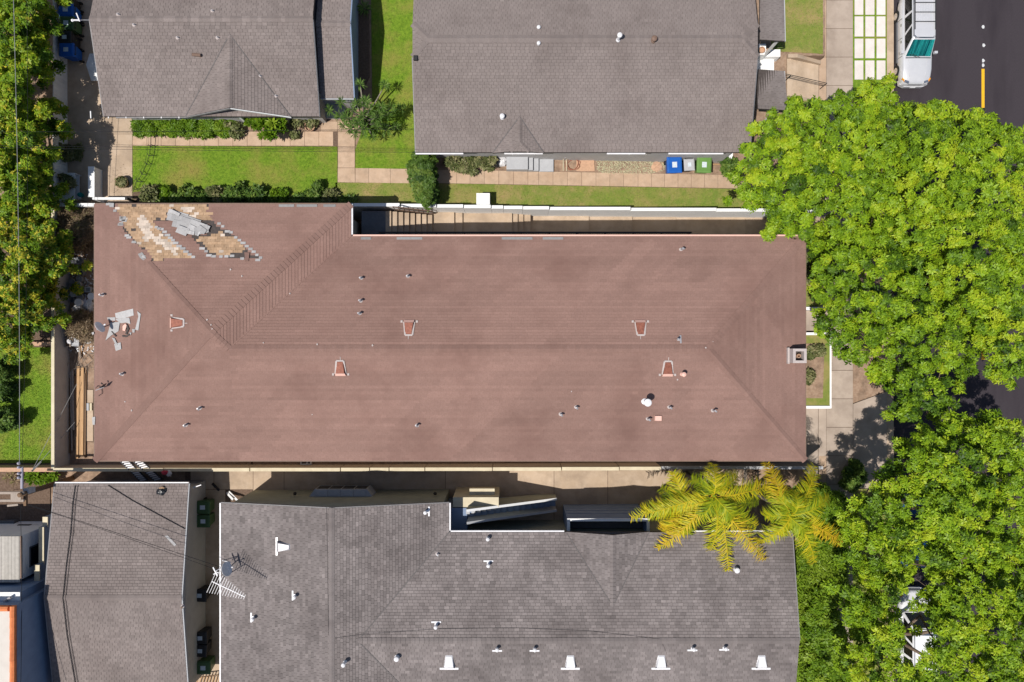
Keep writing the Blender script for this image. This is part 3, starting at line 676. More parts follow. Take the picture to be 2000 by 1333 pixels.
# grey unweathered tabs stepping along the torn edges
edge = [(340, 225), (330, 250), (310, 300), (380, 420), (400, 440), (455, 490), (760, 350), (790, 380), (820, 415), (850, 445), (880, 470), (910, 500), (945, 535), (985, 560), (1020, 595), (1060, 625), (1100, 652), (700, 330), (730, 345), (1380, 290), (1420, 320), (1470, 375), (1510, 385), (1560, 440), (1600, 470), (1640, 500), (1680, 535), (1720, 565), (1755, 595), (1790, 630), (1830, 660), (1800, 685), (1630, 670), (1270, 635), (1320, 645), (1400, 648), (1460, 645), (1520, 640), (1195, 560), (1240, 590), (170, 80), (215, 85), (250, 150), (320, 225), (350, 260), (315, 290), (560, 650)]
for a, b in edge:
    p = G(180 + a / 5.556, 385 + b / 5.556, zmain); mm = MB(); hx, hy = .1 * q.uniform(.8, 1.5), .062; z = lambda x, y_: zmain(x, y_) + .03
    pts = [(p.x - hx, p.y - hy), (p.x + hx, p.y - hy), (p.x + hx, p.y + hy), (p.x - hx, p.y + hy)]
    mm.prism([(x, y_, z(x, y_)) for x, y_ in pts], [(x, y_, z(x, y_) - .02) for x, y_ in pts], q.uniform(.85, 1.15)); mm.build('torn_shingle', 'bare_shingle', main_roof)
# heap of folded torn strips
heap = thing('torn_shingle_heap', G(375, 437, zmain), 'heap of folded grey torn shingles lying on the red roof', 'debris')
hp = [((830, 165), (1040, 225), 70), ((820, 215), (1050, 260), 75), ((900, 190), (1180, 285), 60), ((880, 285), (1100, 330), 80), ((980, 240), (1250, 330), 55), ((925, 350), (1040, 395), 75), ((1080, 270), (1280, 350), 60), ((1050, 330), (1180, 395), 80), ((1120, 380), (1270, 345), 90), ((940, 330), (1060, 375), 50), ((1030, 380), (1120, 400), 40), ((1160, 330), (1240, 390), 60), ((860, 150), (960, 200), 35)]
for i, ((a, b), (c_, d_), wd) in enumerate(hp):
    A = G(180 + a / 5.556, 385 + b / 5.556, zmain); B = G(180 + c_ / 5.556, 385 + d_ / 5.556, zmain); d = (B - A); nrm = Vector((-d.y, d.x, 0)).normalized() * wd / 5.556 / 39 / 2
    mm = MB(); n = 5; za = .035 + .007 * i; prev = None; bend = [q.uniform(-.01, .02) for _ in range(n + 1)]; tn = q.uniform(.85, 1.2)
    for k in range(n):
        p0, p1 = A + d * (k / n), A + d * ((k + 1) / n)
        z_ = lambda p, e_: zmain(p.x, p.y) + za + e_
        quad = [p0 - nrm, p1 - nrm, p1 + nrm, p0 + nrm]; ee = [bend[k], bend[k + 1], bend[k + 1] + .03, bend[k] + .03]
        mm.prism([(p.x, p.y, z_(p, e_)) for p, e_ in zip(quad, ee)], [(p.x, p.y, z_(p, e_) - .012) for p, e_ in zip(quad, ee)], tn * q.uniform(.93, 1.06))
    mm.build('strip', 'bare_shingle', heap)
def px_patch(parent, pts, mat, lift, name, org=(0, 0), sc=1.0, f=zmain, thick=.02, tn=1.0):
    p = [G(org[0] + a / sc, org[1] + b / sc, f) for a, b in pts]; p = [Vector((v.x, v.y, f(v.x, v.y) + lift)) for v in p]
    if sum(p[i].x * p[(i + 1) % len(p)].y - p[(i + 1) % len(p)].x * p[i].y for i in range(len(p))) < 0: p = p[::-1]
    mm = MB(); mm.prism(p, [v - Vector((0, 0, thick)) for v in p], tn); return mm.build(name, mat, parent)
# grey patched area on the western slope, drawn from the torn strips there (origin 0,370 scale 3.571)
O2 = ((0, 370), 3.571)
gp = [[(805, 865), (930, 833), (935, 880), (850, 905), (810, 900)], [(750, 895), (805, 893), (806, 918), (755, 912)], [(805, 905), (905, 895), (912, 940), (880, 930), (845, 935)], [(960, 850), (985, 870), (968, 985), (945, 980), (968, 890)], [(775, 930), (840, 925), (830, 990), (780, 1020), (740, 1055), (760, 990)], [(800, 1080), (845, 1068), (850, 1115), (812, 1128)], [(925, 975), (945, 975), (942, 1000), (928, 1000)], [(905, 1000), (922, 1000), (915, 1018)], [(785, 1035), (805, 1040), (825, 1085), (812, 1088)], [(760, 96), (800, 98), (798, 128), (770, 125)], [(645, 1000), (660, 995), (662, 1010), (650, 1016)]]
for i, pl in enumerate(gp): px_patch(main_roof, pl, 'bare_shingle', .034 + .004 * i, 'torn_shingle', *O2, tn=q.uniform(.9, 1.15))
px_patch(main_roof, [(862, 955), (880, 938), (890, 950), (878, 990), (862, 985)], 'pink_metal', .09, 'patch', *O2)
px_patch(main_roof, [(870, 940), (892, 940), (905, 975), (890, 1012), (878, 1008), (892, 975)], 'felt', .07, 'patch', *O2)
px_patch(main_roof, [(855, 1018), (880, 1022), (905, 1005), (908, 1018), (885, 1033), (860, 1030)], 'felt', .075, 'patch', *O2)
px_patch(main_roof, [(780, 990), (788, 992), (817, 1026), (811, 1030)], 'felt', .08, 'patch', *O2)
px_patch(main_roof, [(500, 620), (545, 600), (590, 665), (560, 690), (520, 660)], 'bare_shingle', .03, 'torn_shingle', (180, 385), 5.556, tn=.75)
px_patch(main_roof, [(1655, 600), (1712, 605), (1700, 700), (1665, 700)], 'red_shingle', .05, 'patch', (180, 385), 5.556, tn=.85)
px_patch(main_roof, [(645, 625), (668, 622), (665, 678), (650, 678)], 'bare_shingle', .05, 'torn_shingle', (0, 640), 3.571)
pls = {k: plane_of(v) for k, v in dict(S=FS2, W=FW, N=FN, E=FE, M=FM, R=FR).items()}
caps(main_roof, J, RE, [pls['S'], pls['M']], 'red_shingle', seed=1, contrast=.03)
caps(main_roof, (E, S_, ZE_), RE, [pls['S'], pls['R']], 'red_shingle', seed=2, contrast=.03)
caps(main_roof, (E, Nm, ZE_), RE, [pls['M'], pls['R']], 'red_shingle', seed=3, contrast=.03)
caps(main_roof, (W, S_, ZE_), PK, [pls['S'], pls['W']], 'red_shingle', seed=4, contrast=.03)
caps(main_roof, Vector((W, Nw, ZE_)) * 1 + (Vector(PK) - Vector((W, Nw, ZE_))) * .47, PK, [pls['N'], pls['W']], 'red_shingle', seed=5, contrast=.03)
caps(main_roof, (Xw, Nw, ZE_), PK, [pls['N'], pls['E']], 'red_shingle', seed=6, contrast=.03)
caps(main_roof, J, PK, [pls['S'], pls['E']], 'red_shingle', seed=7, contrast=.03)
# eaves
mm = MB(); mm.bar(Vector((Xw, Nm, ZE_ + .025)), Vector(J) + Vector((0, 0, .025)), .06, .012); mm.build('valley', 'red_shingle', main_roof)
trim(apt, (Xw + .05, Nm, ZE_), (Xw + .05, Nw, ZE_), 'white_metal', .07, .12); trim(apt, (Xw, Nm + .05, ZE_), (E, Nm + .05, ZE_), 'pink_metal', .08, .12)
trim(apt, (W - .01, Nw + .03, ZE_), (Xw, Nw + .03, ZE_), 'brown_metal', .06, .1); trim(apt, (E + .03, S_, ZE_), (E + .03, Nm, ZE_), 'brown_metal', .05, .1); trim(apt, (W - .03, S_, ZE_), (W - .03, Nw, ZE_), 'brown_metal', .05, .1); trim(apt, (W, S_ - .03, ZE_), (E, S_ - .03, ZE_), 'brown_metal', .05, .1)
for a, b in ((705, 725), (775, 825), (545, 575), (580, 620), (632, 656), (980, 1040), (1060, 1100)):   # pale replaced drip edge pieces
    yy = Nm - .12 if a > 690 else Nw - .1
    mm = MB(); x0, x1 = P(a, 0, 4.2).x, P(b, 0, 4.2).x; z_ = zmain(x0, yy) + .03; mm.box(x0, x1, yy - .06, yy + .08, z_ - .02, z_, q.uniform(.55, .75)); mm.build('drip_edge', 'bare_shingle', apt)
for (a, b, an) in ((348, 631, math.pi), (799, 642, math.pi / 2), (1251, 642, math.pi / 2), (665, 718, -math.pi / 2), (1304, 719, -math.pi / 2)):
    hood_vent(apt, G(a, b, zmain), an, zmain, L=.66, w0=.52, w1=.36)
for (a, b) in ((706, 544), (797, 540), (705, 588), (703, 613), (1330, 488), (391, 797), (364, 830), (1095, 809), (1125, 795), (1307, 795), (1392, 802), (1265, 818), (815, 831), (201, 576), (240, 731)):
    pipe_vent(apt, G(a, b, zmain), rnd.uniform(.28, .4), lean=(rnd.uniform(-.1, .1), rnd.uniform(-.1, .1)))
cap_vent(apt, G(1259, 784, zmain), .85, .075, .19); cap_vent(apt, G(1332, 731, zmain), .42, .06, .12, 'pink_metal')
bracket_vent(apt, G(1329, 663, zmain), 0, zmain, 'galv', .3, .045, .4)
p = G(1285, 817, zmain); mm = MB(); mm.box(p.x - .18, p.x + .18, p.y - .14, p.y + .14, p.z - .02, p.z + .13, 1, .02); mm.build('vent_box', 'pink_metal', apt)
# chimney on the eastern slope
p = G(1540, 695, zmain); x0, x1, y0, y1 = p.x - .02, p.x + .66, p.y - .36, p.y + .36; zb, zt = p.z - .5, p.z + .62
mm = MB()
mm.box(x0, x1, y0, y0 + .13, zb, zt); mm.box(x0, x1, y1 - .13, y1, zb, zt); mm.box(x0, x0 + .13, y0 + .131, y1 - .131, zb, zt); mm.box(x1 - .13, x1, y0 + .131, y1 - .131, zb, zt); mm.box(x0 + .131, x1 - .131, y0 + .131, y1 - .131, zb, zt - .35)
ch = mm.build('chimney', 'sealant', apt); mm = MB(); mm.box(x0 - .1, x0 - .005, y0 - .05, y1 + .05, zb, zt - .42); mm.build('saddle', 'sealant', ch); mm = MB(); mm.box(x0 + .132, x1 - .132, y0 + .132, y1 - .132, zt - .349, zt - .33); mm.build('dark_floor', 'felt', ch); mm = MB(); mm.lathe((x0 + .33, (y0 + y1) / 2, zt - .33), [(.1, 0), (.1, .26), (.075, .26), (.07, .02)], 12); mm.build('flue', 'clay', ch)  # dark plate covers the bottom of the chimney opening
# stair and upper walkway in the northern alley
alley = thing('alley_stair', (P(790, 0).x, 6.6, -.6), 'concrete stair climbing to landing in notch of red roof', 'stairs')
x = P(845, 0, -.5).x; zt = -.45; n = 0
while zt < .75:
    mm = MB(); mm.box(x - .31, x - .006, 5.95, 7.3, -2.5, zt + .17, rnd.uniform(.95, 1.05)); mm.build('step', 'concrete', alley); zt += .165; x -= .31; n += 1
mm = MB(); mm.box(Xw - .2, x, 5.0, 7.3, -2.5, zt); mm.build('landing', 'dark_grey', alley)
mm = MB(); mm.bar((P(767, 0, 1.9).x, 7.34, 1.9), (P(843, 0, .6).x, 7.34, .62), .05, .06); mm.build('handrail', 'brown_metal', alley)
mm = MB()
for k in range(9):
    t = k / 8; xx = P(767, 0, 1.9).x * (1 - t) + P(843, 0, .6).x * t; zz = 1.9 * (1 - t) + .62 * t; mm.bar((xx, 7.34, zz), (xx, 7.34, zz - .9), .03, .03)
mm.bar((P(767, 0, 1.9).x, 7.34, 1.1), (P(843, 0, .6).x, 7.34, -.2), .03, .25); mm.build('baluster', 'brown_metal', alley)
av = [(845, 887, -.5), (887, 903, -.66), (903, 1000, -.82), (1000, 1011, -.98), (1011, 1022, -1.14), (1022, 1036, -1.3), (1036, 1150, -1.75), (1150, 1235, -1.9), (1235, 1320, -2.05), (1320, 1455, -2.15), (1455, 1620, -2.22)]
m = MB(); m.box(-8.5, 17, 4.9, 7.49, -3.0, -2.6); al = tag(m.build('alley', 'concrete', origin=(0, 0, 0)), kind='structure')
for a, b, z in av:
    mm = MB(); mm.box(P(a, 0, z).x, P(b, 0, z).x + .004, 4.9, 7.49, -2.6, z, rnd.uniform(.93, 1.05)); mm.build('slab', 'concrete', al)
wk = thing('upper_walkway', (P(1040, 0).x, 5.6, 1.2), 'dark upper walkway with railing under north eave of red roof', 'walkway')
x0, x1 = P(745, 0, 1.4).x, P(1344, 0, 1.4).x
mm = MB(); mm.box(x0, x1, 4.6, 5.86, 1.05, 1.2); mm.build('deck', 'dark_grey', wk)
mm = MB(); mm.bar((x0, 5.9, 2.1), (x1, 5.9, 2.1), .08, .06); mm.bar((x0, 5.9, 1.3), (x1, 5.9, 1.3), .04, .04); mm.build('handrail', 'black_metal', wk)
for k in range(12):
    xx = x0 + (x1 - x0) * k / 11; mm = MB(); mm.bar((xx, 5.9, 1.1), (xx, 5.9, 2.1), .05, .05); mm.build('post', 'black_metal', wk)
mm = MB(); k = x0 + .1
while k < x1 - .05: mm.bar((k, 5.9, 1.3), (k, 5.9, 2.08), .016, .016); k += .13
mm.build('balusters', 'black_metal', wk)['kind'] = 'stuff'
# street front: walkway walls and planted court
ct = thing('front_court', (16, 0, Z_WALK), 'raised planting bed with white retaining wall facing the street', 'planter')
cx0, cx1 = 14.4, P(1621, 0, -1.3).x; cy0, cy1 = P(0, 793, -1.3).y, P(0, 655, -1.3).y
mm = MB(); mm.box(cx0, cx1, cy0, cy1, -2.6, -1.32); mm.build('bed', 'lawn_dry', ct)
mm = MB(); mm.poly([(cx0, cy0 + .45), (cx1 - .42, cy0 + .45), (cx1 - .32, cy1 - .5), (cx0, cy1 - .5)], -1.5, -1.30); mm.build('soil', 'dirt', ct)
mm = MB(); mm.box(cx0, cx1 - .02, cy0 - .16, cy0 - .003, -2.6, -1.24); mm.box(cx1 + .003, cx1 + .12, cy0 - .16, cy1, -2.6, -1.36); mm.box(cx0, cx1, cy1 + .003, cy1 + .16, -2.6, -1.2); mm.build('retaining_wall', 'white_stucco', ct)
pm = MB(); pm.box(cx0 + .05, cx0 + .85, cy1 - .95, cy1 - .55, -1.3, -1.22); pm.build('slab', 'concrete_grey', ct)
wkx = thing('entry_walk', (15.5, 1.2, Z_WALK), 'pale entrance walk between white low walls at the street front', 'walkway')
mm = MB(); mm.box(14.4, 19.0, P(0, 648, -1.5).y, P(0, 607, -1.5).y, -2.6, -1.55); mm.build('paving', 'concrete_grey', wkx)
mm = MB(); mm.box(14.4, 18.4, P(0, 606, -1.2).y, P(0, 600, -1.2).y, -2.6, -1.2); mm.build('low_wall', 'white_stucco', wkx)
b2 = thing('front_bed', (16, 4, Z_WALK), 'grassy planting bed behind white wall under the street tree', 'planter')
mm = MB(); mm.box(14.4, 18.3, P(0, 599, -1.3).y, 5.0, -2.6, -1.32); mm.build('bed', 'lawn_dry', b2); mm = MB(); mm.box(14.4, 18.3, 5.01, 5.2, -2.6, -1.2); mm.build('retaining_wall', 'white_stucco', b2)

# ------------------------------------------------------------------ house in the north west
h1 = thing('bungalow', (-17, 16.7, 0), 'single storey house with grey-brown shingle gable roof and cross gable', 'house')
xl, xr, ye, yr1, ze, zr1 = -21.95, -10.36, 12.08, 16.74, 2.5, 3.75; yn = 2 * yr1 - ye
FA = [(xl, ye, ze), (xr, ye, ze), (xr, yr1, zr1), (xl, yr1, zr1)]; FB = [(xl, yr1, zr1), (xr, yr1, zr1), (xr, yn, ze), (xl, yn, ze)]
pA = plane_of(FA); pB = plane_of(FB)
zc = 3.55; c0_, gx_, gy_ = pA
cr = (P(449, 0, zc).x, (zc - c0_) / gy_ + .02, zc); gf = (cr[0], 12.2, zc); vl = (P(363, 0, ze).x, ye - .02, ze + .02); vr = (P(568, 0, ze).x, ye - .02, ze + .02)
CL = [vl, gf, cr]; CR = [gf, vr, cr]
mm = MB(); mm.box(xl + .5, xr - .3, ye + .45, yn - .4, -.3, 2.34); mm.build('wall', 'grey_stucco', h1)
mm = MB(); g = [(vl[0] + .5, ze - .05), (vr[0] - .5, ze - .05), (gf[0], zc - .2)]; mm.prism([(a, 12.52, z) for a, z in g][::-1], [(a, 12.9, z) for a, z in g][::-1]); mm.build('gable_wall', 'grey_stucco', h1)
mm = MB()
for s_ in (0, 1): mm.prism([(x_, ye + .45 - .002, zz) for x_, zz in ((xl + .5, 2.3), (xr - .3, 2.3), (xr - .3, 2.34))], [(x_, ye + .46, zz) for x_, zz in ((xl + .5, 2.3), (xr - .3, 2.3), (xr - .3, 2.34))])
for xx in (xl + .52, xr - .32):
    mm.prism([(xx, ye + .5, 2.3), (xx, yn - .5, 2.3), (xx, yr1, 3.5)], [(xx + .1, ye + .5, 2.3), (xx + .1, yn - .5, 2.3), (xx + .1, yr1, 3.5)])
mm.build('gable_end', 'grey_stucco', h1)
def notdorm(x, y): return inside((x, y), [vl[:2], (vl[0], ye - 1), (vr[0], ye - 1), vr[:2], cr[:2]])
ro1 = shingle_roof(h1, [FA, FB, CL, CR], 'brown_shingle', .155, .27, 21, skip=None, contrast=.05, patch=.035)
caps(ro1, (xl, yr1, zr1), (xr, yr1, zr1), [pA, pB], 'brown_shingle', .2, .16, 22)
caps(ro1, gf, cr, [plane_of(CL), plane_of(CR)], 'brown_shingle', .22, .14, 23)
valley(ro1, vl, cr, .05); valley(ro1, vr, cr, .05)
trim(h1, (xl + .6, ye - .04, ze), vl, 'trim_grey', .06, .06, 'gutter', -.1); trim(h1, (gf[0], gf[1] - .04, gf[2]), (vr[0], vr[1] - .03, vr[2]), 'white_paint', .03, .14, 'fascia', -.07); trim(h1, (vl[0], vl[1] - .03, vl[2]), (gf[0], gf[1] - .04, gf[2]), 'trim_grey', .03, .14, 'fascia', -.07)
trim(h1, (xl - .02, ye, ze), (xl - .02, yr1, zr1), 'trim_grey', .05, .14, 'fascia', -.07); trim(h1, (xr + .02, ye, ze), (xr + .02, yr1, zr1), 'dark_grey', .05, .14, 'fascia', -.07)
for k in range(6):
    mm = MB(); xx = vl[0] - .4 - k * .95; mm.bar((xx, ye - .08, ze - .08), (xx, ye + .3, ze - .05), .05, .05); mm.build('gutter_bracket', 'white_metal', h1)
mm = MB(); px_ = P(470, 0, 1.2).x; mm.bar((px_, 12.45, .0), (px_, 12.45, 2.6), .12, .12); mm.build('porch_post', 'white_paint', h1)
zA_ = zplane(pA)
p = G(392, 110, zA_); mm = MB(); mm.tube([p, p + Vector((.02, 0, .12)), p + Vector((-.36, 0, .2))], .085, 10); mm.build('vent_pipe', 'brown_metal', h1)
for a, b in ((231, 29), (508, 149), (539, 188), (415, 22), (347, 74), (425, 74), (262, 49)): pipe_vent(h1, G(a, b, zA_ if b > 40 else zplane(pB)), .14, .022, 'galv')
# lower eastern roof
xl2, xr2, ye2, yr2, ze2, zr2 = P(626, 0, 2.2).x, P(691, 0, 2.2).x, 13.17, 16.8, 2.2, 3.1; yn2 = 2 * yr2 - ye2
FA2 = [(xl2, ye2, ze2), (xr2, ye2, ze2), (xr2, yr2, zr2), (xl2, yr2, zr2)]; FB2 = [(xl2, yr2, zr2), (xr2, yr2, zr2), (xr2, yn2, ze2), (xl2, yn2, ze2)]
h1b = thing('house_wing', ((xl2 + xr2) / 2, 16.8, 0), 'narrow lower wing with grey-brown shingle roof and blue-grey wall', 'house')
mm = MB(); mm.box(xl2 - .35, xr2 - .25, ye2 + .35, yn2, -.3, 2.05); mm.build('wall', 'blue_shade', h1b)
mm = MB(); xx = xr2 - .27; mm.prism([(xx, ye2 + .4, 2.05), (xx, yn2, 2.05), (xx, yr2, 2.95)], [(xx - .1, ye2 + .4, 2.05), (xx - .1, yn2, 2.05), (xx - .1, yr2, 2.95)]); mm.build('gable_end', 'blue_shade', h1b)
ro1b = shingle_roof(h1b, [FA2, FB2], 'brown_shingle', .155, .27, 25, contrast=.05, patch=.035)
caps(ro1b, (xl2, yr2, zr2), (xr2, yr2, zr2), [plane_of(FA2), plane_of(FB2)], 'brown_shingle', .22, .16, 26)
trim(h1b, (xr2 + .03, ye2, ze2), (xr2 + .03, yr2, zr2), 'blue_shade', .06, .16, 'fascia', -.07); trim(h1b, (xr2 + .03, yr2, zr2), (xr2 + .03, yn2, ze2), 'blue_shade', .06, .16, 'fascia', -.07); trim(h1b, (xl2, ye2 - .04, ze2), (xr2, ye2 - .04, ze2), 'grey_paint', .06, .1, 'gutter')
mm = MB(); mm.box(xr2 - .9, xr2 - .2, ye2 + .15, ye2 + .34, 0, 1.3); mm.build('porch_panel', 'grey_paint', h1b)
mm = MB(); pp = P(652, 233, 0); mm.box(pp.x - .8, pp.x + .7, pp.y, pp.y + .9, -.2, .14); mm.build('porch_step', 'grey_paint', h1b)

# ------------------------------------------------------------------ house in the north
h2 = thing('long_house', (3.7, 15.6, -.5), 'large house with plain grey-brown shingle roof, clipped gables and small side dormer', 'house')
xl, xr, ye, yr3, ze, zr3 = -5.16, 12.75, 10.12, 15.6, 2.6, 4.0; yn = 2 * yr3 - ye; cl = .85; hz = 3.78
sl3 = (zr3 - ze) / (yr3 - ye); yc = (zr3 - hz) / sl3
FA = [(xl, ye, ze), (xr, ye, ze), (xr, yr3 - yc, hz), (xr - cl, yr3, zr3), (xl + cl, yr3, zr3), (xl, yr3 - yc, hz)]
FB = [(xl, yr3 + yc, hz), (xl + cl, yr3, zr3), (xr - cl, yr3, zr3), (xr, yr3 + yc, hz), (xr, yn, ze), (xl, yn, ze)]
FLh = [(xl, yr3 - yc, hz), (xl + cl, yr3, zr3), (xl, yr3 + yc, hz)]; FRh = [(xr, yr3 + yc, hz), (xr - cl, yr3, zr3), (xr, yr3 - yc, hz)]
pA, pB = plane_of(FA), plane_of(FB)
dx = P(1015, 0, 2.9).x; zd = 3.05; c0_, gx_, gy_ = pA; dtop = (dx, (zd - c0_) / gy_, zd); df = (dx, ye + .42, zd); dl = (P(962, 0, ze).x, ye - .04, ze + .02); dr = (P(1062, 0, ze).x, ye - .04, ze + .02); dfl = (dx - .5, ye - .04, 2.88); dfr = (dx + .5, ye - .04, 2.88)
DL = [dl, dfl, df, dtop]; DR = [dfr, dr, dtop, df]; DF = [dfl, dfr, df]
mm = MB(); mm.box(xl + .35, xr - .45, ye + .42, yn - .4, -2.0, 2.44); mm.build('wall', 'grey_stucco', h2)
mm = MB()
for xx in (xl + .36, xr - .46): mm.prism([(xx, ye + .5, 2.4), (xx, yn - .5, 2.4), (xx, yr3, 3.7)], [(xx + .1, ye + .5, 2.4), (xx + .1, yn - .5, 2.4), (xx + .1, yr3, 3.7)])
mm.build('gable_end', 'grey_stucco', h2)
ro2 = shingle_roof(h2, [FA, FB, FLh, FRh, DL, DR, DF], 'brown_shingle', .15, .24, 31, contrast=.035, patch=.025)
caps(ro2, (xl + cl, yr3, zr3), (xr - cl, yr3, zr3), [pA, pB], 'brown_shingle', .24, .2, 32, .035)
for A, pl in (((xl, yr3 - yc, hz), (pA, plane_of(FLh))), ((xl, yr3 + yc, hz), (pB, plane_of(FLh)))): caps(ro2, A, (xl + cl, yr3, zr3), pl, 'brown_shingle', .22, .16, 33, .035)
for A, pl in (((xr, yr3 - yc, hz), (pA, plane_of(FRh))), ((xr, yr3 + yc, hz), (pB, plane_of(FRh)))): caps(ro2, A, (xr - cl, yr3, zr3), pl, 'brown_shingle', .22, .16, 34, .035)
caps(ro2, df, dtop, [plane_of(DL), plane_of(DR)], 'brown_shingle', .2, .12, 35, .035)
caps(ro2, dfl, df, [plane_of(DL), plane_of(DF)], 'brown_shingle', .18, .1, 36, .035); caps(ro2, dfr, df, [plane_of(DR), plane_of(DF)], 'brown_shingle', .18, .1, 37, .035)
for a, b in ((812, 905), (985, 1060), (1185, 1260), (1305, 1412)): trim(h2, (P(a, 0, 2.5).x, ye - .06, ze), (P(b, 0, 2.5).x, ye - .06, ze), 'white_metal', .07, .08)
trim(h2, (xl - .02, ye, ze), (xl - .02, yr3 - yc, hz), 'trim_grey', .05, .14, 'fascia', -.07); trim(h2, (xr + .02, ye, ze), (xr + .02, yr3 - yc, hz), 'dark_grey', .05, .14, 'fascia', -.07)
valley(ro2, dl, dtop, .05); valley(ro2, dr, dtop, .05)
fA = zplane(pA)
for a, b in ((1052, 86), (1052, 55)): cap_vent(h2, G(a, b, fA if b > 76 else zplane(pB)), .12, .05, .1)
cap_vent(h2, G(1207, 79, fA), .62, .08, .13); cap_vent(h2, G(1276, 80, fA), .3, .1, .15, 'brown_metal', 'brown_metal'); cap_vent(h2, G(981, 230, fA), .28, .06, .13)
p = G(812, 115, fA); mm = MB(); mm.box(p.x - .1, p.x + .1, p.y - .12, p.y + .12, p.z - .02, p.z + .14); mm.build('vent_box', 'black_metal', h2)
for a, b, w_ in ((1000, 1030, 1.3), (1230, 1262, 1.0)):   # side windows in the wall under the eave
    x0 = P(a, 0, 1).x; mm = MB(); mm.box(x0, x0 + w_, ye + .395, ye + .44, .6, 1.7); wn = mm.build('window', 'white_paint', h2); mm = MB(); mm.box(x0 + .07, x0 + w_ - .07, ye + .385, ye + .392, .67, 1.63); mm.build('pane', 'glass_dark', wn)
# porch roofs on its street side
for (a0, a1, b0, b1, zl, zh, nm) in ((1484, 1533, -80, 80, 1.75, 1.95, 'upper'), (1480, 1535, 137, 214, 1.65, 1.9, 'lower')):
    x0, x1 = P(a0, 0, zh).x, P(a1, 0, zl).x; y0, y1 = P(0, b1, 1.8).y, P(0, b0, 1.8).y
    pt = thing('porch', ((x0 + x1) / 2, (y0 + y1) / 2, -1.3), 'small grey porch roof %s of the long house beside its entry' % ('nearer the street tree' if nm == 'lower' else 'north'), 'porch')
    fc = [(x0, y0, zh), (x1, y0, zl), (x1 - (.12 if nm == 'upper' else 0), y1, zl), (x0, y1, zh)] if nm == 'upper' else [(x0, y0, zh), (x1 + .12, y0, zl), (x1 - .1, y1, zl), (x0, y1, zh)]
    r_ = shingle_roof(pt, [fc], 'grey_shingle', .15, .3, 41, contrast=.03, keep=60, thick=.12)
    trim(pt, (x1 + .03, y0, zl), (x1 + .03 - .1, y1, zl), 'grey_paint', .05, .1, 'fascia', -.06)
    for yy in (y0 + .15, y1 - .15):
        mm = MB(); mm.bar((x1 - .3, yy, -1.4), (x1 - .3, yy, zl - .12), .12, .12); mm.build('post', 'white_paint', pt)
    if nm == 'lower': caps(r_, (x0, y0 + .1, zh), (x1, y0 + .1, zl), [plane_of(fc), plane_of(fc)], 'grey_shingle', .2, .1, 43, .03)
# entry: white pad, planter with pots
en = thing('entry_terrace', (P(1500, 0, -1.2).x, P(0, 115, -1.2).y, -1.3), 'white entry landing and planter shelf between two porch roofs', 'terrace')
mm = MB(); mm.box(P(1480, 0, -1).x, P(1512, 0, -1).x, P(0, 140, -1).y, P(0, 113, -1).y, -1.4, -1.02); mm.build('landing', 'white_paint', en)
mm = MB(); mm.box(P(1482, 0, -.6).x, P(1524, 0, -.6).x, P(0, 111, -.6).y, P(0, 97, -.6).y, -1.4, -.6); mm.build('shelf', 'white_stucco', en)
mm = MB(); mm.box(P(1482, 0, -.3).x, P(1496, 0, -.3).x, P(0, 107, -.3).y, P(0, 86, -.3).y, -1.4, -.3); mm.build('pillar', 'white_stucco', en)
for a, b, r_, zz, lb in ((1488, 98, .19, -.3, 'wide clay pot on the white entry pillar'), (1500, 101, .13, -.6, 'small clay pot on the white entry shelf')):
    p = P(a, b, zz + .2); mm = MB(); mm.lathe((p.x, p.y, zz), [(r_ * .6, 0), (r_ * .95, .2), (r_, .24), (r_ * .82, .24), (r_ * .78, .14), (r_ * .2, .13)], 16); tag(mm.build('flower_pot', 'clay', smooth=False), lb, 'pot')
# wide front steps with handrail
st = thing('front_steps', (17.4, (ys0 + ys1) / 2, Z_WALK), 'wide beige steps leading down to the pavement', 'stairs')
ns = 12; x0, x1 = P(1545, 0, -1.3).x, 18.58
for k in range(ns):
    z = -1.28 - (k + 1) * (.95 / (ns + 1)); xa = x0 + (x1 - x0) * k / ns
    mm = MB(); mm.box(xa + .004, x0 + (x1 - x0) * (k + 1) / ns, ys0 + .22, ys1 - .22, -2.6, z, rnd.uniform(.94, 1.04)); mm.build('step', 'concrete', st)
mm = MB(); mm.box(16.31, x0, ys0 + .22, ys1 - .22, -2.6, -1.26); mm.build('landing', 'concrete', st)
for y0, y1 in ((ys0 + .004, ys0 + .215), (ys1 - .215, ys1 - .004)):
    mm = MB(); mm.prism([(16.31, y0, -1.1), (x0 + .3, y0, -1.1), (x1 + .1, y0, -2.05), (x1 + .1, y1, -2.05), (x0 + .3, y1, -1.1), (16.31, y1, -1.1)], [(16.31, y0, -2.6), (x0 + .3, y0, -2.6), (x1 + .1, y0, -2.6), (x1 + .1, y1, -2.6), (x0 + .3, y1, -2.6), (16.31, y1, -2.6)]); mm.build('cheek_wall', 'concrete', st)
hr = thing('stair_handrail', (17.4, P(0, 150, -1).y, -1.3), 'thin black metal handrail on the wide front steps', 'railing')
A, B, C_ = Vector(P(1532, 144.5, -.4)), Vector(P(1545, 147, -.4)), Vector(P(1615, 163, -1.3))
mm = MB(); mm.tube([A, B, C_], .022, 6); mm.tube([A - Vector((0, 0, .35)), B - Vector((0, 0, .35)), C_ - Vector((0, 0, .35))], .016, 6); mm.build('rail', 'black_metal', hr)
for b_ in (B, C_): mm = MB(); mm.tube([b_, Vector((b_.x, b_.y, b_.z - .95))], .022, 6); mm.build('post', 'black_metal', hr)

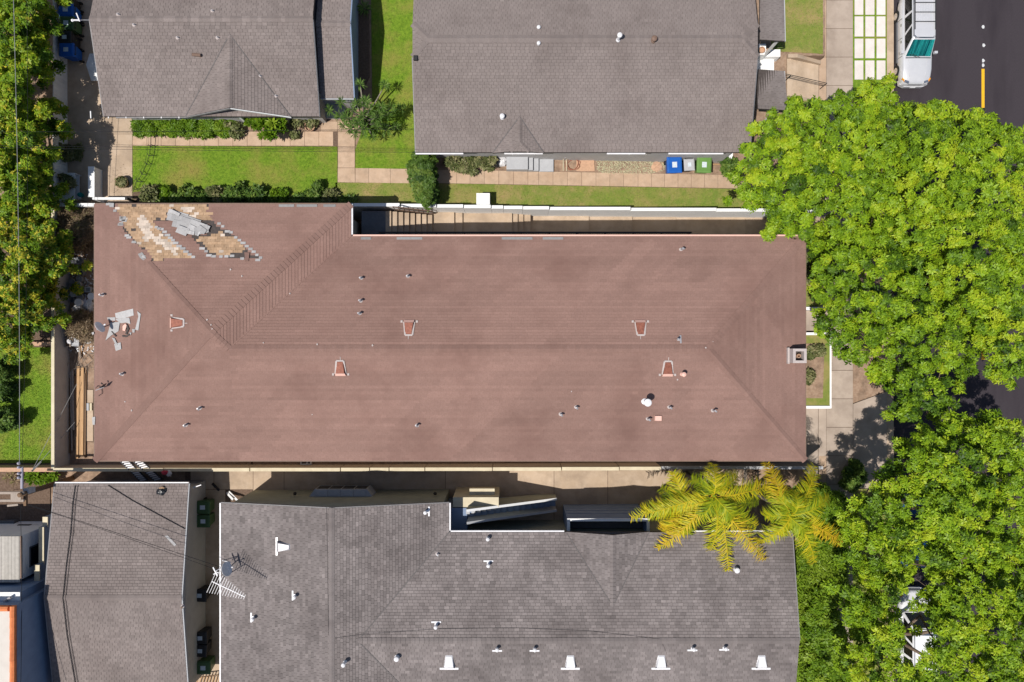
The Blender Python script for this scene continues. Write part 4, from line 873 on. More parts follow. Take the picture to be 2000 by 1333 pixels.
# ------------------------------------------------------------------ southern apartment building
h3 = thing('south_apartments', (0, -14, -.4), 'apartment building with mottled grey shingle roof, notch and small cross gable', 'building')
xw, xe, ynn = P(432, 0, 3.7).x, P(877, 0, 3.7).x, P(0, 983, 3.7).y; zl_, zrl, zrm = 3.7, 4.85, 4.6
xrd = P(648, 0, zrl).x; ynt = P(0, 1040, 3.7).y; yrm = P(0, 1252, zrm).y; ysb = -27.0
slE = (zrl - zl_) / (xe - xrd); xk = xrd + (zrl - zrm) / slE + .0; K = (xk, yrm, zrm)
xR = P(1547, 0, 3.7).x; slM = (zrm - zl_) / (ynt - yrm)
ys_end = yrm - (zrm - zl_) / slM; xv = xe
LW = [(xw, ynn, zl_), (xrd, ynn, zrl), (xrd, ysb, zrl), (xw, ysb, zl_)]
LE1 = [(xrd, ynn, zrl), (xe, ynn, zl_), (xe, ynt, zl_), K, (xrd, yrm, zrl)]
LE2 = [(xrd, yrm, zrl), K, (xv, ys_end, zl_), (xe, ysb, zl_), (xrd, ysb, zrl)]
MN = [(xe, ynt, zl_), (xR, ynt, zl_), (xR, yrm, zrm), K]; MS = [K, (xR, yrm, zrm), (xR, ys_end, zl_), (xe, ys_end, zl_)]
pMN = plane_of(MN); c0_, gx_, gy_ = pMN
zd = 4.32; xd = P(1197, 0, zd).x; dtop = (xd, (zd - c0_) / gy_, zd); df = (xd, ynt + .03, zd); dl = (P(1105, 0, 3.7).x, ynt + .03, 3.72); dr = (P(1268, 0, 3.7).x, ynt + .03, 3.72)
DL = [dl, df, dtop]; DR = [df, dr, dtop]
mm = MB(); mm.poly([(xw + .35, ynn - .12), (xe - .35, ynn - .12), (xe - .35, ynt - .45), (xR - .4, ynt - .45), (xR - .4, ys_end + .4), (xe, ys_end + .4), (xe, ysb), (xw + .35, ysb)], -2.0, 3.55); mm.build('wall', 'green_stucco', h3)
mm = MB(); g = [(xw + .35, 3.5), (xe - .35, 3.5), (xrd, zrl - .2)]; mm.prism([(a, ynn - .122, z) for a, z in g], [(a, ynn - .3, z) for a, z in g]); mm.build('gable_wall', 'green_stucco', h3)
mm = MB(); mm.prism([(xR - .42, ynt - .5, 3.5), (xR - .42, ys_end + .4, 3.5), (xR - .42, yrm, zrm - .2)], [(xR - .5, ynt - .5, 3.5), (xR - .5, ys_end + .4, 3.5), (xR - .5, yrm, zrm - .2)]); mm.build('gable_end', 'green_stucco', h3)
ro3 = shingle_roof(h3, [LW, LE1, LE2, MN, MS, DL, DR], 'grey_shingle', .15, .27, 51, contrast=.095, patch=.05, stain=.28)
caps(ro3, (xrd, ysb, zrl), (xrd, ynn, zrl), [plane_of(LW), plane_of(LE1)], 'grey_shingle', .23, .15, 52)
caps(ro3, (xR, yrm, zrm), K, [plane_of(MN), plane_of(MS)], 'grey_shingle', .24, .15, 53)
valley(ro3, (xe, ynt, zl_), K, .06); valley(ro3, K, (xv, ys_end, zl_), .06); valley(ro3, dl, dtop, .05); valley(ro3, dr, dtop, .05)
caps(ro3, df, dtop, [plane_of(DL), plane_of(DR)], 'grey_shingle', .2, .14, 54)
for a, b in (((xe + .05, ynn, zl_), (xe + .05, ynt, zl_)), ((xe, ynt + .05, zl_), (P(1102, 0, 3.7).x, ynt + .05, zl_)), ((xw - .06, ynn, zl_), (xw - .06, ysb, zl_)), ((P(1300, 0, 3.7).x, ynt + .05, zl_), (xR, ynt + .05, zl_))): trim(h3, a, b, 'white_metal', .07, .1)
trim(h3, (xw, ynn + .02, zl_), (xrd, ynn + .02, zrl), 'trim_grey', .05, .13, 'fascia', -.07); trim(h3, (xrd, ynn + .02, zrl), (xe, ynn + .02, zl_), 'trim_grey', .05, .13, 'fascia', -.07); trim(h3, (xR + .03, ynt, zl_), (xR + .03, yrm, zrm), 'trim_grey', .05, .12, 'fascia', -.07)
fMN, fMS, fLW, fLE = zplane(pMN), zplane(plane_of(MS)), zplane(plane_of(LW)), zplane(plane_of(LE1))
hood_vent(h3, G(556, 1068, fLW), math.pi, fLW, ('galv', None, 'galv'), .62, .52, .3, .22)
for a in (877, 1114, 1291, 1487): hood_vent(h3, G(a, 1291, fMS), -math.pi / 2, fMS, ('white_metal', None, 'white_metal'), .62, .56, .36, .22)
for a, b, f, an in ((971, 1271, fMS, -math.pi / 2), (1044, 1271, fMS, -math.pi / 2), (1352, 1270, fMS, -math.pi / 2), (1414, 1269, fMS, -math.pi / 2), (572, 1163, fLW, math.pi), (491, 1206, fLW, math.pi), (838, 999, fLE, 0), (852, 1215, fMN, math.pi / 2), (954, 1096, fMN, math.pi / 2)): bracket_vent(h3, G(a, b, f), an, f)
cap_vent(h3, G(953, 1051, fMN), .3, .06, .1); cap_vent(h3, G(776, 1283, fMS), .3, .1, .13); cap_vent(h3, G(674, 1293, fLE), .4, .07, .11); cap_vent(h3, G(1437, 1112, fMN), .25, .1, .14); pipe_vent(h3, G(854, 1082, fMN), .2, .03, 'white_metal')
# bay windows and lamps on the northern wall
def bay(x0, x1, z0_, z1, n, dp=.4):
    y0 = ynn - .115
    mm = MB(); mm.poly([(x0, y0), (x0 + .3, y0 + dp), (x1 - .3, y0 + dp), (x1, y0)], z0_, z1); b_ = mm.build('bay_window', 'grey_paint', h3)
    for k in range(n):
        a = x0 + .34 + (x1 - x0 - .68) * k / n; e_ = x0 + .34 + (x1 - x0 - .68) * (k + 1) / n
        mm = MB(); mm.box(a + .03, e_ - .03, y0 + dp + .002, y0 + dp + .01, z0_ + .2, z1 - .12); mm.build('pane', 'glass_dark', b_)
        mm = MB(); mm.box(a + .02, e_ - .02, y0 + .05, y0 + dp - .02, z1 + .002, z1 + .03); mm.build('roof_panel', 'grey_paint', b_)
bay(P(605, 0, 1.6).x, P(728, 0, 1.6).x, .6, 1.7, 4)
for a in (576, 850): mm = MB(); xx = P(a, 0, 1.7).x; mm.lathe((xx, ynn + .05, 1.6), [(.07, 0), (.1, .12), (.05, .2), (.01, .24)], 10); mm.build('wall_lamp', 'black_metal', h3)
# block beside the stair
bx = thing('stair_tower', (P(937, 0, 1).x, ynn - .3, -.3), 'cream block with window hood beside the dark stair', 'wall')
xa, xb = P(885, 0, 2.2).x, P(974, 0, 2.2).x
mm = MB(); mm.box(xa, xb, ynn - .55, ynn - .02, -1, 2.3); mm.build('wall', 'cream', bx)
mm = MB(); mm.box(P(917, 0, 1.7).x, P(966, 0, 1.7).x, ynn - .018, ynn + .32, 1.35, 1.7); hd = mm.build('window_hood', 'cream', bx)
mm = MB(); mm.box(P(920, 0, 1.4).x, P(964, 0, 1.4).x, ynn - .016, ynn + .02, .6, 1.34); mm.build('window', 'glass_dark', bx)
# stair in the notch, its dark blue colour imitates shade
sx = thing('entry_stair', (P(1000, 0, 1).x, ynt + .7, -.5), 'stair coloured dark blue for shade with pale handrails in roof notch', 'stairs')
xa, xb = P(912, 0, 2.4).x, P(1085, 0, -.3).x; n = 14
mm = MB(); mm.box(xe - .34, xa, ynt - .4, ynn - .6, -.6, 2.3); mm.build('landing', 'blue_shade', sx)
for k in range(n):
    z = 2.2 - (k + 1) * (2.75 / (n + 1)); mm = MB(); mm.box(xa + (xb - xa) * k / n + .003, xa + (xb - xa) * (k + 1) / n, ynt + .38, ynn - .62, -.9, z); mm.build('step', 'blue_shade', sx)
for yy, mt in ((ynn - .58, 'cream'), (ynt + .28, 'grey_paint')):
    mm = MB(); A = (xa + .05, yy, 3.1); B = (xb, yy, .45); mm.prism([(A[0], yy, A[2]), (B[0], yy, B[2]), (B[0], yy + .1, B[2]), (A[0], yy + .1, A[2])], [(A[0], yy, 1.2), (B[0], yy, -.9), (B[0], yy + .1, -.9), (A[0], yy + .1, 1.2)]); pr = mm.build('parapet', 'green_stucco' if mt == 'cream' else 'grey_paint', sx)
    mm = MB(); mm.bar((A[0], yy + .05, A[2] + .04), (B[0], yy + .05, B[2] + .04), .13, .06); mm.build('coping', 'white_paint' if mt == 'cream' else 'grey_paint', pr)
for k in range(6):
    mm = MB(); xx = xa - .05 + k * .28; mm.box(xx, xx + .2, ynn - .9, ynn - .64, 2.25 - .19 * k, 2.42 - .19 * k); mm.build('tread_end', 'grey_paint', sx)
# porch box with white rim
pb = thing('porch_balcony', (P(1187, 0, 2).x, ynt + .3, -.6), 'dark recessed balcony box with pale blue-white rim', 'balcony')
xa, xb = P(1108, 0, 2.6).x, P(1268, 0, 2.6).x; yo = P(0, 1013, 2.6).y
for (x0, x1, y0, y1) in ((xa, xb, yo - .13, yo), (xa, xa + .13, ynt - .4, yo - .131), (xb - .13, xb, ynt - .4, yo - .131)):
    mm = MB(); mm.box(x0, x1, y0, y1, -1.2, 2.6); w_ = mm.build('parapet', 'blue_shade', pb); mm = MB(); mm.box(x0 - .01, x1 + .01, y0 - .01, y1 + .01, 2.603, 2.66); mm.build('coping', 'white_paint', w_)
mm = MB(); mm.box(xa + .131, xb - .131, ynt - .4, yo - .131, -1.2, 1.5); mm.build('floor', 'dark_grey', pb)
for k in range(3): mm = MB(); mm.box(xa + .02, xb - .02, yo + .002, yo + .02, .3 + k * .6, .36 + k * .6); mm.build('trim_band', 'blue_shade', pb)

# ------------------------------------------------------------------ garage in the south west
h4 = thing('garage', (-20.9, -13.5, 0), 'low garage with grey-brown gable shingle roof and cable shadows', 'garage')
xl, xr, ye, yr5, ze, zr5 = -24.52, -17.35, -7.65, -13.47, 2.6, 3.4; yn = 2 * yr5 - ye
FA = [(xl, ye, ze), (xr, ye, ze), (xr, yr5, zr5), (xl, yr5, zr5)]; FB = [(xl, yr5, zr5), (xr, yr5, zr5), (xr, yn, ze), (xl, yn, ze)]
mm = MB(); mm.box(xl + .3, xr - .25, ye - .35, yn + .3, -.3, 2.45); mm.build('wall', 'grey_stucco', h4)
mm = MB()
for xx in (xl + .31, xr - .37): mm.prism([(xx, ye - .4, 2.4), (xx, yn + .4, 2.4), (xx, yr5, 3.2)], [(xx + .1, ye - .4, 2.4), (xx + .1, yn + .4, 2.4), (xx + .1, yr5, 3.2)])
mm.build('gable_end', 'grey_stucco', h4)
ro4 = shingle_roof(h4, [FA, FB], 'brown_shingle', .15, .27, 61, contrast=.06, patch=.035, stain=.12)
caps(ro4, (xl, yr5, zr5), (xr, yr5, zr5), [plane_of(FA), plane_of(FB)], 'brown_shingle', .22, .15, 62)
trim(h4, (xl, ye + .05, ze), (xr, ye + .05, ze), 'white_metal', .06, .1)
trim(h4, (xr + .03, ye, ze), (xr + .03, yr5, zr5), 'grey_paint', .06, .13, 'fascia', -.07); trim(h4, (xr + .03, yr5, zr5), (xr + .03, yn, ze), 'grey_paint', .06, .13, 'fascia', -.07)
trim(h4, (xl - .03, ye, ze), (xl - .03, yr5, zr5), 'trim_grey', .06, .13, 'fascia', -.07); trim(h4, (xl - .03, yr5, zr5), (xl - .03, yn, ze), 'trim_grey', .06, .13, 'fascia', -.07)
fG = zplane(plane_of(FA))
pipe_vent(h4, G(357, 1184, zplane(plane_of(FB))), .18, .03, 'brown_metal'); px_patch(h4, [(322, 1047), (328, 1046), (345, 1064), (341, 1067)], 'bare_shingle', .03, 'patch', f=fG)
trim(h4, (xr + .06, ye - .3, 2.2), (xr + .5, ye - .15, 2.2), 'white_metal', .05, .05, 'downpipe', 0)

# ------------------------------------------------------------------ buildings at the south-western edge
h5 = thing('tile_edged_house', (-27.5, -17, 0), 'pale stucco house tinted blue for shade with flat cream roof edged in orange tiles', 'house')
zt = 4.9; xe5 = P(30, 0, zt).x; yt = P(0, 1184, zt).y
mm = MB(); mm.box(-36, xe5, -32, yt, -.3, zt - .12); mm.build('wall', 'blue_shade', h5)  # wall colour already holds the blue shade of pale stucco
mm = MB(); mm.box(-36, xe5 - .28, -32, yt - .28, zt - .119, zt - .02); mm.build('roof', 'membrane', h5)
mm = MB(); mm.box(-36, xe5 - .9, -32, yt - .9, zt - .019, zt - .012); mm.build('roof_sheet', 'membrane', h5)
k = yt
while k > -24:   # orange tiles along the eastern and northern edge
    mm = MB(); mm.tube([(xe5 - .12, k, zt - .02), (xe5 - .12, k - .545, zt)], .15, 8, rnd.uniform(.88, 1.1)); mm.build('tile', 'terracotta', h5); k -= .55
k = xe5 - .3
while k > -29:
    mm = MB(); mm.tube([(k, yt - .12, zt), (k - .545, yt - .12, zt - .02)], .15, 8, rnd.uniform(.88, 1.1)); mm.build('tile', 'terracotta', h5); k -= .55
zb = 4.2
h6 = thing('flat_annex', (-27, -13.5, 0), 'pale annex tinted blue for shade with white flat roof and small vent', 'house')
y0, y1 = P(0, 1183, zb).y, P(0, 1158, zb).y; mm = MB(); mm.box(-36, P(38, 0, zb).x, y0 + .02, y1, -.3, zb - .05); mm.build('wall', 'blue_shade', h6)  # same shade-tinted blue on the annex wall
mm = MB(); mm.box(-36, P(38, 0, zb).x + .02, y0 + .01, y1 + .02, zb - .049, zb); mm.build('roof', 'white_paint', h6)
p = P(17, 1170, zb + .1); mm = MB(); mm.tube([(p.x - .18, p.y - .1, zb + .12), (p.x + .18, p.y + .12, zb + .2)], .06, 8); mm.box(p.x - .2, p.x - .1, p.y - .14, p.y - .04, zb, zb + .2); mm.build('vent_pipe', 'galv', h6)
mm = MB(); mm.box(-36, P(60, 0, 2.6).x, y1 + .021, P(0, 1138, 2.6).y, -.3, 2.6); mm.build('lower_block', 'blue_shade', h6)
h7 = thing('plank_roof_shed', (-27.5, -11.5, 0), 'shed with flat pale plank roof and shaded white wall', 'shed')
zb = 3.2; x1 = P(38, 0, zb).x; y0, y1 = P(0, 1138, zb).y, P(0, 1048, zb).y
mm = MB(); mm.box(-36, x1 - .12, y0 + .05, y1 - .05, -.3, zb - .08); mm.build('wall', 'white_stucco', h7)
k = -30.0
while k < x1 - .05: mm = MB(); mm.box(k + .005, min(k + .175, x1), y0, y1, zb - .08, zb + rnd.uniform(-.004, .004), rnd.uniform(.9, 1.08)); mm.build('roof_plank', 'plank_roof', h7); k += .18
trim(h7, (x1 + .05, y0 + .2, zb), (x1 + .05, y1, zb), 'brown_metal', .07, .08)
mm = MB(); mm.box(x1 - .119, x1 - .09, y0 + .5, y0 + 1.6, .9, 2.3); wn = mm.build('window', 'dark_grey', h7); mm = MB(); mm.box(x1 - .088, x1 - .08, y0 + .58, y0 + 1.52, .98, 2.22); mm.build('pane', 'glass_dark', wn)
h8 = thing('stepped_wall', (-25.1, -14, 0), 'tall stepped side wall with cream and shade-blue coping beside garage', 'wall')
for (b0, b1, x_, z_, mt) in ((1010, 1030, 88, 1.9, 'cream'), (1030, 1103, 80.5, 2.15, 'cream'), (1104, 1139, 72, 2.5, 'cream'), (1140, 1233, 74, 2.45, 'blue_shade'), (1234, 1301, 86, 2.0, 'blue_shade'), (1302, 1400, 94, 1.7, 'blue_shade')):  # cream copings are the sunlit ones, blue copings have shade in their colour
    xx = P(x_, 0, z_).x; y0, y1 = P(0, b1, z_).y, P(0, b0, z_).y
    mm = MB(); mm.box(xx - .12, xx + .12, y0, y1, -.3, z_ - .06); pn = mm.build('panel', 'blue_shade', h8); mm = MB(); mm.box(xx - .14, xx + .14, y0 + .003, y1 - .003, z_ - .059, z_); mm.build('coping', mt, pn)

# ------------------------------------------------------------------ vegetation
def norm(a): return a / (np.linalg.norm(a, axis=-1, keepdims=True) + 1e-9)
def spray_mesh(C, N, k, ln, wd, T, rg, droop=.25, lobes=True):
    """k pointed leaves radiating from each centre C, lying across the normal N"""
    n = len(C)
    r = norm(rg.normal(size=(n, 3))); U = norm(np.cross(N, r)); Wv = np.cross(N, U)
    a = rg.uniform(0, 2 * np.pi, (n, 1)) + np.arange(k)[None, :] * 2 * np.pi / k + rg.uniform(-.3, .3, (n, k))
    D = np.cos(a)[..., None] * U[:, None] + np.sin(a)[..., None] * Wv[:, None]
    Q = -np.sin(a)[..., None] * U[:, None] + np.cos(a)[..., None] * Wv[:, None]
    sc = rg.uniform(.55, 1.5, (n, 1)); L = (ln * sc * rg.uniform(.65, 1.3, (n, k)))[..., None]; Wd = (wd * sc * rg.uniform(.7, 1.25, (n, k)))[..., None]
    lift = rg.uniform(-.25, .55, (n, k))[..., None]
    Nn = N[:, None]
    B = C[:, None] + D * L * .05
    Mid = B + D * L * .5 + Nn * L * lift * .5
    Tip = B + D * L + Nn * L * (lift * .7 - droop)
    V = np.stack([B, Mid - Q * Wd, Tip, Mid + Q * Wd], axis=2).reshape(-1, 3)
    F = np.arange(n * k * 4).reshape(-1, 4)
    t = (T[:, None] + rg.normal(0, .07, (n, k))).reshape(-1)
    return V, F, np.clip(t, 0, 1)
def edge_dist(p, poly):
    d = 1e9
    for i in range(len(poly)):
        a = poly[i]; b = poly[(i + 1) % len(poly)]; vx, vy = b[0] - a[0], b[1] - a[1]
        t = max(0, min(1, ((p[0] - a[0]) * vx + (p[1] - a[1]) * vy) / (vx * vx + vy * vy + 1e-9)))
        d = min(d, math.hypot(p[0] - a[0] - t * vx, p[1] - a[1] - t * vy))
    return d
def clumps(poly, z_edge, z_top, spacing, dome, q, excl=(), jitter=.45, f=None):
    """clump centres spread through the crown volume"""
    xs = [p[0] for p in poly]; ys_ = [p[1] for p in poly]; pts = []; out = []
    for _ in range(9000):
        p = (q.uniform(min(xs), max(xs)), q.uniform(min(ys_), max(ys_)))
        if not inside(p, poly) or any(inside(p, e) for e in excl): continue
        if any((p[0] - o[0]) ** 2 + (p[1] - o[1]) ** 2 < spacing ** 2 for o in pts): continue
        pts.append(p)
    for p in pts:
        e = min(1, edge_dist(p, poly) / dome); z = z_edge + (z_top - z_edge) * math.sqrt(e * (2 - e)) + q.uniform(-jitter, jitter)
        out.append(P(p[0], p[1], z))
    return out
def foliage(parent, name, cs, radius, per, k, ln, wd, mat, seed, base=.5, spread=.16, flower=0.0, flat=.62, under=.35, leafvar=.15, mast=None):
    rg = np.random.default_rng(seed); C = []; N = []; T = []; q = random.Random(seed)
    for c in cs:
        r = radius * q.uniform(.7, 1.3); n = int(per * (r / radius) ** 2); ct = base + q.gauss(0, spread)
        d = norm(rg.normal(size=(n, 3))); d[:, 2] = np.where(d[:, 2] < -under, -d[:, 2], d[:, 2])
        rr = r * rg.uniform(.45, 1.0, (n, 1)) ** .6 * (1 + .18 * np.sin(d[:, :1] * 7 + seed) * np.cos(d[:, 1:2] * 6))
        pos = np.array(c)[None] + d * rr * np.array([1, 1, flat])[None]
        nn = norm(d * .8 + np.array([0, 0, .5])[None] + rg.normal(0, .5, (n, 3)))
        t = ct + rg.normal(0, leafvar, n)
        if flower:
            fl = (rg.uniform(size=n) < flower * q.uniform(.1, 2.0)) & (d[:, 2] > .15); t = np.clip(t, 0, .74); t = np.where(fl, rg.uniform(.86, 1, n), t)
        C.append(pos); N.append(nn); T.append(t)
    C = np.concatenate(C); N = np.concatenate(N); T = np.concatenate(T)
    V, F, Tt = spray_mesh(C, N, k, ln, wd, T, rg)
    if mast is None: return np_mesh(name, V, F, Tt, mat, parent)
    return V, F, Tt
def shrink(poly, d):
    out = []; n = len(poly); a = sum(poly[i][0] * poly[(i + 1) % n][1] - poly[(i + 1) % n][0] * poly[i][1] for i in range(n)); sg = 1 if a > 0 else -1
    for i in range(n):
        p, c, q_ = poly[i - 1], poly[i], poly[(i + 1) % n]
        e1 = Vector((c[0] - p[0], c[1] - p[1])).normalized(); e2 = Vector((q_[0] - c[0], q_[1] - c[1])).normalized(); nn = Vector((-(e1.y + e2.y), e1.x + e2.x))
        if nn.length < 1e-3: out.append(c); continue
        nn.normalize(); out.append((c[0] + sg * nn.x * d, c[1] + sg * nn.y * d))
    return out
def tree(name, poly, base, z_edge, z_top, label, group=None, seed=1, spacing=18.5, dome=150, radius=.36, per=52, k=5, ln=.15, wd=.035, mat='leaf_tree', base_t=.55, excl=(), flower=0.0, trunk_r=.24, fill=.3, spread=.19, fork=1.8, shr=8, gaps=9):
    q = random.Random(seed); t = thing(name, base, label, 'tree', group); b = Vector(base)
    poly = shrink(poly, shr); xs_ = [p[0] for p in poly]; yy_ = [p[1] for p in poly]; excl = list(excl)
    for _ in range(gaps):
        gx_, gy_, gr = q.uniform(min(xs_), max(xs_)), q.uniform(min(yy_), max(yy_)), q.uniform(10, 22); ga = q.uniform(0, 3)
        excl.append([(gx_ + gr * q.uniform(.6, 1.3) * math.cos(k_ * 1.047 + ga), gy_ + .7 * gr * q.uniform(.6, 1.3) * math.sin(k_ * 1.047 + ga)) for k_ in range(6)])
    cs = clumps(poly, z_edge, z_top, spacing, dome, q, excl, .75)
    low = [c + Vector((q.uniform(-.7, .7), q.uniform(-.7, .7), -q.uniform(.7, 1.7))) for c in cs if q.random() < fill]
    foliage(t, 'crown', cs + low, radius, per, k, ln, wd, mat, seed, base_t, spread, flower)
    mm = MB(); top = b + Vector((q.uniform(-.3, .3), q.uniform(-.3, .3), fork))
    mm.tube([b - Vector((0, 0, .3)), b + Vector((.05, .03, fork * .5)), top], [trunk_r * 1.35, trunk_r, trunk_r * .85], 9)
    mm.build('trunk', 'bark', t, smooth=True)
    # limbs: group clumps by direction, each limb forks to its clumps
    nl = 6; limbs = [[] for _ in range(nl)]
    for c in cs: limbs[int((math.atan2(c.y - top.y, c.x - top.x) + math.pi) / (2 * math.pi) * nl) % nl].append(c)
    for grp in limbs:
        if not grp: continue
        cen = sum(grp, Vector()) / len(grp); hub = top.lerp(cen, .55) + Vector((0, 0, -.5)); mb = MB()
        mb.tube([top - Vector((0, 0, .15)), top.lerp(hub, .5) + Vector((0, 0, .25)), hub], [trunk_r * .55, trunk_r * .38, trunk_r * .26], 7)
        nodes = [(hub, 0)]
        for c in sorted(grp, key=lambda c: (c - hub).length):
            nd, lv = min(nodes, key=lambda n_: (n_[0] - c).length); e_ = c - Vector((0, 0, .12)); mid = nd.lerp(e_, .5) + Vector((q.uniform(-.18, .18), q.uniform(-.18, .18), q.uniform(-.3, -.05)))
            r0 = max(.012, trunk_r * .24 * .72 ** lv); mb.tube([nd, mid, e_], [r0, r0 * .8, r0 * .62], 5); nodes.append((e_, lv + 1))
            if q.random() < .6: mb.tube([mid, mid + Vector((q.uniform(-.5, .5), q.uniform(-.5, .5), q.uniform(0, .35)))], [.012, .005], 4)
        mb.build('limb', 'bark', t, smooth=True)
    return t
STG = 'street trees'
tree('street_tree', [(1425, 340), (1438, 285), (1490, 262), (1500, 218), (1545, 206), (1600, 190), (1660, 170), (1698, 156), (1738, 156), (1752, 192), (1770, 260), (1780, 400), (1720, 470), (1620, 480), (1515, 452), (1470, 410), (1440, 392)], (18.0, 9.3, -1.35), 4.0, 6.4, 'bright green street tree spreading over the long house roof', None, 101, base_t=.53)
tree('street_tree', [(1752, 205), (1800, 197), (1850, 206), (1880, 218), (1905, 212), (1958, 235), (1990, 262), (2030, 330), (2040, 520), (2030, 745), (1965, 738), (1930, 700), (1880, 640), (1800, 560), (1740, 470), (1730, 330)], (22.0, 7.4, Z_WALK), 3.6, 6.6, 'yellow-green street tree reaching over the road below yellow dash', None, 102, base_t=.62)
tree('street_tree', [(1575, 480), (1640, 455), (1740, 440), (1820, 520), (1900, 620), (1905, 730), (1880, 800), (1835, 822), (1780, 822), (1742, 808), (1742, 775), (1715, 745), (1690, 720), (1650, 715), (1612, 680), (1592, 640), (1588, 560)], (21.6, 1.2, Z_WALK), 3.4, 6.0, 'green street tree in front of the red roof building', None, 103, base_t=.48, gaps=22)
CARGAP = [(1752, 1158), (1800, 1152), (1830, 1178), (1824, 1235), (1800, 1300), (1762, 1292), (1750, 1230)]
SUNGAP = [(1775, 1338), (1905, 1338), (1905, 1450), (1775, 1450)]
BLUEGAP = [(1752, 1092), (1815, 1085), (1825, 1150), (1780, 1155)]
tree('street_tree', [(1648, 1030), (1660, 985), (1700, 935), (1750, 885), (1800, 832), (1850, 808), (1950, 806), (2010, 835), (2050, 900), (2050, 1100), (1900, 1130), (1760, 1130), (1665, 1120)], (21.7, -9.9, Z_WALK), 4.2, 6.6, 'round green street tree below the driveway apron', None, 104, base_t=.56, excl=[BLUEGAP])
tree('street_tree', [(1640, 1400), (1645, 1290), (1668, 1250), (1640, 1200), (1650, 1130), (1680, 1100), (1760, 1090), (1900, 1085), (2050, 1080), (2050, 1420)], (21.7, -16.8, Z_WALK), 3.6, 6.2, 'green street tree above white parked van', None, 105, base_t=.57, excl=[CARGAP, BLUEGAP, SUNGAP])
WT = dict(shr=13, mat='leaf_flower', spacing=17, dome=110, radius=.35, per=58, ln=.145, wd=.037, fill=.9)
tree('flowering_tree', [(-60, -60), (98, -60), (99, 60), (101, 110), (78, 150), (70, 230), (40, 260), (-60, 260)], (-27.6, 16.5, 0), 2.3, 4.0, 'green tree top left beside white board fence', None, 111, base_t=.56, flower=.02, **WT)
tree('flowering_tree', [(-60, 200), (60, 190), (102, 200), (99, 262), (92, 330), (102, 420), (60, 440), (-60, 440)], (-27.4, 9.6, 0), 2.3, 4.1, 'olive-green tree with scattered yellow flowers left of driveway', None, 112, base_t=.58, flower=.10, **WT)
tree('flowering_tree', [(-60, 430), (60, 425), (104, 425), (112, 470), (138, 520), (112, 562), (96, 605), (84, 640), (60, 668), (30, 690), (-60, 690)], (-27.6, 3.6, 0), 2.2, 4.0, 'tree full of yellow blossom beside the grey wall', None, 113, base_t=.46, flower=.34, **WT)

def bush(name, px, py, r, h, label, mat='leaf_shrub', f=zN, seed=None, per=75, k=5, ln=.16, wd=.04, n=10, cat='shrub', group=None, base_t=.5, flower=0):
    global _bs
    _bs += 1; seed = seed or 500 + _bs; q = random.Random(seed); b = G(px, py, f); t = thing(name, b, label, cat, group)
    top = P(px, py, b.z + h * .6); cs = [Vector((top.x + q.gauss(0, .5) * r, top.y + q.gauss(0, .4) * r, b.z + h * q.uniform(.2, .95))) for _ in range(n)]
    foliage(t, 'foliage', cs, r * .4, per, k, ln, wd, mat, seed, base_t, .12, flower)
    mm = MB()
    for c in cs: mm.tube([b + Vector((q.uniform(-.05, .05), q.uniform(-.05, .05), -.05)), b.lerp(c, .6) + Vector((0, 0, .05)), c], [.025, .018, .008], 5)
    mm.build('stem', 'bark', t); return t
_bs = 0
def hedge(name, poly, z_edge, z_top, label, f=zN, seed=5, spacing=9, radius=.3, per=130, ln=.075, wd=.022, mat='leaf_shrub', k=5, dome=10, base_t=.5, cat='hedge', jitter=.12, leafvar=.1):
    q = random.Random(seed); cx = sum(p[0] for p in poly) / len(poly); cy = sum(p[1] for p in poly) / len(poly); b = G(cx, cy, f)
    cs = clumps(poly, b.z + z_edge, b.z + z_top, spacing, dome, q, (), jitter); low = [Vector((c.x, c.y, b.z + (c.z - b.z) * .45)) for c in cs]
    t = thing(name, b, label, cat); foliage(t, 'foliage', cs + low, radius, per, k, ln, wd, mat, seed, base_t, .12, leafvar=leafvar)
    mm = MB()
    for c in cs[::3]: mm.tube([(c.x, c.y, b.z - .05), (c.x + .03, c.y, (b.z + c.z) / 2), tuple(c)], [.03, .02, .01], 5)
    mm.build('stem', 'bark', t); return t
hedge('tall_hedge', [(807, 302), (838, 300), (846, 330), (844, 400), (830, 403), (812, 372), (804, 345)], 1.0, 1.7, 'tall clipped green hedge across the garden path', seed=21, per=170, base_t=.42)
hedge('border_planting', [(266, 237), (330, 236), (452, 237), (456, 256), (400, 257), (266, 256)], .25, .45, 'low strip of bright green plants under the bungalow eave', seed=22, mat='leaf_fern', ln=.13, wd=.026, per=110, base_t=.5)
for a, b, r, h, lb, mt in ((291, 376, .62, .8, 'grey-green shrub at left end of border by driveway', 'leaf_olive'), (322, 379, .45, .5, 'yellow-green shrub beside grey-green shrub in border', 'leaf_fern'), (368, 378, .45, .5, 'small dark shrub left of the pale bush', 'leaf_shrub'), (425, 376, .55, .75, 'pale pinkish-olive shrub in the lawn border', 'leaf_olive'), (455, 372, .6, .8, 'dark leafy shrub beside pale shrub in the lawn border', 'leaf_shrub'), (492, 378, .55, .7, 'dark green shrub near the middle of the lawn border', 'leaf_shrub'), (545, 384, .4, .4, 'small light green plant between the dark border shrubs', 'leaf_fern'), (617, 376, .55, .7, 'dark shrub near the right end of the lawn border', 'leaf_shrub'), (648, 383, .42, .5, 'last small shrub of the lawn border on the right', 'leaf_olive')):
    bush('shrub', a, b, r, h, lb, mt)
for a, b, r, h, lb in ((893, 315, .55, .6, 'olive shrub nearest the tall hedge in house bed'), (921, 316, .5, .6, 'middle olive shrub in the house bed'), (947, 316, .5, .6, 'olive shrub beside the black sack in house bed')): bush('shrub', a, b, r, h, lb, 'leaf_olive')
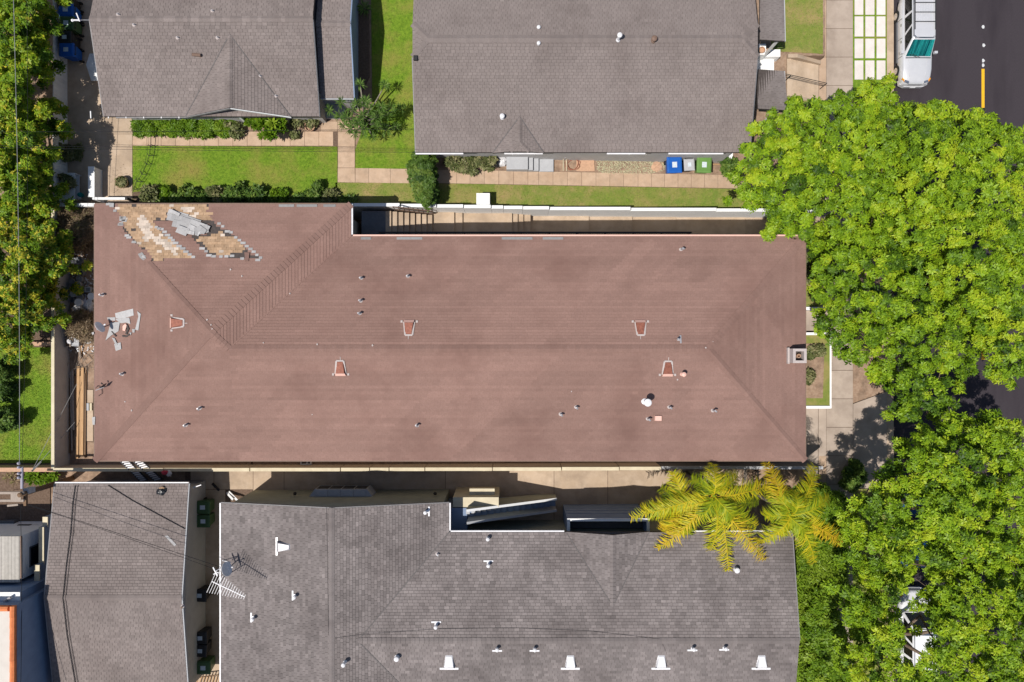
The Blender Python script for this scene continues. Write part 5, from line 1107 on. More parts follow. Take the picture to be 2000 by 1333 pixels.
hedge('border_infill', [(300, 381), (420, 382), (560, 385), (690, 387), (690, 394), (300, 394)], .1, .3, 'low ragged undergrowth between the lawn border shrubs', seed=29, spacing=9, radius=.22, per=36, ln=.16, wd=.03, base_t=.45, cat='plants', jitter=.15, leafvar=.2)
bush('shrub', 1426, 326, .5, .5, 'small dark green shrub right of green bin', 'leaf_shrub')
bush('shrub', 138, 300, .6, .7, 'shaded green shrub beside the white board fence', 'leaf_olive', z0)
bush('shrub', 600, 240, .75, .55, 'dry twiggy grey shrub beside the porch', 'leaf_olive', per=60)
bush('shrub', 457, 247, .5, .6, 'bare dark wiry shrub left of broad-leaved plant', 'leaf_olive', per=25)
bush('shrub', 1592, 520, .9, 1.4, 'pale green shrub against the red roof building front', 'leaf_olive', lambda x, y=0: -1.3, per=200)
bush('shrub', 1590, 470, .7, 1.0, 'shrub at the street end of the alley', 'leaf_shrub', lambda x, y=0: -1.8, per=200)
bush('shrub', 1590, 690, .42, .3, 'low dark plant in the front planting bed', 'leaf_olive', lambda x, y=0: -1.3, per=60)
bush('shrub', 1579, 737, .35, .3, 'grassy tuft in the front planting bed', 'leaf_olive', lambda x, y=0: -1.3, per=60)
for a, b, lb in ((2, 712, 'dark bush imitating shade in upper left corner of the western lawn'), (6, 765, 'dark bush imitating shade left of the western lawn'), (4, 822, 'dark bush imitating shade at lower left of the western lawn')): bush('shrub', a, b, .75, 1.3, lb, 'leaf_shrub', z0, base_t=.3)  # bushes put in where tree shadow darkens the lawn edge
hedge('dry_brush', [(106, 404), (150, 402), (183, 412), (182, 450), (165, 480), (130, 488), (108, 478)], .5, 1.0, 'pile of dry brown brush in the back yard corner', z0, 23, spacing=11, radius=.38, per=90, ln=.2, wd=.012, mat='leaf_dry', cat='brush', leafvar=.22)
hedge('dry_brush', [(142, 612), (178, 620), (180, 655), (150, 664), (138, 640)], .3, .6, 'dry branches piled below the buckets', z0, 24, spacing=11, radius=.32, per=70, ln=.24, wd=.011, mat='leaf_dry', cat='brush', leafvar=.2)
# strap-leaved ground cover and shrubs in the southern front garden
hedge('ground_cover', [(1548, 1060), (1590, 1040), (1640, 1060), (1640, 1140), (1600, 1200), (1570, 1330), (1552, 1420), (1551, 1250)], .35, .55, 'bright strap-leaved plants along the grey roof edge', lambda x, y=0: -1.65, 25, spacing=13, radius=.42, per=120, ln=.3, wd=.026, mat='leaf_fern', k=6, cat='plants', base_t=.78)
hedge('ground_cover', [(1550, 960), (1600, 955), (1635, 975), (1640, 1050), (1600, 1060), (1550, 1040)], .5, .9, 'leafy green shrubs below the right palm', lambda x, y=0: -1.65, 26, spacing=13, radius=.42, per=100, ln=.17, wd=.04, mat='leaf_fern', cat='shrub', base_t=.62)
hedge('ground_cover', [(1585, 1170), (1640, 1130), (1648, 1330), (1590, 1400), (1575, 1330)], .9, 1.4, 'leafy green shrubs between ground cover and sidewalk', lambda x, y=0: -1.65, 27, spacing=17, radius=.42, per=100, ln=.17, wd=.04, mat='leaf_fern', cat='shrub', base_t=.62)
bush('shrub', 1668, 945, .6, .7, 'shaded shrub beside the sidewalk', 'leaf_shrub', zE)
bush('shrub', 1672, 915, .5, .5, 'small shaded shrub at the driveway edge', 'leaf_shrub', zE)

def sword_rosette(n, ln, wd, seed, el0=-.2, el1=1.2, base_t=.45):
    """mesh of stiff pointed leaves radiating from the origin"""
    q = random.Random(seed); mb = MB()
    for i in range(n):
        a = q.uniform(0, 6.283); el = q.uniform(el0, el1); L = ln * q.uniform(.75, 1.15); d = Vector((math.cos(a) * math.cos(el), math.sin(a) * math.cos(el), math.sin(el))); s_ = Vector((-math.sin(a), math.cos(a), 0)) * wd; t = min(1, max(0, q.gauss(base_t, .2)))
        m1 = d * L * .55; tip = d * L + Vector((0, 0, -.12 * L)); up = Vector((0, 0, .01))
        mb.face([s_ * .5, m1 + s_ + up, tip, m1 + up * -1], t); mb.face([-s_ * .5, m1 - up, tip, m1 - s_ + up], t * .9)
    return mb
def ros_mesh(mb, name, mat):
    me = bpy.data.meshes.new(name); me.from_pydata([tuple(p) for p in mb.v], [], mb.f); me.attributes.new('tint', 'FLOAT', 'FACE').data.foreach_set('value', np.array(mb.t, np.float32)); me.materials.append(MATS[mat]); return me
# dragon tree clump beside the garden path (px, py, height)
RS = [ros_mesh(sword_rosette(42, .44, .019, 60 + i), 'rosette', 'leaf_sword') for i in range(4)]
b = G(712, 238, zN); dt = thing('dragon_tree', b, 'spiky dragon tree clump with many rosettes beside garden path', 'tree')
for i, (a, c_, z) in enumerate(((704, 166, 2.6), (751, 168, 1.2), (643, 215, 2.0), (667, 200, 2.1), (689, 215, 2.4), (714, 200, 2.3), (709, 226, 2.6), (733, 232, 2.3), (664, 228, 1.9), (745, 210, 2.4), (763, 212, 2.0), (782, 213, 1.2), (672, 245, 1.8), (690, 243, 2.2), (712, 250, 2.2), (735, 248, 1.9), (744, 245, 1.4), (692, 262, 1.7), (709, 263, 1.6), (728, 268, 1.1), (755, 255, 1.0), (773, 248, .7), (678, 230, 2.3), (722, 214, 2.6), (700, 240, 2.5), (740, 225, 2.2), (757, 225, 1.7), (684, 252, 2.0), (698, 205, 2.2))):
    p = P(a, c_, z); o = link_mesh('rosette', RS[i % 4], dt, p); o.rotation_euler = (rnd.uniform(-.3, .3), rnd.uniform(-.3, .3), rnd.uniform(0, 6)); o.scale = [rnd.uniform(.85, 1.15)] * 3
    mid = Vector(((b.x * .55 + p.x * .45), (b.y * .55 + p.y * .45), z * .45)); mm = MB(); mm.tube([b + Vector((rnd.uniform(-.15, .15), rnd.uniform(-.15, .15), 0)), mid, p], [.06, .045, .03], 6); mm.build('stem', 'palm_trunk', dt, smooth=True)
# broad-leaved yellow-green shrub against the gable
RB = [ros_mesh(sword_rosette(26, .36, .055, 80 + i, .0, 1.1, .5), 'leaf_cluster', 'leaf_fern') for i in range(3)]
b = G(515, 240, zN); bl = thing('broad_leaf_shrub', b, 'glossy broad-leaved shrub with one yellow-green crown under gable', 'shrub')
for i in range(60):
    a, c_ = rnd.uniform(474, 556), rnd.uniform(216, 272)
    if not inside((a, c_), [(474, 218), (500, 217), (555, 226), (553, 262), (535, 272), (515, 268), (480, 236)]): continue
    o = link_mesh('leaf_cluster', RB[i % 3], bl, P(a, c_, rnd.uniform(.5, 1.2))); o.rotation_euler = (rnd.uniform(-.4, .4), rnd.uniform(-.4, .4), rnd.uniform(0, 6)); o.scale = [1.1] * 3
mm = MB()
for i in range(7): mm.tube([b, P(rnd.uniform(485, 545), rnd.uniform(225, 262), .8)], [.04, .02], 5)
mm.build('stem', 'bark', bl)
RY = ros_mesh(sword_rosette(30, .45, .06, 90, .1, 1.0, .98), 'leaf_cluster', 'leaf_fern'); o = link_mesh('leaf_cluster', RY, bl, P(533, 242, 1.35))
# spiky plants: dark one in the mulch bed, banana-like plants by the pole
for a, c_, f, sc, lb, nm in ((714, 22, zN, 1.4, 'dark spiky plant in the mulch bed beside the wing', 'spiky_plant'), (1516, 97, lambda x, y=0: -1.0, .75, 'spiky straw-green plant on the entry shelf', 'spiky_plant')):
    p = G(a, c_, f); t = thing(nm, p, lb, 'plant'); o = link_mesh('rosette', RS[1], t, p + Vector((0, 0, .25))); o.scale = (sc, sc, sc); mm = MB(); mm.tube([p - Vector((0, 0, .05)), p + Vector((0, 0, .28))], [.07, .05], 6); mm.build('stem', 'bark', t)
p = G(80, 935, z0); t = thing('broad_leaf_plants', p, 'long bright green leaves beside the utility pole', 'plant')
for i, (a, c_) in enumerate(((58, 930), (70, 928), (76, 938), (92, 930), (102, 936), (108, 928), (64, 940), (86, 940))):
    o = link_mesh('leaf_cluster', RB[i % 3], t, P(a, c_, .35)); o.rotation_euler = (rnd.uniform(-.3, .3), rnd.uniform(-.3, .3), i); o.scale = (1.15, 1.15, .9)
p = G(20, 932, z0); t = thing('dry_plant', p, 'withered orange-brown plant left of the utility pole', 'plant'); RD = ros_mesh(sword_rosette(26, .4, .03, 95, .0, 1.0, .75), 'rosette', 'leaf_dry')
for a, c_ in ((16, 932), (27, 928), (30, 940)): link_mesh('rosette', RD, t, P(a, c_, .3))

# palms: every frond is a part
def frond_mesh(A, B, sag, seed, base_t, width=.76, n=78):
    """feather frond from A to B (world); returns MB"""
    q = random.Random(seed); mb = MB(); A = Vector(A); B = Vector(B); d = B - A; h = Vector((-d.y, d.x, 0)).normalized(); pts = []
    for i in range(13):
        s_ = i / 12; pts.append(A.lerp(B, s_) + Vector((0, 0, sag * 4 * s_ * (1 - s_))) + h * .12 * math.sin(s_ * 2.5 + seed))
    mb.tube(pts, [.035 - .028 * i / 12 for i in range(13)], 5, min(1, base_t + .18))
    for i in range(n):
        s_ = min(1, .08 + .92 * (i + q.uniform(-.4, .4)) / (n - 1)); k = max(0, s_) * 12; j = min(11, int(k)); p = pts[j].lerp(pts[j + 1], k - j); tg = (pts[j + 1] - pts[j]).normalized(); sd = tg.cross(Vector((0, 0, 1))).normalized(); up = sd.cross(tg)
        wl = width * (.35 + .65 * math.sin(math.pi * min(1, s_ * .8 + .14))) 
        for g in (-1, 1):
            if q.random() < .06: continue
            L_ = wl * q.uniform(.7, 1.15); v = (sd * g + tg * q.uniform(.35, 1.1) - up * q.uniform(-.15, .75)).normalized() * L_; w_ = tg * .018; t = min(1, max(0, q.gauss(base_t + .22 * max(0, s_ - .55), .12)))
            m_ = p + v * .5 + up * .03; e_ = p + v - up * .1 * L_
            mb.face([p - w_, m_ - w_ * 1.3, e_, m_ + w_ * 1.3], t); mb.face([p - w_, m_ + w_ * 1.3, p + w_], t)
    return mb
def palm(cpx, cpy, zc, gnd, tips, label, seed):
    c = P(cpx, cpy, zc); b = Vector((c.x + .1, c.y - .05, gnd)); t = thing('palm_tree', b, label, 'palm tree')
    mm = MB(); mm.tube([b - Vector((0, 0, .2)), b.lerp(c, .3), b.lerp(c, .7), c - Vector((0, 0, .25))], [.2, .13, .11, .1], 9); mm.build('trunk', 'palm_trunk', t, smooth=True)
    mm = MB(); mm.tube([c - Vector((0, 0, .9)), c - Vector((0, 0, .2)), c + Vector((0, 0, .15))], [.13, .15, .05], 8, .25); mm.build('crownshaft', 'leaf_palm', t, smooth=True)
    for i, (a, d_, z, bt) in enumerate(tips):
        e = P(a, d_, z); fr = frond_mesh(c, e, .35 + .12 * (i % 3), seed + i, max(.12, bt - .02)); fr.build('frond', 'leaf_palm', t)
palm(1394, 968, 5.0, -.9, [(1233, 1007, 3.9, .55), (1282, 1068, 3.9, .72), (1384, 1080, 3.7, .55), (1427, 1124, 3.9, .6), (1398, 1010, 4.4, .45), (1498, 1095, 3.9, .72), (1476, 1030, 4.3, .45), (1514, 950, 3.9, .62), (1397, 908, 4.6, .55), (1440, 928, 4.0, .5), (1300, 1000, 4.0, .6), (1440, 1010, 4.9, .4), (1352, 935, 4.0, .3), (1480, 985, 3.6, .25), (1345, 1020, 4.2, .35)], 'tall palm with yellow-green fronds over the grey roof edge', 300)
palm(1542, 1004, 4.9, -1.7, [(1500, 958, 4.4, .45), (1592, 912, 3.9, .6), (1620, 976, 4.3, .42), (1645, 1062, 3.8, .78), (1592, 1098, 3.8, .52), (1483, 1062, 3.9, .55), (1495, 1012, 4.3, .4), (1580, 1040, 4.5, .36), (1555, 960, 4.9, .42), (1520, 1045, 4.2, .42), (1498, 905, 3.6, .75)], 'right-hand palm of lighter green beside the sidewalk', 330)
palm(1330, 992, 3.9, -.8, [(1318, 922, 4.0, .6), (1255, 990, 3.6, .6), (1290, 1035, 3.6, .7), (1370, 985, 3.4, .25), (1345, 1050, 3.4, .3), (1290, 955, 3.4, .3)], 'lower palm left of the tall palm by balcony', 350)

# ------------------------------------------------------------------ vehicles
def soften(o, w, seg=3):
    import bmesh
    bm = bmesh.new(); bm.from_mesh(o.data); bmesh.ops.remove_doubles(bm, verts=bm.verts[:], dist=.002); bmesh.ops.recalc_face_normals(bm, faces=bm.faces[:])
    bmesh.ops.bevel(bm, geom=bm.edges[:], offset=w, segments=seg, affect='EDGES', profile=.5)
    bm.to_mesh(o.data); bm.free(); o.data.polygons.foreach_set('use_smooth', [True] * len(o.data.polygons))
def vehicle(name, label, cat, L, Wd, Hh, paint, side, cowl=.85, wtop=.28, rear_top=.3, rack=False, shade='glass_dark', deck=1.05):
    t = thing(name, (0, 0, 0), label, cat); w = Wd / 2
    ys_ = [-L / 2, -L / 2 + .1, -L / 2 + .45, -1.2, 0, cowl, cowl + .7, L / 2 - .45, L / 2 - .16, L / 2 - .04, L / 2]
    ws = [.84, .93, .985, 1, 1, 1, .99, .965, .91, .84, .74]; zt = [deck - .12, deck, deck, deck, deck, deck, deck - .02, deck - .09, deck - .16, deck - .26, deck - .36]; zl = [.42, .36, .32, .3, .3, .3, .3, .32, .36, .4, .44]
    mb = MB(); rings = []
    for y, s_, z, lo in zip(ys_, ws, zt, zl):
        ww = w * s_; prof = [(-ww * .9, lo), (-ww, lo + .22), (-ww * .995, .78 if z > .8 else (lo + z) / 2), (-ww * .95, z - .05), (-ww * .86, z), (-ww * .45, z + .028), (0, z + .036), (ww * .45, z + .028), (ww * .86, z), (ww * .95, z - .05), (ww * .995, .78 if z > .8 else (lo + z) / 2), (ww, lo + .22), (ww * .9, lo)]
        rings.append(len(mb.v)); mb.v += [(x, y, zz) for x, zz in prof]
    n = 13
    for a, b in zip(rings, rings[1:]):
        for k in range(n):
            j = (k + 1) % n; mb.f.append((a + k, b + k, b + j, a + j)); mb.t.append(1.0)
    mb.f.append(tuple(rings[0] + k for k in range(n))); mb.t.append(1.0); mb.f.append(tuple(rings[-1] + k for k in range(n))[::-1]); mb.t.append(1.0)
    body = mb.build('body', paint, t, smooth=False)
    for p_ in body.data.polygons: p_.use_smooth = True
    wb, wr = w * .9, w * .74; yb0, yb1, yt0, yt1 = -L / 2 + .06, cowl, -L / 2 + rear_top, cowl - .75 + wtop - .05; z0_, z1 = deck - .02, Hh
    mb = MB(); base = [(-wb, yb0, z0_), (wb, yb0, z0_), (wb, yb1, z0_), (-wb, yb1, z0_)]; top = [(-wr, yt0, z1 - .04), (wr, yt0, z1 - .04), (wr, yt1, z1 - .04), (-wr, yt1, z1 - .04)]
    i2 = .1; cr = [(-wr + i2, yt0 + i2, z1), (wr - i2, yt0 + i2, z1), (wr - i2, yt1 - i2, z1), (-wr + i2, yt1 - i2, z1)]
    for k in range(4):
        j = (k + 1) % 4; mb.face([base[k], base[j], top[j], top[k]]); mb.face([top[k], top[j], cr[j], cr[k]])
    mb.face(cr); cb = mb.build('cabin', paint, t); soften(cb, .09)
    def panel(nm, a, b, c_, d_, mat, off=.012, inset=(.06, .12, .08, .08)):
        a, b, c_, d_ = map(Vector, (a, b, c_, d_)); nrm = (b - a).cross(d_ - a).normalized() * off; u = lambda s_, r: (a.lerp(b, s_)).lerp(d_.lerp(c_, s_), r)
        q4 = [u(inset[0], inset[1]) + nrm, u(1 - inset[0], inset[1]) + nrm, u(1 - inset[2], 1 - inset[3]) + nrm, u(inset[2], 1 - inset[3]) + nrm]
        m2 = MB(); m2.face(q4); m2.prism(q4, [p - nrm * .8 for p in q4], cap_bottom=False); return m2.build(nm, mat, t)
    panel('windshield', base[2], base[3], top[3], top[2], shade, .015, (.05, .06, .04, .05)); panel('rear_window', base[0], base[1], top[1], top[0], 'glass_dark', .015, (.1, .2, .1, .1))
    for s_, (b0, b1, t1, t0) in ((1, (base[1], base[2], top[2], top[1])), (-1, (base[3], base[0], top[0], top[3]))):
        Lb = [Vector(b0), Vector(b1), Vector(t1), Vector(t0)]
        for (f0, f1) in ((.04, .34), (.37, .64), (.67, .95)):
            panel('side_window', Lb[0].lerp(Lb[1], f0), Lb[0].lerp(Lb[1], f1), Lb[3].lerp(Lb[2], f1), Lb[3].lerp(Lb[2], f0), 'glass_dark', .014, (.04, .14, .04, .1))
    for sx in (-1, 1):
        for yy in (-L / 2 + .95, L / 2 - .95):
            m2 = MB(); m2.tube([(sx * (w - .2), yy, .34), (sx * (w + .012), yy, .34)], .35, 18); wh = m2.build('wheel', 'tyre', t); m2 = MB(); m2.tube([(sx * (w - .1), yy, .34), (sx * (w + .03), yy, .34)], .2, 14); m2.tube([(sx * w, yy, .34), (sx * (w + .045), yy, .34)], .07, 8); m2.build('rim', 'chrome', wh)
        m2 = MB(); m2.box(sx * (w + .01) - .02, sx * (w + .01) + .02, -1.25, L / 2 - 1.4, .36, .5); m2.build('side_trim', side, t)
        m2 = MB(); m2.box(sx * w * .985, sx * (w + .17), cowl - .3, cowl - .16, deck + .02, deck + .17); m2.build('mirror', paint, t)
        for yy in (-.95, .05): m2 = MB(); m2.box(sx * (w - .005), sx * (w + .025), yy, yy + .16, deck - .16, deck - .11); m2.build('door_handle', 'chrome', t)
        m2 = MB(); m2.poly([(sx * w * .48, L / 2 - .03), (sx * w * .78, L / 2 - .1), (sx * w * .76, L / 2 - .3), (sx * w * .5, L / 2 - .2)], deck - .42, deck - .14); m2.build('headlight', 'chrome', t)
        m2 = MB(); m2.poly([(sx * w * .8, L / 2 - .12), (sx * w * .93, L / 2 - .28), (sx * w * .9, L / 2 - .36), (sx * w * .78, L / 2 - .3)], deck - .42, deck - .135); m2.build('indicator', 'amber', t)
    for sx in (-1, 1):
        for yy in (cowl - .1, -.1, -1.25): m2 = MB(); m2.box(sx * w * .985, sx * (w + .006), yy, yy + .018, .45, deck - .06); m2.build('door_seam', 'black_metal', t)
        m2 = MB(); m2.bar((sx * w * .1, cowl + .03, deck + .05), (sx * w * .1 + w * .55, cowl - .12, deck + .14), .02, .02); m2.build('wiper', 'black_metal', t)
    m2 = MB(); pts = [(-w * .93, L / 2 - .34), (-w * .9, L / 2 - .05), (-w * .6, L / 2 + .08), (w * .6, L / 2 + .08), (w * .9, L / 2 - .05), (w * .93, L / 2 - .34)]; m2.poly(pts, .36, .6); m2.build('bumper', paint, t)
    m2 = MB(); m2.box(-w * .45, w * .45, L / 2 - .14, L / 2 + .015, .62, deck - .3); m2.build('grille', 'dark_grey', t)
    m2 = MB(); m2.box(-.15, .15, L / 2 + .083, L / 2 + .1, .42, .54); m2.build('number_plate', 'plastic_white', t)
    m2 = MB(); m2.poly([(-w * .82, cowl + .08), (w * .82, cowl + .08), (w * .8, cowl + .02), (-w * .8, cowl + .02)], deck + .02, deck + .045); m2.build('cowl', 'dark_grey', t)
    m2 = MB()
    for sx in (-1, 1): m2.bar((sx * w * .62, cowl + .15, deck + .036), (sx * w * .5, L / 2 - .35, deck - .06), .03, .02)
    m2.build('bonnet_crease', paint, t)
    if rack:
        for sx in (-1, 1): m2 = MB(); m2.bar((sx * (wr - .07), yt0 + .15, z1 + .05), (sx * (wr - .07), yt1 - .5, z1 + .05), .04, .04); m2.build('roof_rail', 'black_metal', t)
        for yy in (yt1 - .95, yt1 - 1.5, yt0 + .5): m2 = MB(); m2.bar((-wr + .07, yy, z1 + .065), (wr - .07, yy, z1 + .065), .035, .03); m2.build('crossbar', 'black_metal', t)
        m2 = MB()
        for k in range(7): x_ = -wr + .22 + (2 * wr - .44) * k / 6; m2.bar((x_, yt0 + .3, z1 + .006), (x_, yt1 - .9, z1 + .006), .025, .012)
        m2.build('roof_rib', paint, t)
    return t
suv = vehicle('parked_car', 'white estate car with roof rack and teal windscreen shade', 'car', 5.2, 1.82, 1.74, 'car_white', 'dark_grey', cowl=1.08, wtop=-.02, rack=True, shade='teal')
suv.location = (24.12, 15.35 + 2.6, Z_ROAD); suv.rotation_euler = (0, 0, math.pi)
van = vehicle('parked_van', 'white van parked beneath the lower street tree', 'van', 5.0, 1.86, 1.95, 'van_white', 'dark_grey', cowl=1.3, wtop=.15)
van.location = (24.05, -17.4, Z_ROAD)
blu = vehicle('parked_car', 'blue car mostly hidden under tree ahead of white van', 'car', 4.5, 1.76, 1.46, 'car_blue', 'dark_grey', cowl=.9, wtop=.1, rear_top=.7, deck=.95)
blu.location = (24.1, -11.3, Z_ROAD)

# ------------------------------------------------------------------ wheelie bins
def make_bin():
    t = thing('wheelie_bin', (0, 0, 0), 'x', 'bin', 'wheelie bins'); w, d, h = .34, .38, .98
    m2 = MB(); m2.prism([(-w, -d, h), (w, -d, h), (w, d, h), (-w, d, h)], [(-w * .78, -d * .7, .08), (w * .78, -d * .7, .08), (w * .78, d * .72, .08), (-w * .78, d * .72, .08)]); m2.box(-w - .02, w + .02, -d - .02, d + .02, h - .06, h - .002); m2.build('body', 'bin_blue', t)
    m2 = MB(); lo = [(-w - .04, -d - .05, h + .002), (w + .04, -d - .05, h + .002), (w + .04, d + .02, h + .002), (-w - .04, d + .02, h + .002)]; mid = [(x * .97, y * .97, h + .05) for x, y, _ in lo]; up = [(x * .78, y * .8, h + .085) for x, y, _ in lo]
    m2.face(lo[::-1]);
    for A, B in ((lo, mid), (mid, up)):
        for k in range(4): j = (k + 1) % 4; m2.face([A[k], A[j], B[j], B[k]])
    m2.face(up); m2.build('lid', 'bin_blue', t)
    m2 = MB(); m2.tube([(-w * .8, d + .09, h - .03), (w * .8, d + .09, h - .03)], .02, 8); m2.bar((-w * .7, d, h - .04), (-w * .7, d + .09, h - .03), .04, .04); m2.bar((w * .7, d, h - .04), (w * .7, d + .09, h - .03), .04, .04); m2.build('handle', 'bin_black', t)
    for s_ in (-1, 1): m2 = MB(); m2.tube([(s_ * w * .82, d * .78, .13), (s_ * (w * .82 + .06), d * .78, .13)], .13, 14); m2.build('wheel', 'tyre', t)
    m2 = MB(); m2.box(-.12, .12, -.16, .12, h + .087, h + .09); lb = m2.build('label', 'sticker', t)
    return t
proto = make_bin(); first = True
bins = [(128, 3, z0, 'bin_black', -90, 'black bin at the very top beside the board fence', 1), (130, 20, z0, 'bin_blue', -90, 'blue bin above the green bin beside the board fence', 1), (131, 46, z0, 'bin_dkgreen', -92, 'green bin in the shaded row beside the board fence', 1), (128, 74, z0, 'bin_black', -90, 'black bin between blue and green along the board fence', .92), (131, 98, z0, 'bin_blue', -90, 'lowest blue bin of the row beside the board fence', 1),
        (1317, 322, zN, 'bin_blue', 2, 'sunlit bright blue bin against the long house', 1.14), (1346, 322, zN, 'bin_black', 3, 'black bin with grey lid between blue and green bins', .82), (1375, 322, zN, 'bin_green', -2, 'sunlit light green bin against the long house', 1.12),
        (396, 991, z0, 'bin_dkgreen', 90, 'dark green bin nearest the garage downpipe', 1), (397, 1018, z0, 'bin_dkgreen', 90, 'second dark green bin beside the garage', .95), (390, 1163, z0, 'bin_black', 88, 'single black bin midway along the garage passage', .95), (391, 1246, z0, 'bin_black', 92, 'upper black bin of the pair in garage passage', .95), (391, 1271, z0, 'bin_black', 87, 'lower black bin of the pair in garage passage', .92), (397, 1304, z0, 'bin_dkgreen', 90, 'last dark green bin at bottom of the garage passage', 1)]
for a, b, f, mt, ang, lb, sc in bins:
    g = G(a, b, f); p = P(a, b, g.z + 1.0); loc = (p.x, p.y, g.z + .02); lidm = 'grey_paint' if lb.startswith('black bin with grey') else mt
    c = dup(proto, None, loc, (0, 0, R(ang)), (sc, sc, 1), lb, {'body': mt, 'lid': lidm})
def kill(o):
    for ch in list(o.children): kill(ch)
    bpy.data.objects.remove(o)
kill(proto)

# ------------------------------------------------------------------ buckets and junk in the back yard
def bucket(a, b, r, h, mat, lidmat, label):
    p = G(a, b); p = P(a, b, h); t = thing('bucket', (p.x, p.y, 0.0), label, 'bucket', 'buckets in the back yard')
    m2 = MB(); m2.lathe((p.x, p.y, .0), [(r * .82, 0), (r * .97, h - .05), (r * 1.04, h - .05), (r * 1.04, h), (r * .9, h), (r * .86, h - .06), (r * .8, .1)], 16); m2.build('body', mat, t)
    if lidmat: m2 = MB(); m2.lathe((p.x, p.y, h - .01), [(r * 1.06, 0), (r * 1.06, .03), (r * .9, .035), (r * .86, .02), (r * .1, .02)], 16); m2.build('lid', lidmat, t)
    m2 = MB(); m2.tube([(p.x + r * math.cos(k * .52), p.y + r * math.sin(k * .52), h + .03 + .02 * math.sin(k * .52)) for k in range(7)], .006, 4); m2.build('handle', 'galv', t)
bk = [(150, 492, .17, .36, 'plastic_white', None, 'pale open bucket at top of the bucket row'), (155, 508, .2, .38, 'plastic_grey', 'plastic_grey', 'grey lidded bucket second from the top'), (143, 510, .17, .36, 'plastic_white', None, 'pale bucket under the blossom edge'), (157, 521, .17, .36, 'plastic_grey', None, 'small dark bucket third in the right row'), (157, 533, .17, .36, 'plastic_grey', None, 'dark open bucket fourth in the right row'), (155, 545, .18, .38, 'plastic_grey', 'plastic_grey', 'dark grey lidded bucket fifth in the right row'), (152, 556, .19, .4, 'plastic_grey', 'grey_paint', 'light grey lidded bucket in the middle of the cluster'), (141, 551, .18, .36, 'plastic_grey', 'plastic_grey', 'dark bucket left of the light grey lidded one'), (142, 562, .18, .36, 'plastic_grey', 'plastic_grey', 'dark bucket in the left row below middle'), (154, 568, .18, .36, 'plastic_grey', None, 'dark open bucket right of left row'), (143, 574, .18, .38, 'plastic_white', 'grey_paint', 'pale bucket with grey lid in the left row'), (156, 580, .19, .38, 'plastic_grey', 'plastic_grey', 'dark lidded bucket beside the bright white one'), (140, 586, .17, .36, 'plastic_grey', None, 'lowest dark bucket in the left row'), (153, 591, .21, .4, 'plastic_white', 'plastic_white', 'bright white lidded bucket at the cluster bottom'), (178, 579, .2, .4, 'plastic_white', 'plastic_white', 'white round bucket at the roof edge'), (172, 665, .19, .38, 'plastic_white', 'grey_paint', 'pale bucket beside the square trash tub')]
for q_ in bk: bucket(*q_)
def simple_box(name, a, b, w, d, h, mat, label, cat, f=z0, rot=0, rim=None):
    g = G(a, b, f); p = P(a, b, g.z + h); t = thing(name, (p.x, p.y, g.z), label, cat)
    m2 = MB(); m2.prism([(p.x - w / 2, p.y - d / 2, g.z + h), (p.x + w / 2, p.y - d / 2, g.z + h), (p.x + w / 2, p.y + d / 2, g.z + h), (p.x - w / 2, p.y + d / 2, g.z + h)], [(p.x - w * .43, p.y - d * .43, g.z), (p.x + w * .43, p.y - d * .43, g.z), (p.x + w * .43, p.y + d * .43, g.z), (p.x - w * .43, p.y + d * .43, g.z)]); m2.build('body', mat, t)
    m2 = MB(); r_ = rim or mat
    for (x0, x1, y0, y1) in ((-w / 2 - .02, w / 2 + .02, -d / 2 - .02, -d / 2 + .03), (-w / 2 - .02, w / 2 + .02, d / 2 - .03, d / 2 + .02), (-w / 2 - .02, -w / 2 + .03, -d / 2 + .031, d / 2 - .031), (w / 2 - .03, w / 2 + .02, -d / 2 + .031, d / 2 - .031)): m2.box(p.x + x0, p.x + x1, p.y + y0, p.y + y1, g.z + h - .04, g.z + h + .04)
    m2.build('rim', r_, t); t.rotation_euler = (0, 0, R(rot)); return t
simple_box('storage_crate', 172, 566, .32, .26, .3, 'plastic_grey', 'grey square crate right of the buckets', 'crate', rim='grey_paint'); simple_box('storage_tub', 132, 669, .3, .5, .45, 'wood_dark', 'brown square tub against the grey wall', 'tub', rot=6, rim='wood_grey'); simple_box('storage_tub', 147, 668, .42, .46, .4, 'grey_paint', 'grey tub holding a white bag', 'tub', rot=-4)
def lump(name, a, b, rx, ry, rz, mat, label, cat, f=z0, seed=1, lift=0, amp=.25, rot=0):
    g = G(a, b, f) + Vector((0, 0, lift)); m2 = MB(); m2.blob(g, rx, ry, rz, seed, 12, 8, amp); return tag(m2.build(name, mat, origin=g), label, cat)
lump('plastic_bag', 147, 667, .13, .14, .1, 'bag_white', 'white bag lying in the grey tub', 'bag', seed=2, lift=.44)
lump('plastic_bag', 156, 606, .34, .26, .16, 'bag_white', 'crumpled white plastic sack below the buckets', 'bag', seed=3); lump('plastic_bag', 170, 613, .36, .22, .12, 'bag_white', 'flattened white sheet beside crumpled plastic sack', 'bag', seed=4); lump('plastic_bag', 167, 590, .14, .4, .1, 'lavender', 'pale lavender strip of plastic between buckets and roof', 'bag', seed=5); lump('rubble', 176, 598, .25, .3, .12, 'plastic_white', 'white broken pieces at the roof edge', 'rubble', seed=6, amp=.5)
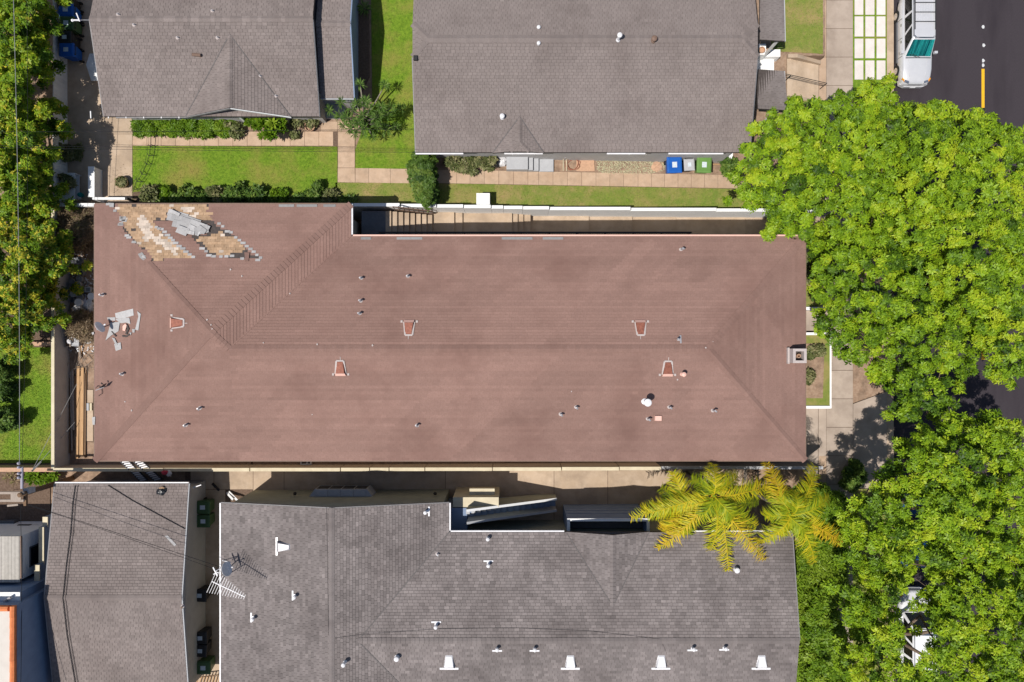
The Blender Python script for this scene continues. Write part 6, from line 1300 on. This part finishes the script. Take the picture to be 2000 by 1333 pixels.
# planks: each one is a thing
pl_ = [(134, 738, 136, 886, .10, 'wood_dark', 'dark plank leaning nearest the grey wall'), (138, 726, 141, 880, .09, 'wood_grey', 'greyish plank second from the grey wall'), (142, 722, 144, 840, .11, 'wood_grey', 'short grey-brown plank in the timber pile'), (146, 735, 150, 893, .10, 'wood_dark', 'dark brown plank in middle of timber pile'), (153, 716, 150, 896, .17, 'wood', 'widest tan plank in the timber pile'), (157, 735, 156, 893, .07, 'wood', 'narrow tan batten beside the widest plank'), (161, 718, 160, 892, .16, 'wood', 'pale tan plank with long groove'), (165, 730, 163, 890, .06, 'wood_dark', 'thin dark batten between tan planks'), (168, 716, 166, 895, .07, 'wood_dark', 'rust-brown batten nearest the roof edge'), (143, 800, 148, 850, .08, 'wood_dark', 'short dark offcut across the timber pile'), (154, 660, 157, 700, .08, 'wood_grey', 'short board beside the dry branches'), (162, 655, 158, 692, .07, 'wood', 'thin lath pointing down beside short board')]
for i, (a, b, c_, d_, w_, mt, lb) in enumerate(pl_):
    A, B = P(a, b, .06 + .02 * (i % 4)), P(c_, d_, .06 + .02 * ((i + 1) % 4)); m2 = MB(); m2.bar(A, B, w_, .05, rnd.uniform(.85, 1.2)); tag(m2.build('plank', mt), lb, 'plank', 'timber pile in the back yard')
for i, (a, b, w_, h_, lb) in enumerate(((172, 795, .12, .45, 'small grey block in back yard paving'), (178, 795, .12, .45, 'small cream block beside grey block'))): m2 = MB(); p = P(a, b, .05); m2.box(p.x - .07, p.x + .07, p.y - .22, p.y + .22, .025, .09, 1, .01); tag(m2.build('paving_block', 'cream' if i else 'grey_paint'), lb, 'block')

# ------------------------------------------------------------------ dishes, antennas, utility pole, wires
def dish(a, b, z, n, r, label, mast_to, mat='white_metal'):
    c = P(a, b, z); t = thing('satellite_dish', Vector(mast_to), label, 'satellite dish'); n = Vector(n).normalized()
    m2 = MB(); m2.lathe((0, 0, 0), [(.05, -.06), (r * .5, -.045), (r, 0), (r * .99, .012), (r * .5, -.03), (.02, -.045)], 22); me = m2; o = ros_mesh(m2, 'reflector', mat); o = link_mesh('reflector', o, t, c); o.rotation_euler = n.to_track_quat('Z', 'Y').to_euler()
    m2 = MB(); m2.tube([Vector(mast_to), c - n * .08], .025, 7); m2.build('mast', 'galv', t)
    m2 = MB(); fp = c + n * r * .95 - Vector((0, 0, r * .35)); m2.tube([c - Vector((0, 0, r * .95)) , fp], .014, 6); m2.tube([fp, fp - n * .1], .035, 8); m2.build('feed_arm', mat, t); return t
dish(195, 639, 5.0, (.85, .5, .12), .3, 'white satellite dish on the western eave of red roof', (W + .1, P(0, 645, 4.3).y, 4.2)); dish(201, 754, 4.75, (-.5, .7, .15), .2, 'small dark dish with loose cable on the western eave', (W + .05, P(0, 763, 4.3).y, 4.2), 'black_metal')
p = G(196, 765, zmain); m2 = MB(); m2.tube([(p.x - .2, p.y - .35, p.z - .3), (p.x - .05, p.y - .2, p.z + .05), (p.x + .15, p.y - .1, p.z + .1), (p.x + .12, p.y + .2, p.z + .08), (p.x - .1, p.y + .3, p.z + .06), (p.x - .35, p.y + .1, p.z - .1)], .014, 5); tag(m2.build('loose_cable', 'wire'), 'loose black cable looped around the small dark dish', 'cable')
dish(443, 1112, 4.7, (.9, .28, .3), .36, 'white satellite dish on the west eave of south apartments', (P(436, 0, 3.7).x, P(0, 1120, 3.7).y, 3.65))
def yagi(a0, b0, a1, b1, z, n, lens, label, foot, mat='white_metal'):
    A, B = P(a0, b0, z), P(a1, b1, z + .05); t = thing('tv_antenna', Vector(foot), label, 'antenna'); d = (B - A); h = Vector((-d.y, d.x, 0)).normalized()
    m2 = MB(); m2.bar(A, B, .035, .035); m2.build('boom', mat, t); m2 = MB(); m2.tube([Vector(foot), A.lerp(B, .22)], .02, 6); m2.build('mast', 'galv', t)
    for k in range(n):
        s_ = k / (n - 1); L = lens[0] * (1 - s_) + lens[1] * s_; p = A.lerp(B, s_); m2 = MB(); m2.bar(p - h * L / 2 + Vector((0, 0, .02)), p + h * L / 2 + Vector((0, 0, .02)), .018, .018); m2.build('element', mat, t)
    return t
yagi(414, 1136, 478, 1166, 5.6, 15, (1.2, .25), 'white comb-like television antenna above the west eave gutter', (P(436, 0, 3.7).x, P(0, 1128, 3.7).y, 3.65))
m2 = MB(); A = P(421, 1118, 5.0); m2.bar(A + Vector((-.12, .25, 0)), A + Vector((.1, -.2, 0)), .05, .05); m2.bar(A + Vector((.0, .05, 0)), A + Vector((.5, .3, -.6)), .04, .04); m2.bar(A + Vector((-.1, -.1, 0)), A + Vector((.16, .02, .05)), .04, .04); m2.bar(A + Vector((.5, .3, -.6)), Vector((xw - .05, A.y + .15, 3.6)), .03, .03); tag(m2.build('antenna_bracket', 'white_metal'), 'white bracket arms left of the comb-like antenna', 'bracket')
t = thing('small_antenna', (-21.95, 16.7, 3.5), 'white T-shaped antenna on the bungalow gable peak', 'antenna'); m2 = MB(); A = P(155, 40, 3.9); m2.bar(A, A + Vector((-.32, -.0, .0)), .06, .06); m2.lathe(A + Vector((-.36, 0, -.05)), [(.06, 0), (.08, .05), (.04, .1)], 8); m2.build('arm', 'white_metal', t); m2 = MB(); m2.bar(A + Vector((.02, -.06, 0)), A + Vector((-.14, .36, .02)), .05, .04); m2.build('crosspiece', 'white_metal', t); m2 = MB(); m2.tube([A, A + Vector((.14, .06, -.1)), Vector((-21.93, 16.72, 3.65))], .02, 6); m2.build('mast', 'galv', t)
# pole with cross-arms
b = P(140, 935, 0); tp = P(42, 966, 4.0); up = thing('utility_pole', b, 'wooden utility pole with twin cross-arms by the western lawn corner', 'utility pole')
m2 = MB(); b3 = Vector((b.x, b.y, -.3)); t3 = Vector((b.x + (P(46, 965, 4.0).x - b.x), P(46, 965, 4.0).y, 4.3)); m2.tube([b3, b3.lerp(t3, .5), t3], [.16, .14, .12], 12); m2.build('pole', 'wood_dark', up, smooth=True)
for yy in (963, 978): A, B = P(-40, yy, 4.15), P(47, yy, 4.15); m2 = MB(); m2.bar(A, B, .12, .1); m2.build('crossarm', 'wood_grey', up)
A, B = P(15, 988, 4.0), P(36, 986, 4.0); m2 = MB(); m2.bar(A, B, .1, .09); m2.build('crossarm', 'wood_grey', up)
for (a, c_) in ((26, 970), (36, 970)): A, B = P(a, 963, 4.2), P(a, 979, 4.2); m2 = MB(); m2.bar(A, B, .26, .03); m2.build('platform', 'wood_grey', up)
m2 = MB(); m2.tube([P(43, 912, 4.0), P(43, 955, 4.1)], .07, 10); m2.build('spool', 'porcelain', up)
for c_ in (905, 913, 925, 933): m2 = MB(); p = P(38, c_, 4.1); m2.lathe(p, [(.05, 0), (.08, .03), (.05, .07), (.07, .1), (.03, .14)], 10); m2.build('insulator', 'porcelain', up)
m2 = MB(); p = P(57, 958, 3.6); m2.box(p.x - .15, p.x + .15, p.y - .14, p.y + .14, p.z - .25, p.z + .25); m2.build('junction_box', 'grey_paint', up)
m2 = MB(); m2.bar(P(50, 965, 3.9), P(50, 988, 3.9), .14, .14); m2.build('spar', 'wood_dark', up)
def wire_(A, B, sag, label, r=.012, mat='wire', group=None):
    A, B = Vector(A), Vector(B); m2 = MB(); m2.tube([A.lerp(B, s_ / 14) - Vector((0, 0, sag * 4 * (s_ / 14) * (1 - s_ / 14))) for s_ in range(15)], r, 4); return tag(m2.build('overhead_wire', mat), label, 'wire', group)
wire_(P(38, 905, 4.2), P(25, -40, 5.4), .15, 'left overhead wire running over the flowering trees', .014, 'wire_pale'); wire_(P(43, 905, 4.2), P(52, -40, 5.2), .2, 'right overhead wire running over the flowering trees', .011)
wire_(P(40, 990, 4.1), P(39, 1400, 5.0), .1, 'overhead wire running down past plank roof shed', .013); wire_(P(52, 985, 3.9), P(436, 1110, 4.3), .05, 'upper service wire crossing the garage roof to the antenna', .013); wire_(P(52, 986, 3.7), P(436, 1118, 4.1), .12, 'lower service wire crossing the garage roof to the antenna', .01)
wire_(P(62, 921, 1.9), P(150, 750, .4), 0, 'guy wire slanting to the timber pile', .014, 'wire_pale'); wire_(P(62, 922, 1.6), P(146, 825, .4), 0, 'lower guy wire slanting across the grey wall', .012, 'wire_pale'); wire_(P(62, 921, 1.9), P(80, 902, 1.6), 0, 'thick grey guy guard beside the pole', .045, 'wire_pale')
for k, (y0, y1) in enumerate(((240, 252), (266, 292), (270, 298))): wire_(P(-30, y0 + 18, 4.6), P(815, y1, 2.75), .1, ['top thin wire crossing the bungalow lawn', 'middle thin wire crossing the bungalow lawn', 'lowest thin wire crossing the bungalow lawn'][k], .009)
m2 = MB(); pts = [(148, 948), (143, 985), (139, 1040), (131, 1100), (124, 1168), (132, 1240), (148, 1333), (156, 1380)]
fG2 = lambda x, y=0: 2.6 + (3.4 - 2.6) * min(1, (abs(y) - 7.65) / 5.82) if abs(y) < 13.47 else 3.4 - .8 * (abs(y) - 13.47) / 5.82
m2.tube([G(a, c_, fG2) + Vector((0, 0, .06)) for a, c_ in pts], .02, 5); m2.tube([G(a + 5, c_, fG2) + Vector((0, 0, .05)) for a, c_ in pts], .012, 5); tag(m2.build('roof_line', 'wire'), 'black strands imitating a wire shadow down the garage roof', 'cable')  # thin black tubes stand in for wire shadows on the garage roof
m2 = MB(); m2.tube([G(a, c_, fG2) + Vector((0, 0, .05)) for a, c_ in ((212, 948), (260, 978), (310, 1005), (362, 1033))], .018, 5); tag(m2.build('roof_line', 'wire'), 'black strand imitating a wire shadow diagonally across the garage roof', 'cable')  # another black tube shaped as a wire shadow
m2 = MB(); fz = lambda x, y=0: max(min(fMN(x, y), fMS(x, y)), min(fLE(x, y), fLW(x, y))) ; m2.tube([G(a, c_, fz) + Vector((0, 0, .04)) for a, c_ in ((638, 990), (640, 1100), (642, 1240), (655, 1246), (700, 1240), (860, 1228), (1000, 1226), (1150, 1232), (1290, 1248), (1300, 1272))], .006, 5); tag(m2.build('roof_line', 'wire'), 'thin cable lying along the south apartments ridges', 'cable')

# ------------------------------------------------------------------ small things around the houses
def ladder(A, B, w, label, rungs=13):
    A, B = Vector(A), Vector(B); t = thing('ladder', A, label, 'ladder'); d = (B - A).normalized(); s_ = Vector((d.y, -d.x, 0)).normalized() * w / 2
    for g in (-1, 1): m2 = MB(); m2.bar(A + s_ * g, B + s_ * g, .035, .08); m2.build('rail', 'dark_grey', t)
    for k in range(rungs): p = A.lerp(B, (k + .5) / rungs); m2 = MB(); m2.bar(p - s_, p + s_, .075, .03); m2.build('rung', 'white_metal', t)
ladder(P(281, 939, .15), P(236, 893, 2.0), .42, 'left white-runged ladder leaning over the garden wall'); ladder(P(309, 938, .15), P(261, 893, 2.0), .42, 'right white-runged ladder leaning over the garden wall')
t = thing('utility_cabinet', G(945, 391, zN), 'white cabinet standing against the boundary wall', 'cabinet'); p = G(945, 391, zN); m2 = MB(); m2.box(p.x - .38, p.x + .36, 7.7, 8.35, p.z - .05, p.z + .85, 1, .01); m2.build('body', 'white_paint', t); m2 = MB(); m2.box(p.x - .385, p.x - .22, 7.72, 8.36, p.z + .845, p.z + .875, 1); m2.box(p.x - .21, p.x + .37, 7.72, 8.36, p.z + .845, p.z + .875, 1.0); m2.build('lid', 'white_paint', t)
# grey side steps of the long house
t = thing('side_steps', G(1020, 320, zN), 'grey painted landing and steps under the small dormer', 'stairs')
g = zN(1.0); ya, yb = P(0, 336, g).y, P(0, 303, g + .5).y
for k, (a, b, z) in enumerate(((989, 1031, .55), (1031.4, 1041, .38), (1041.4, 1052, .22), (1052.4, 1081, .07))): m2 = MB(); m2.box(P(a, 0, g + z).x + .004, P(b, 0, g + z).x, ya, yb, g - .2, g + z); m2.build('step' if k else 'landing', 'grey_paint', t)
m2 = MB(); m2.box(P(989, 0, g + .6).x, P(1031, 0, g + .6).x, yb + .004, yb + .08, g, g + .75); m2.build('threshold', 'white_paint', t)
lump('rubbish_sack', 967, 320, .32, .33, .26, 'bag_black', 'shiny black sack beside the olive shrub', 'bag', zN, 11); lump('rubbish_sack', 981, 316, .3, .33, .2, 'bag_white', 'white sack between black sack and grey steps', 'bag', zN, 12); lump('litter', 965, 316, .06, .05, .03, 'clay', 'orange wrapper lying on black sack', 'litter', zN, 13, .5)
m2 = MB(); p = G(1118, 322, zN); m2.tube([(p.x + r_ * math.cos(a_), p.y + .62 * r_ * math.sin(a_), p.z + .03 + .004 * k) for k, (a_, r_) in enumerate([(i * .5, .42 + .12 * math.sin(i * .9)) for i in range(26)])], .02, 5); tag(m2.build('garden_hose', 'hose'), 'coiled reddish garden hose in the house bed', 'hose')
px_ = G(1135, 322, zN); m2 = MB(); m2.poly([(px_.x - .7, px_.y - .38), (px_.x + .8, px_.y - .38), (px_.x + .75, px_.y + .36), (px_.x - .75, px_.y + .36)], px_.z - .05, px_.z + .014); tag(m2.build('plastic_sheet', 'clay'), 'reddish ground sheet beneath the garden hose', 'sheet')
t = thing('gas_meter', G(1104, 322, zN), 'pale pipes of a meter beside the garden hose', 'meter'); p = G(1104, 322, zN); m2 = MB()
for dx_ in (-.12, .08): m2.tube([(p.x + dx_, p.y - .38, p.z + .05), (p.x + dx_, p.y + .2, p.z + .12), (p.x + dx_, p.y + .4, p.z + .45)], .025, 6)
m2.tube([(p.x, p.y + .36, p.z + .4), (p.x + 1.7, p.y + .34, p.z + .25)], .02, 6); m2.build('pipe', 'cream', t); m2 = MB(); m2.lathe((p.x - .02, p.y + .36, p.z + .3), [(.1, 0), (.13, .08), (.13, .25), (.08, .32)], 12); m2.build('gauge', 'galv', t)
# pale pebbles (uncountable)
m2 = MB(); q = random.Random(77); poly = [(1166, 309), (1300, 312), (1300, 333), (1262, 341), (1185, 341), (1166, 336)]
for _ in range(1500):
    a, b = q.uniform(1166, 1300), q.uniform(309, 341)
    if not inside((a, b), poly) or (1280 > a > 1272 - 0 and False): continue
    p = G(a, b, zN); r_ = q.uniform(.02, .05); o6 = [(p.x + r_, p.y, p.z + .01), (p.x, p.y + r_ * .8, p.z + .01), (p.x - r_, p.y, p.z + .01), (p.x, p.y - r_ * .8, p.z + .01)]; tpz = (p.x, p.y, p.z + r_ * .9); tn = q.uniform(.7, 1.25)
    for k in range(4): m2.face([o6[k], o6[(k + 1) % 4], tpz], tn)
o = m2.build('pebbles', 'pebble', origin=(0, 0, 0)); tag(o, 'pale pebbles covering the bed left of the blue bin', 'pebbles', kind='stuff')
lump('loose_soil', 1282, 327, .32, .28, .05, 'clay', 'brown patch of soil among the pebbles', 'soil', zN, 15)
m2 = MB(); m2.bar(G(1390, 322, zN) + Vector((0, 0, .06)), G(1412, 323, zN) + Vector((0, 0, .06)), .05, .05); tag(m2.build('wooden_stake', 'wood'), 'thin wooden stake right of the green bin', 'stake')
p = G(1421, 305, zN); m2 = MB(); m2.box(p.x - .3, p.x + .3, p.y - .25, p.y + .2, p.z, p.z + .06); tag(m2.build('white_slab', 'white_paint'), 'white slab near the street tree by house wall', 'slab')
# slatted garden gate below the hedge
b = G(842, 388, zN); t = thing('garden_gate', b, 'small white slatted gate below the tall hedge', 'gate')
for yy in (7.75, 8.35): m2 = MB(); m2.bar((b.x, yy, -.1), (b.x, yy, 1.05), .09, .09); m2.build('post', 'white_paint', t)
for k in range(6): m2 = MB(); m2.bar((b.x, 7.8, .2 + k * .15), (b.x, 8.3, .2 + k * .15), .05, .1); m2.build('slat', 'white_paint', t)
# thin black lattice shaped as the shadow of a curved trellis
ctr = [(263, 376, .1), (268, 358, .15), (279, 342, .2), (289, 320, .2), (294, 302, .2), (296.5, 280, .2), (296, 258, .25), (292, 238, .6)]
t = thing('trellis_shadow', G(285, 330, zN), 'thin black lattice imitating a curved trellis shadow on path and lawn', 'trellis')
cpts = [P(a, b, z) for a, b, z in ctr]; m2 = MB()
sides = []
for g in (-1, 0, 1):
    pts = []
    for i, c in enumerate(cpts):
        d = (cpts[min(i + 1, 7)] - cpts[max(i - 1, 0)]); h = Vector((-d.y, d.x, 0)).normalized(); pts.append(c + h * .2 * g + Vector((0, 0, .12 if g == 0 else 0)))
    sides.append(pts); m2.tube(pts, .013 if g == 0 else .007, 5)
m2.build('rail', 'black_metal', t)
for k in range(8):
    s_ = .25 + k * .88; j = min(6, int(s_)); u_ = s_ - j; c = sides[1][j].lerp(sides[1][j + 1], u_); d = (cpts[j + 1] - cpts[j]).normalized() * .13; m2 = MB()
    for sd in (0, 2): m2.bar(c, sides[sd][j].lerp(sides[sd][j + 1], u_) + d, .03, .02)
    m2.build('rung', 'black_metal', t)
# white things in the driveway
t = thing('low_partition', G(180, 356), 'white low partition standing on the driveway', 'partition'); x0 = P(179, 0, .75).x; y0, y1 = P(0, 385, .7).y, P(0, 327, .7).y; m2 = MB(); m2.box(x0 - .16, x0 + .16, y0, y1, .0, .75, 1, .01); m2.build('panel', 'white_paint', t); m2 = MB(); m2.box(x0 - .18, x0 + .18, y0 - .02, y1 + .02, .752, .79); m2.build('cap', 'white_paint', t)
t = thing('gate_rail', G(218, 389), 'white horizontal gate rail above the boundary wall', 'rail'); yy = P(0, 388.5, .9).y; m2 = MB(); m2.bar((P(186, 0, .9).x, yy, .9), (P(245, 0, .9).x, yy, .9), .13, .12); m2.build('rail', 'white_paint', t)
for a in (184, 248): m2 = MB(); m2.bar((P(a, 0, .9).x, yy, 0), (P(a, 0, .9).x, yy, .98), .12, .12); m2.build('post', 'black_metal' if a > 200 else 'white_paint', t)
t = thing('garden_shelf', G(133, 364), 'pale shelf unit with pots beside the board fence', 'shelf'); xa, xb = P(119, 0, .6).x, P(146, 0, .6).x; ya, yb = P(0, 390, .6).y, P(0, 338, .6).y
for z in (.2, .6): m2 = MB(); m2.box(xa, xb, ya, yb, z - .04, z); m2.build('board', 'white_paint', t)
for x_ in (xa + .03, xb - .03):
    for y_ in (ya + .03, yb - .03): m2 = MB(); m2.bar((x_, y_, 0), (x_, y_, .59), .05, .05); m2.build('leg', 'white_paint', t)
bush('potted_plant', 127, 349, .3, .3, 'small shaded plant on the pale shelf', 'leaf_olive', lambda x, y=0: .6, per=60, n=3, cat='plant'); bush('potted_plant', 133, 358, .22, .25, 'second small plant on the pale shelf', 'leaf_olive', lambda x, y=0: .6, per=60, n=3, cat='plant')
t = thing('watering_can', G(160, 383), 'teal watering can beside the low partition', 'watering can'); p = G(160, 382); m2 = MB(); m2.lathe(p, [(.13, 0), (.14, .18), (.12, .24), (.07, .25)], 14); m2.build('body', 'teal_plastic', t); m2 = MB(); m2.tube([p + Vector((.1, -.03, .08)), p + Vector((.3, -.1, .26))], [.035, .02], 7); m2.build('spout', 'teal_plastic', t); m2 = MB(); m2.tube([p + Vector((-.12, 0, .2)), p + Vector((-.05, 0, .36)), p + Vector((.1, 0, .26))], .015, 5); m2.build('handle', 'teal_plastic', t)
lump('garden_stone', 157, 388, .1, .1, .06, 'plastic_white', 'round white stone beside the teal can', 'stone', seed=17, amp=.05)
t = thing('round_planter', G(238, 355), 'round wicker planter of dry leaves on the driveway', 'planter'); p = P(238, 356, .3); m2 = MB(); m2.lathe((p.x, p.y, .02), [(.26, 0), (.35, .28), (.36, .32), (.32, .32), (.3, .24), (.05, .24)], 20); m2.build('pot', 'wood_dark', t)
foliage(t, 'foliage', [Vector((p.x, p.y, .3)), Vector((p.x + .1, p.y, .3))], .28, 120, 5, .07, .02, 'leaf_olive', 771)
m2 = MB(); q = random.Random(5)
for _ in range(140):
    a_ = q.uniform(0, 6.28); r_ = abs(q.gauss(.55, .3)); x_, y_ = p.x + r_ * math.cos(a_), p.y + r_ * math.sin(a_); s_ = q.uniform(.015, .035); m2.face([(x_ - s_, y_, .03), (x_, y_ - s_ * .6, .034), (x_ + s_, y_, .03), (x_, y_ + s_ * .6, .036)], q.uniform(.2, .8))
tag(m2.build('fallen_leaves', 'leaf_dry', origin=(0, 0, 0)), 'fallen dry leaves around the round planter', 'leaves', kind='stuff')
t = thing('potted_wheel_planter', G(606, 245, zN), 'round clay pot with twigs beside dry shrub', 'pot'); p = P(605, 247, .3); m2 = MB(); m2.lathe((p.x, p.y, .0), [(.2, 0), (.28, .3), (.3, .34), (.26, .34), (.24, .2), (.05, .2)], 18); m2.build('pot', 'clay', t); m2 = MB()
for k in range(9): a_ = k * .7; m2.tube([(p.x, p.y, .2), (p.x + .3 * math.cos(a_), p.y + .3 * math.sin(a_), .5)], [.012, .005], 4)
m2.build('twigs', 'bark', t)
# pale sheet in place of a sunlit patch on the shaded driveway
a, b = G(180, 132), None; m2 = MB(); pts = [P(168, 127, .25), P(175, 105, .3), P(192, 105, .6), P(200, 158, .6), P(178, 158, .25)]; m2.prism(pts[::-1], [v - Vector((0, 0, .04)) for v in pts[::-1]]); tag(m2.build('white_panel', 'white_paint'), 'pale sheet imitating a sunlit ground patch under the bungalow gable eave', 'board')
lump('cloth', 342, 916, .2, .13, .1, 'cloth_red', 'red cloth hung over the garden wall', 'cloth', zS, 31, 1.05); lump('cloth', 350, 918, .15, .17, .08, 'bag_white', 'white cloth hung beside the red cloth', 'cloth', zS, 32, 1.05)
t = thing('work_gloves', G(316, 958, fG2), 'black and tan bundle on the garage roof', 'bundle'); p = G(316, 960, fG2); m2 = MB(); m2.blob(p, .24, .2, .09, 41, 10, 6, .35); m2.build('bundle', 'bag_black', t); m2 = MB(); m2.blob(p + Vector((.02, .2, .02)), .14, .06, .05, 42, 10, 6, .3); m2.build('strap', 'old_tan', t)
t = thing('wall_frame', G(597, 903, zS), 'small pale frame lying beside the garden wall', 'frame'); p = P(597, 904, .2)
for (x0, x1, y0, y1) in ((-.3, .3, .06, .1), (-.3, .3, -.12, -.08), (-.3, -.26, -.079, .059), (.26, .3, -.079, .059), (.05, .09, -.079, .059)): m2 = MB(); m2.box(p.x + x0, p.x + x1, p.y + y0, p.y + y1, -.1, .2); m2.build('bar', 'white_paint', t)
for a0, b0, a1, b1, lb in ((443, 963, 455, 976, 'white board leaning near the dark green bins'), (447, 961, 464, 978, 'second white board beside the first near bins')): m2 = MB(); m2.bar(P(a0, b0, .1), P(a1, b1, .5), .12, .03); tag(m2.build('white_panel', 'white_paint'), lb, 'board')
m2 = MB(); m2.bar(P(428, 958, .4), P(415, 945, .1), .12, .08); tag(m2.build('timber_offcut', 'bin_black'), 'dark bar leaning above the green bins', 'bar')
# slatted bench at the bottom of the passage
t = thing('slatted_rack', G(415, 1325), 'brown slatted rack at the bottom of the garage passage', 'rack')
for k in range(8): m2 = MB(); x_ = P(388 + k * 6, 0, .4).x; m2.bar((x_, P(0, 1322, .4).y, .4), (x_ - .25, P(0, 1350, .4).y, .4), .05, .04); m2.build('slat', 'wood', t)
m2 = MB(); m2.bar(P(385, 1324, .36), P(432, 1318, .36), .06, .05); m2.build('rail', 'wood_dark', t)
# wooden boardwalk steps below the palms, leading to the sidewalk
t = thing('boardwalk', P(1500, 938, -1.5), 'grey plank boardwalk below the palms leading to sidewalk', 'boardwalk')
xa, xb = P(1450, 0, -1.1).x, 18.55; ya, yb = P(0, 955, -1.4).y, -7.4; n = 22
for k in range(n):
    z = -.92 - 1.28 * k / (n - 1); m2 = MB(); m2.box(xa + (xb - xa) * k / n + .01, xa + (xb - xa) * (k + 1) / n - .01, ya, yb, -2.6, z, rnd.uniform(.85, 1.12)); m2.build('plank', 'wood_grey', t)
for a, b, lb in ((1505, 935, 'black post and rail crossing the boardwalk'),):
    t = thing('dark_gate', P(a, b, -1.5), 'dark metal gate standing across the boardwalk', 'gate'); x_ = P(1474, 0, -.5).x
    for yy in (ya + .1, yb - .1): m2 = MB(); m2.bar((x_, yy, -1.6), (x_, yy, .1), .08, .08); m2.build('post', 'black_metal', t)
    for k in range(7): m2 = MB(); yy = ya + .15 + (yb - ya - .3) * k / 6; m2.bar((x_, yy, -1.2), (x_, yy, 0), .03, .03); m2.build('bar', 'black_metal', t)
    for z in (-1.1, 0): m2 = MB(); m2.bar((x_, ya + .1, z), (x_, yb - .1, z), .05, .05); m2.build('rail', 'black_metal', t)
lump('rubbish_sack', 1557, 941, .34, .38, .3, 'lavender', 'pale lavender sack standing on the boardwalk', 'bag', lambda x, y=0: -1.9, 51); lump('rubbish_sack', 1571, 940, .24, .3, .28, 'bag_black', 'dark sack beside the pale lavender sack', 'bag', lambda x, y=0: -1.95, 52); lump('rubbish_sack', 1594, 948, .3, .26, .22, 'lavender', 'bluish sack at the foot of the boardwalk', 'bag', lambda x, y=0: -2.2, 53)
# low walls round the western lawn
m2 = MB(); m2.box(P(40, 0, .3).x, -25.62, P(0, 676, .3).y, P(0, 668, .3).y, -.3, .28); tag(m2.build('garden_kerb', 'clay'), 'low pinkish kerb at the top of the western lawn', 'kerb')
m2 = MB(); m2.box(-34, -25.615, P(0, 922, .9).y, P(0, 914, .9).y, -.3, .9); tag(m2.build('low_wall', 'clay'), 'salmon coloured low wall along bottom of the western lawn', 'wall')
# dark grill and junk in the shaded patio
t = thing('barbecue_grill', G(50, 1030), 'black barbecue grill in the shaded patio corner', 'grill'); p = P(48, 1032, .8); m2 = MB(); m2.tube([(p.x - .35, p.y, .8), (p.x + .35, p.y, .8)], .22, 14); m2.build('hood', 'bin_black', t); m2 = MB(); m2.box(p.x + .4, p.x + .75, p.y - .18, p.y + .18, .74, .78); m2.build('side_shelf', 'dark_grey', t); m2 = MB()
for sx in (-.3, .3):
    for sy in (-.15, .15): m2.bar((p.x + sx, p.y + sy, 0), (p.x + sx, p.y + sy, .7), .04, .04)
m2.build('leg', 'black_metal', t)
simple_box('storage_tub', 12, 1030, .9, .7, .5, 'dark_grey', 'dark storage box at left edge of the patio', 'tub')
# specks of flaked sealant on the red roof
for a, b in ((1323, 742), (567, 574), (728, 675), (405, 625), (413, 635), (415, 643), (610, 810), (258, 802), (245, 785), (1378, 680), (1116, 765), (620, 673), (515, 670), (473, 540), (451, 527), (1392, 668)):
    p = G(a, b, zmain); m2 = MB(); s_ = rnd.uniform(.03, .06); m2.poly([(p.x + s_ * math.cos(k * 1.2) * rnd.uniform(.6, 1.2), p.y + s_ * math.sin(k * 1.2)) for k in range(5)], p.z + .0, p.z + .05); m2.build('sealant_speck', 'sealant', main_roof)

# scattered yard debris (uncountable chips, twigs and scraps)
m2 = MB(); q = random.Random(91)
for _ in range(520):
    a, b = q.uniform(128, 184), q.uniform(495, 690)
    if q.random() < .35: a, b = q.uniform(155, 184), q.uniform(545, 640)
    p = P(a, b, .03); an = q.uniform(0, 6.28); l = q.uniform(.03, .16); w_ = q.uniform(.012, .06); d = Vector((math.cos(an), math.sin(an), q.uniform(-.1, .4))) * l; p.z = .02 + q.uniform(0, .08)
    m2.bar(p, p + d, w_, .015, q.uniform(.25, 1.3))
tag(m2.build('debris', 'plastic_white', origin=(0, 0, 0)), 'scattered pale scraps and chips around the buckets', 'debris', kind='stuff')
m2 = MB()
for _ in range(160):
    a, b = q.uniform(130, 184), q.uniform(600, 720); p = P(a, b, .05); an = q.uniform(0, 6.28); l = q.uniform(.2, .7)
    m2.tube([p, p + Vector((math.cos(an) * l, math.sin(an) * l, q.uniform(0, .25)))], [.012, .005], 4, q.uniform(.6, 1.2))
tag(m2.build('twigs', 'wood_grey', origin=(0, 0, 0)), 'loose twigs strewn below the buckets', 'twigs', kind='stuff')
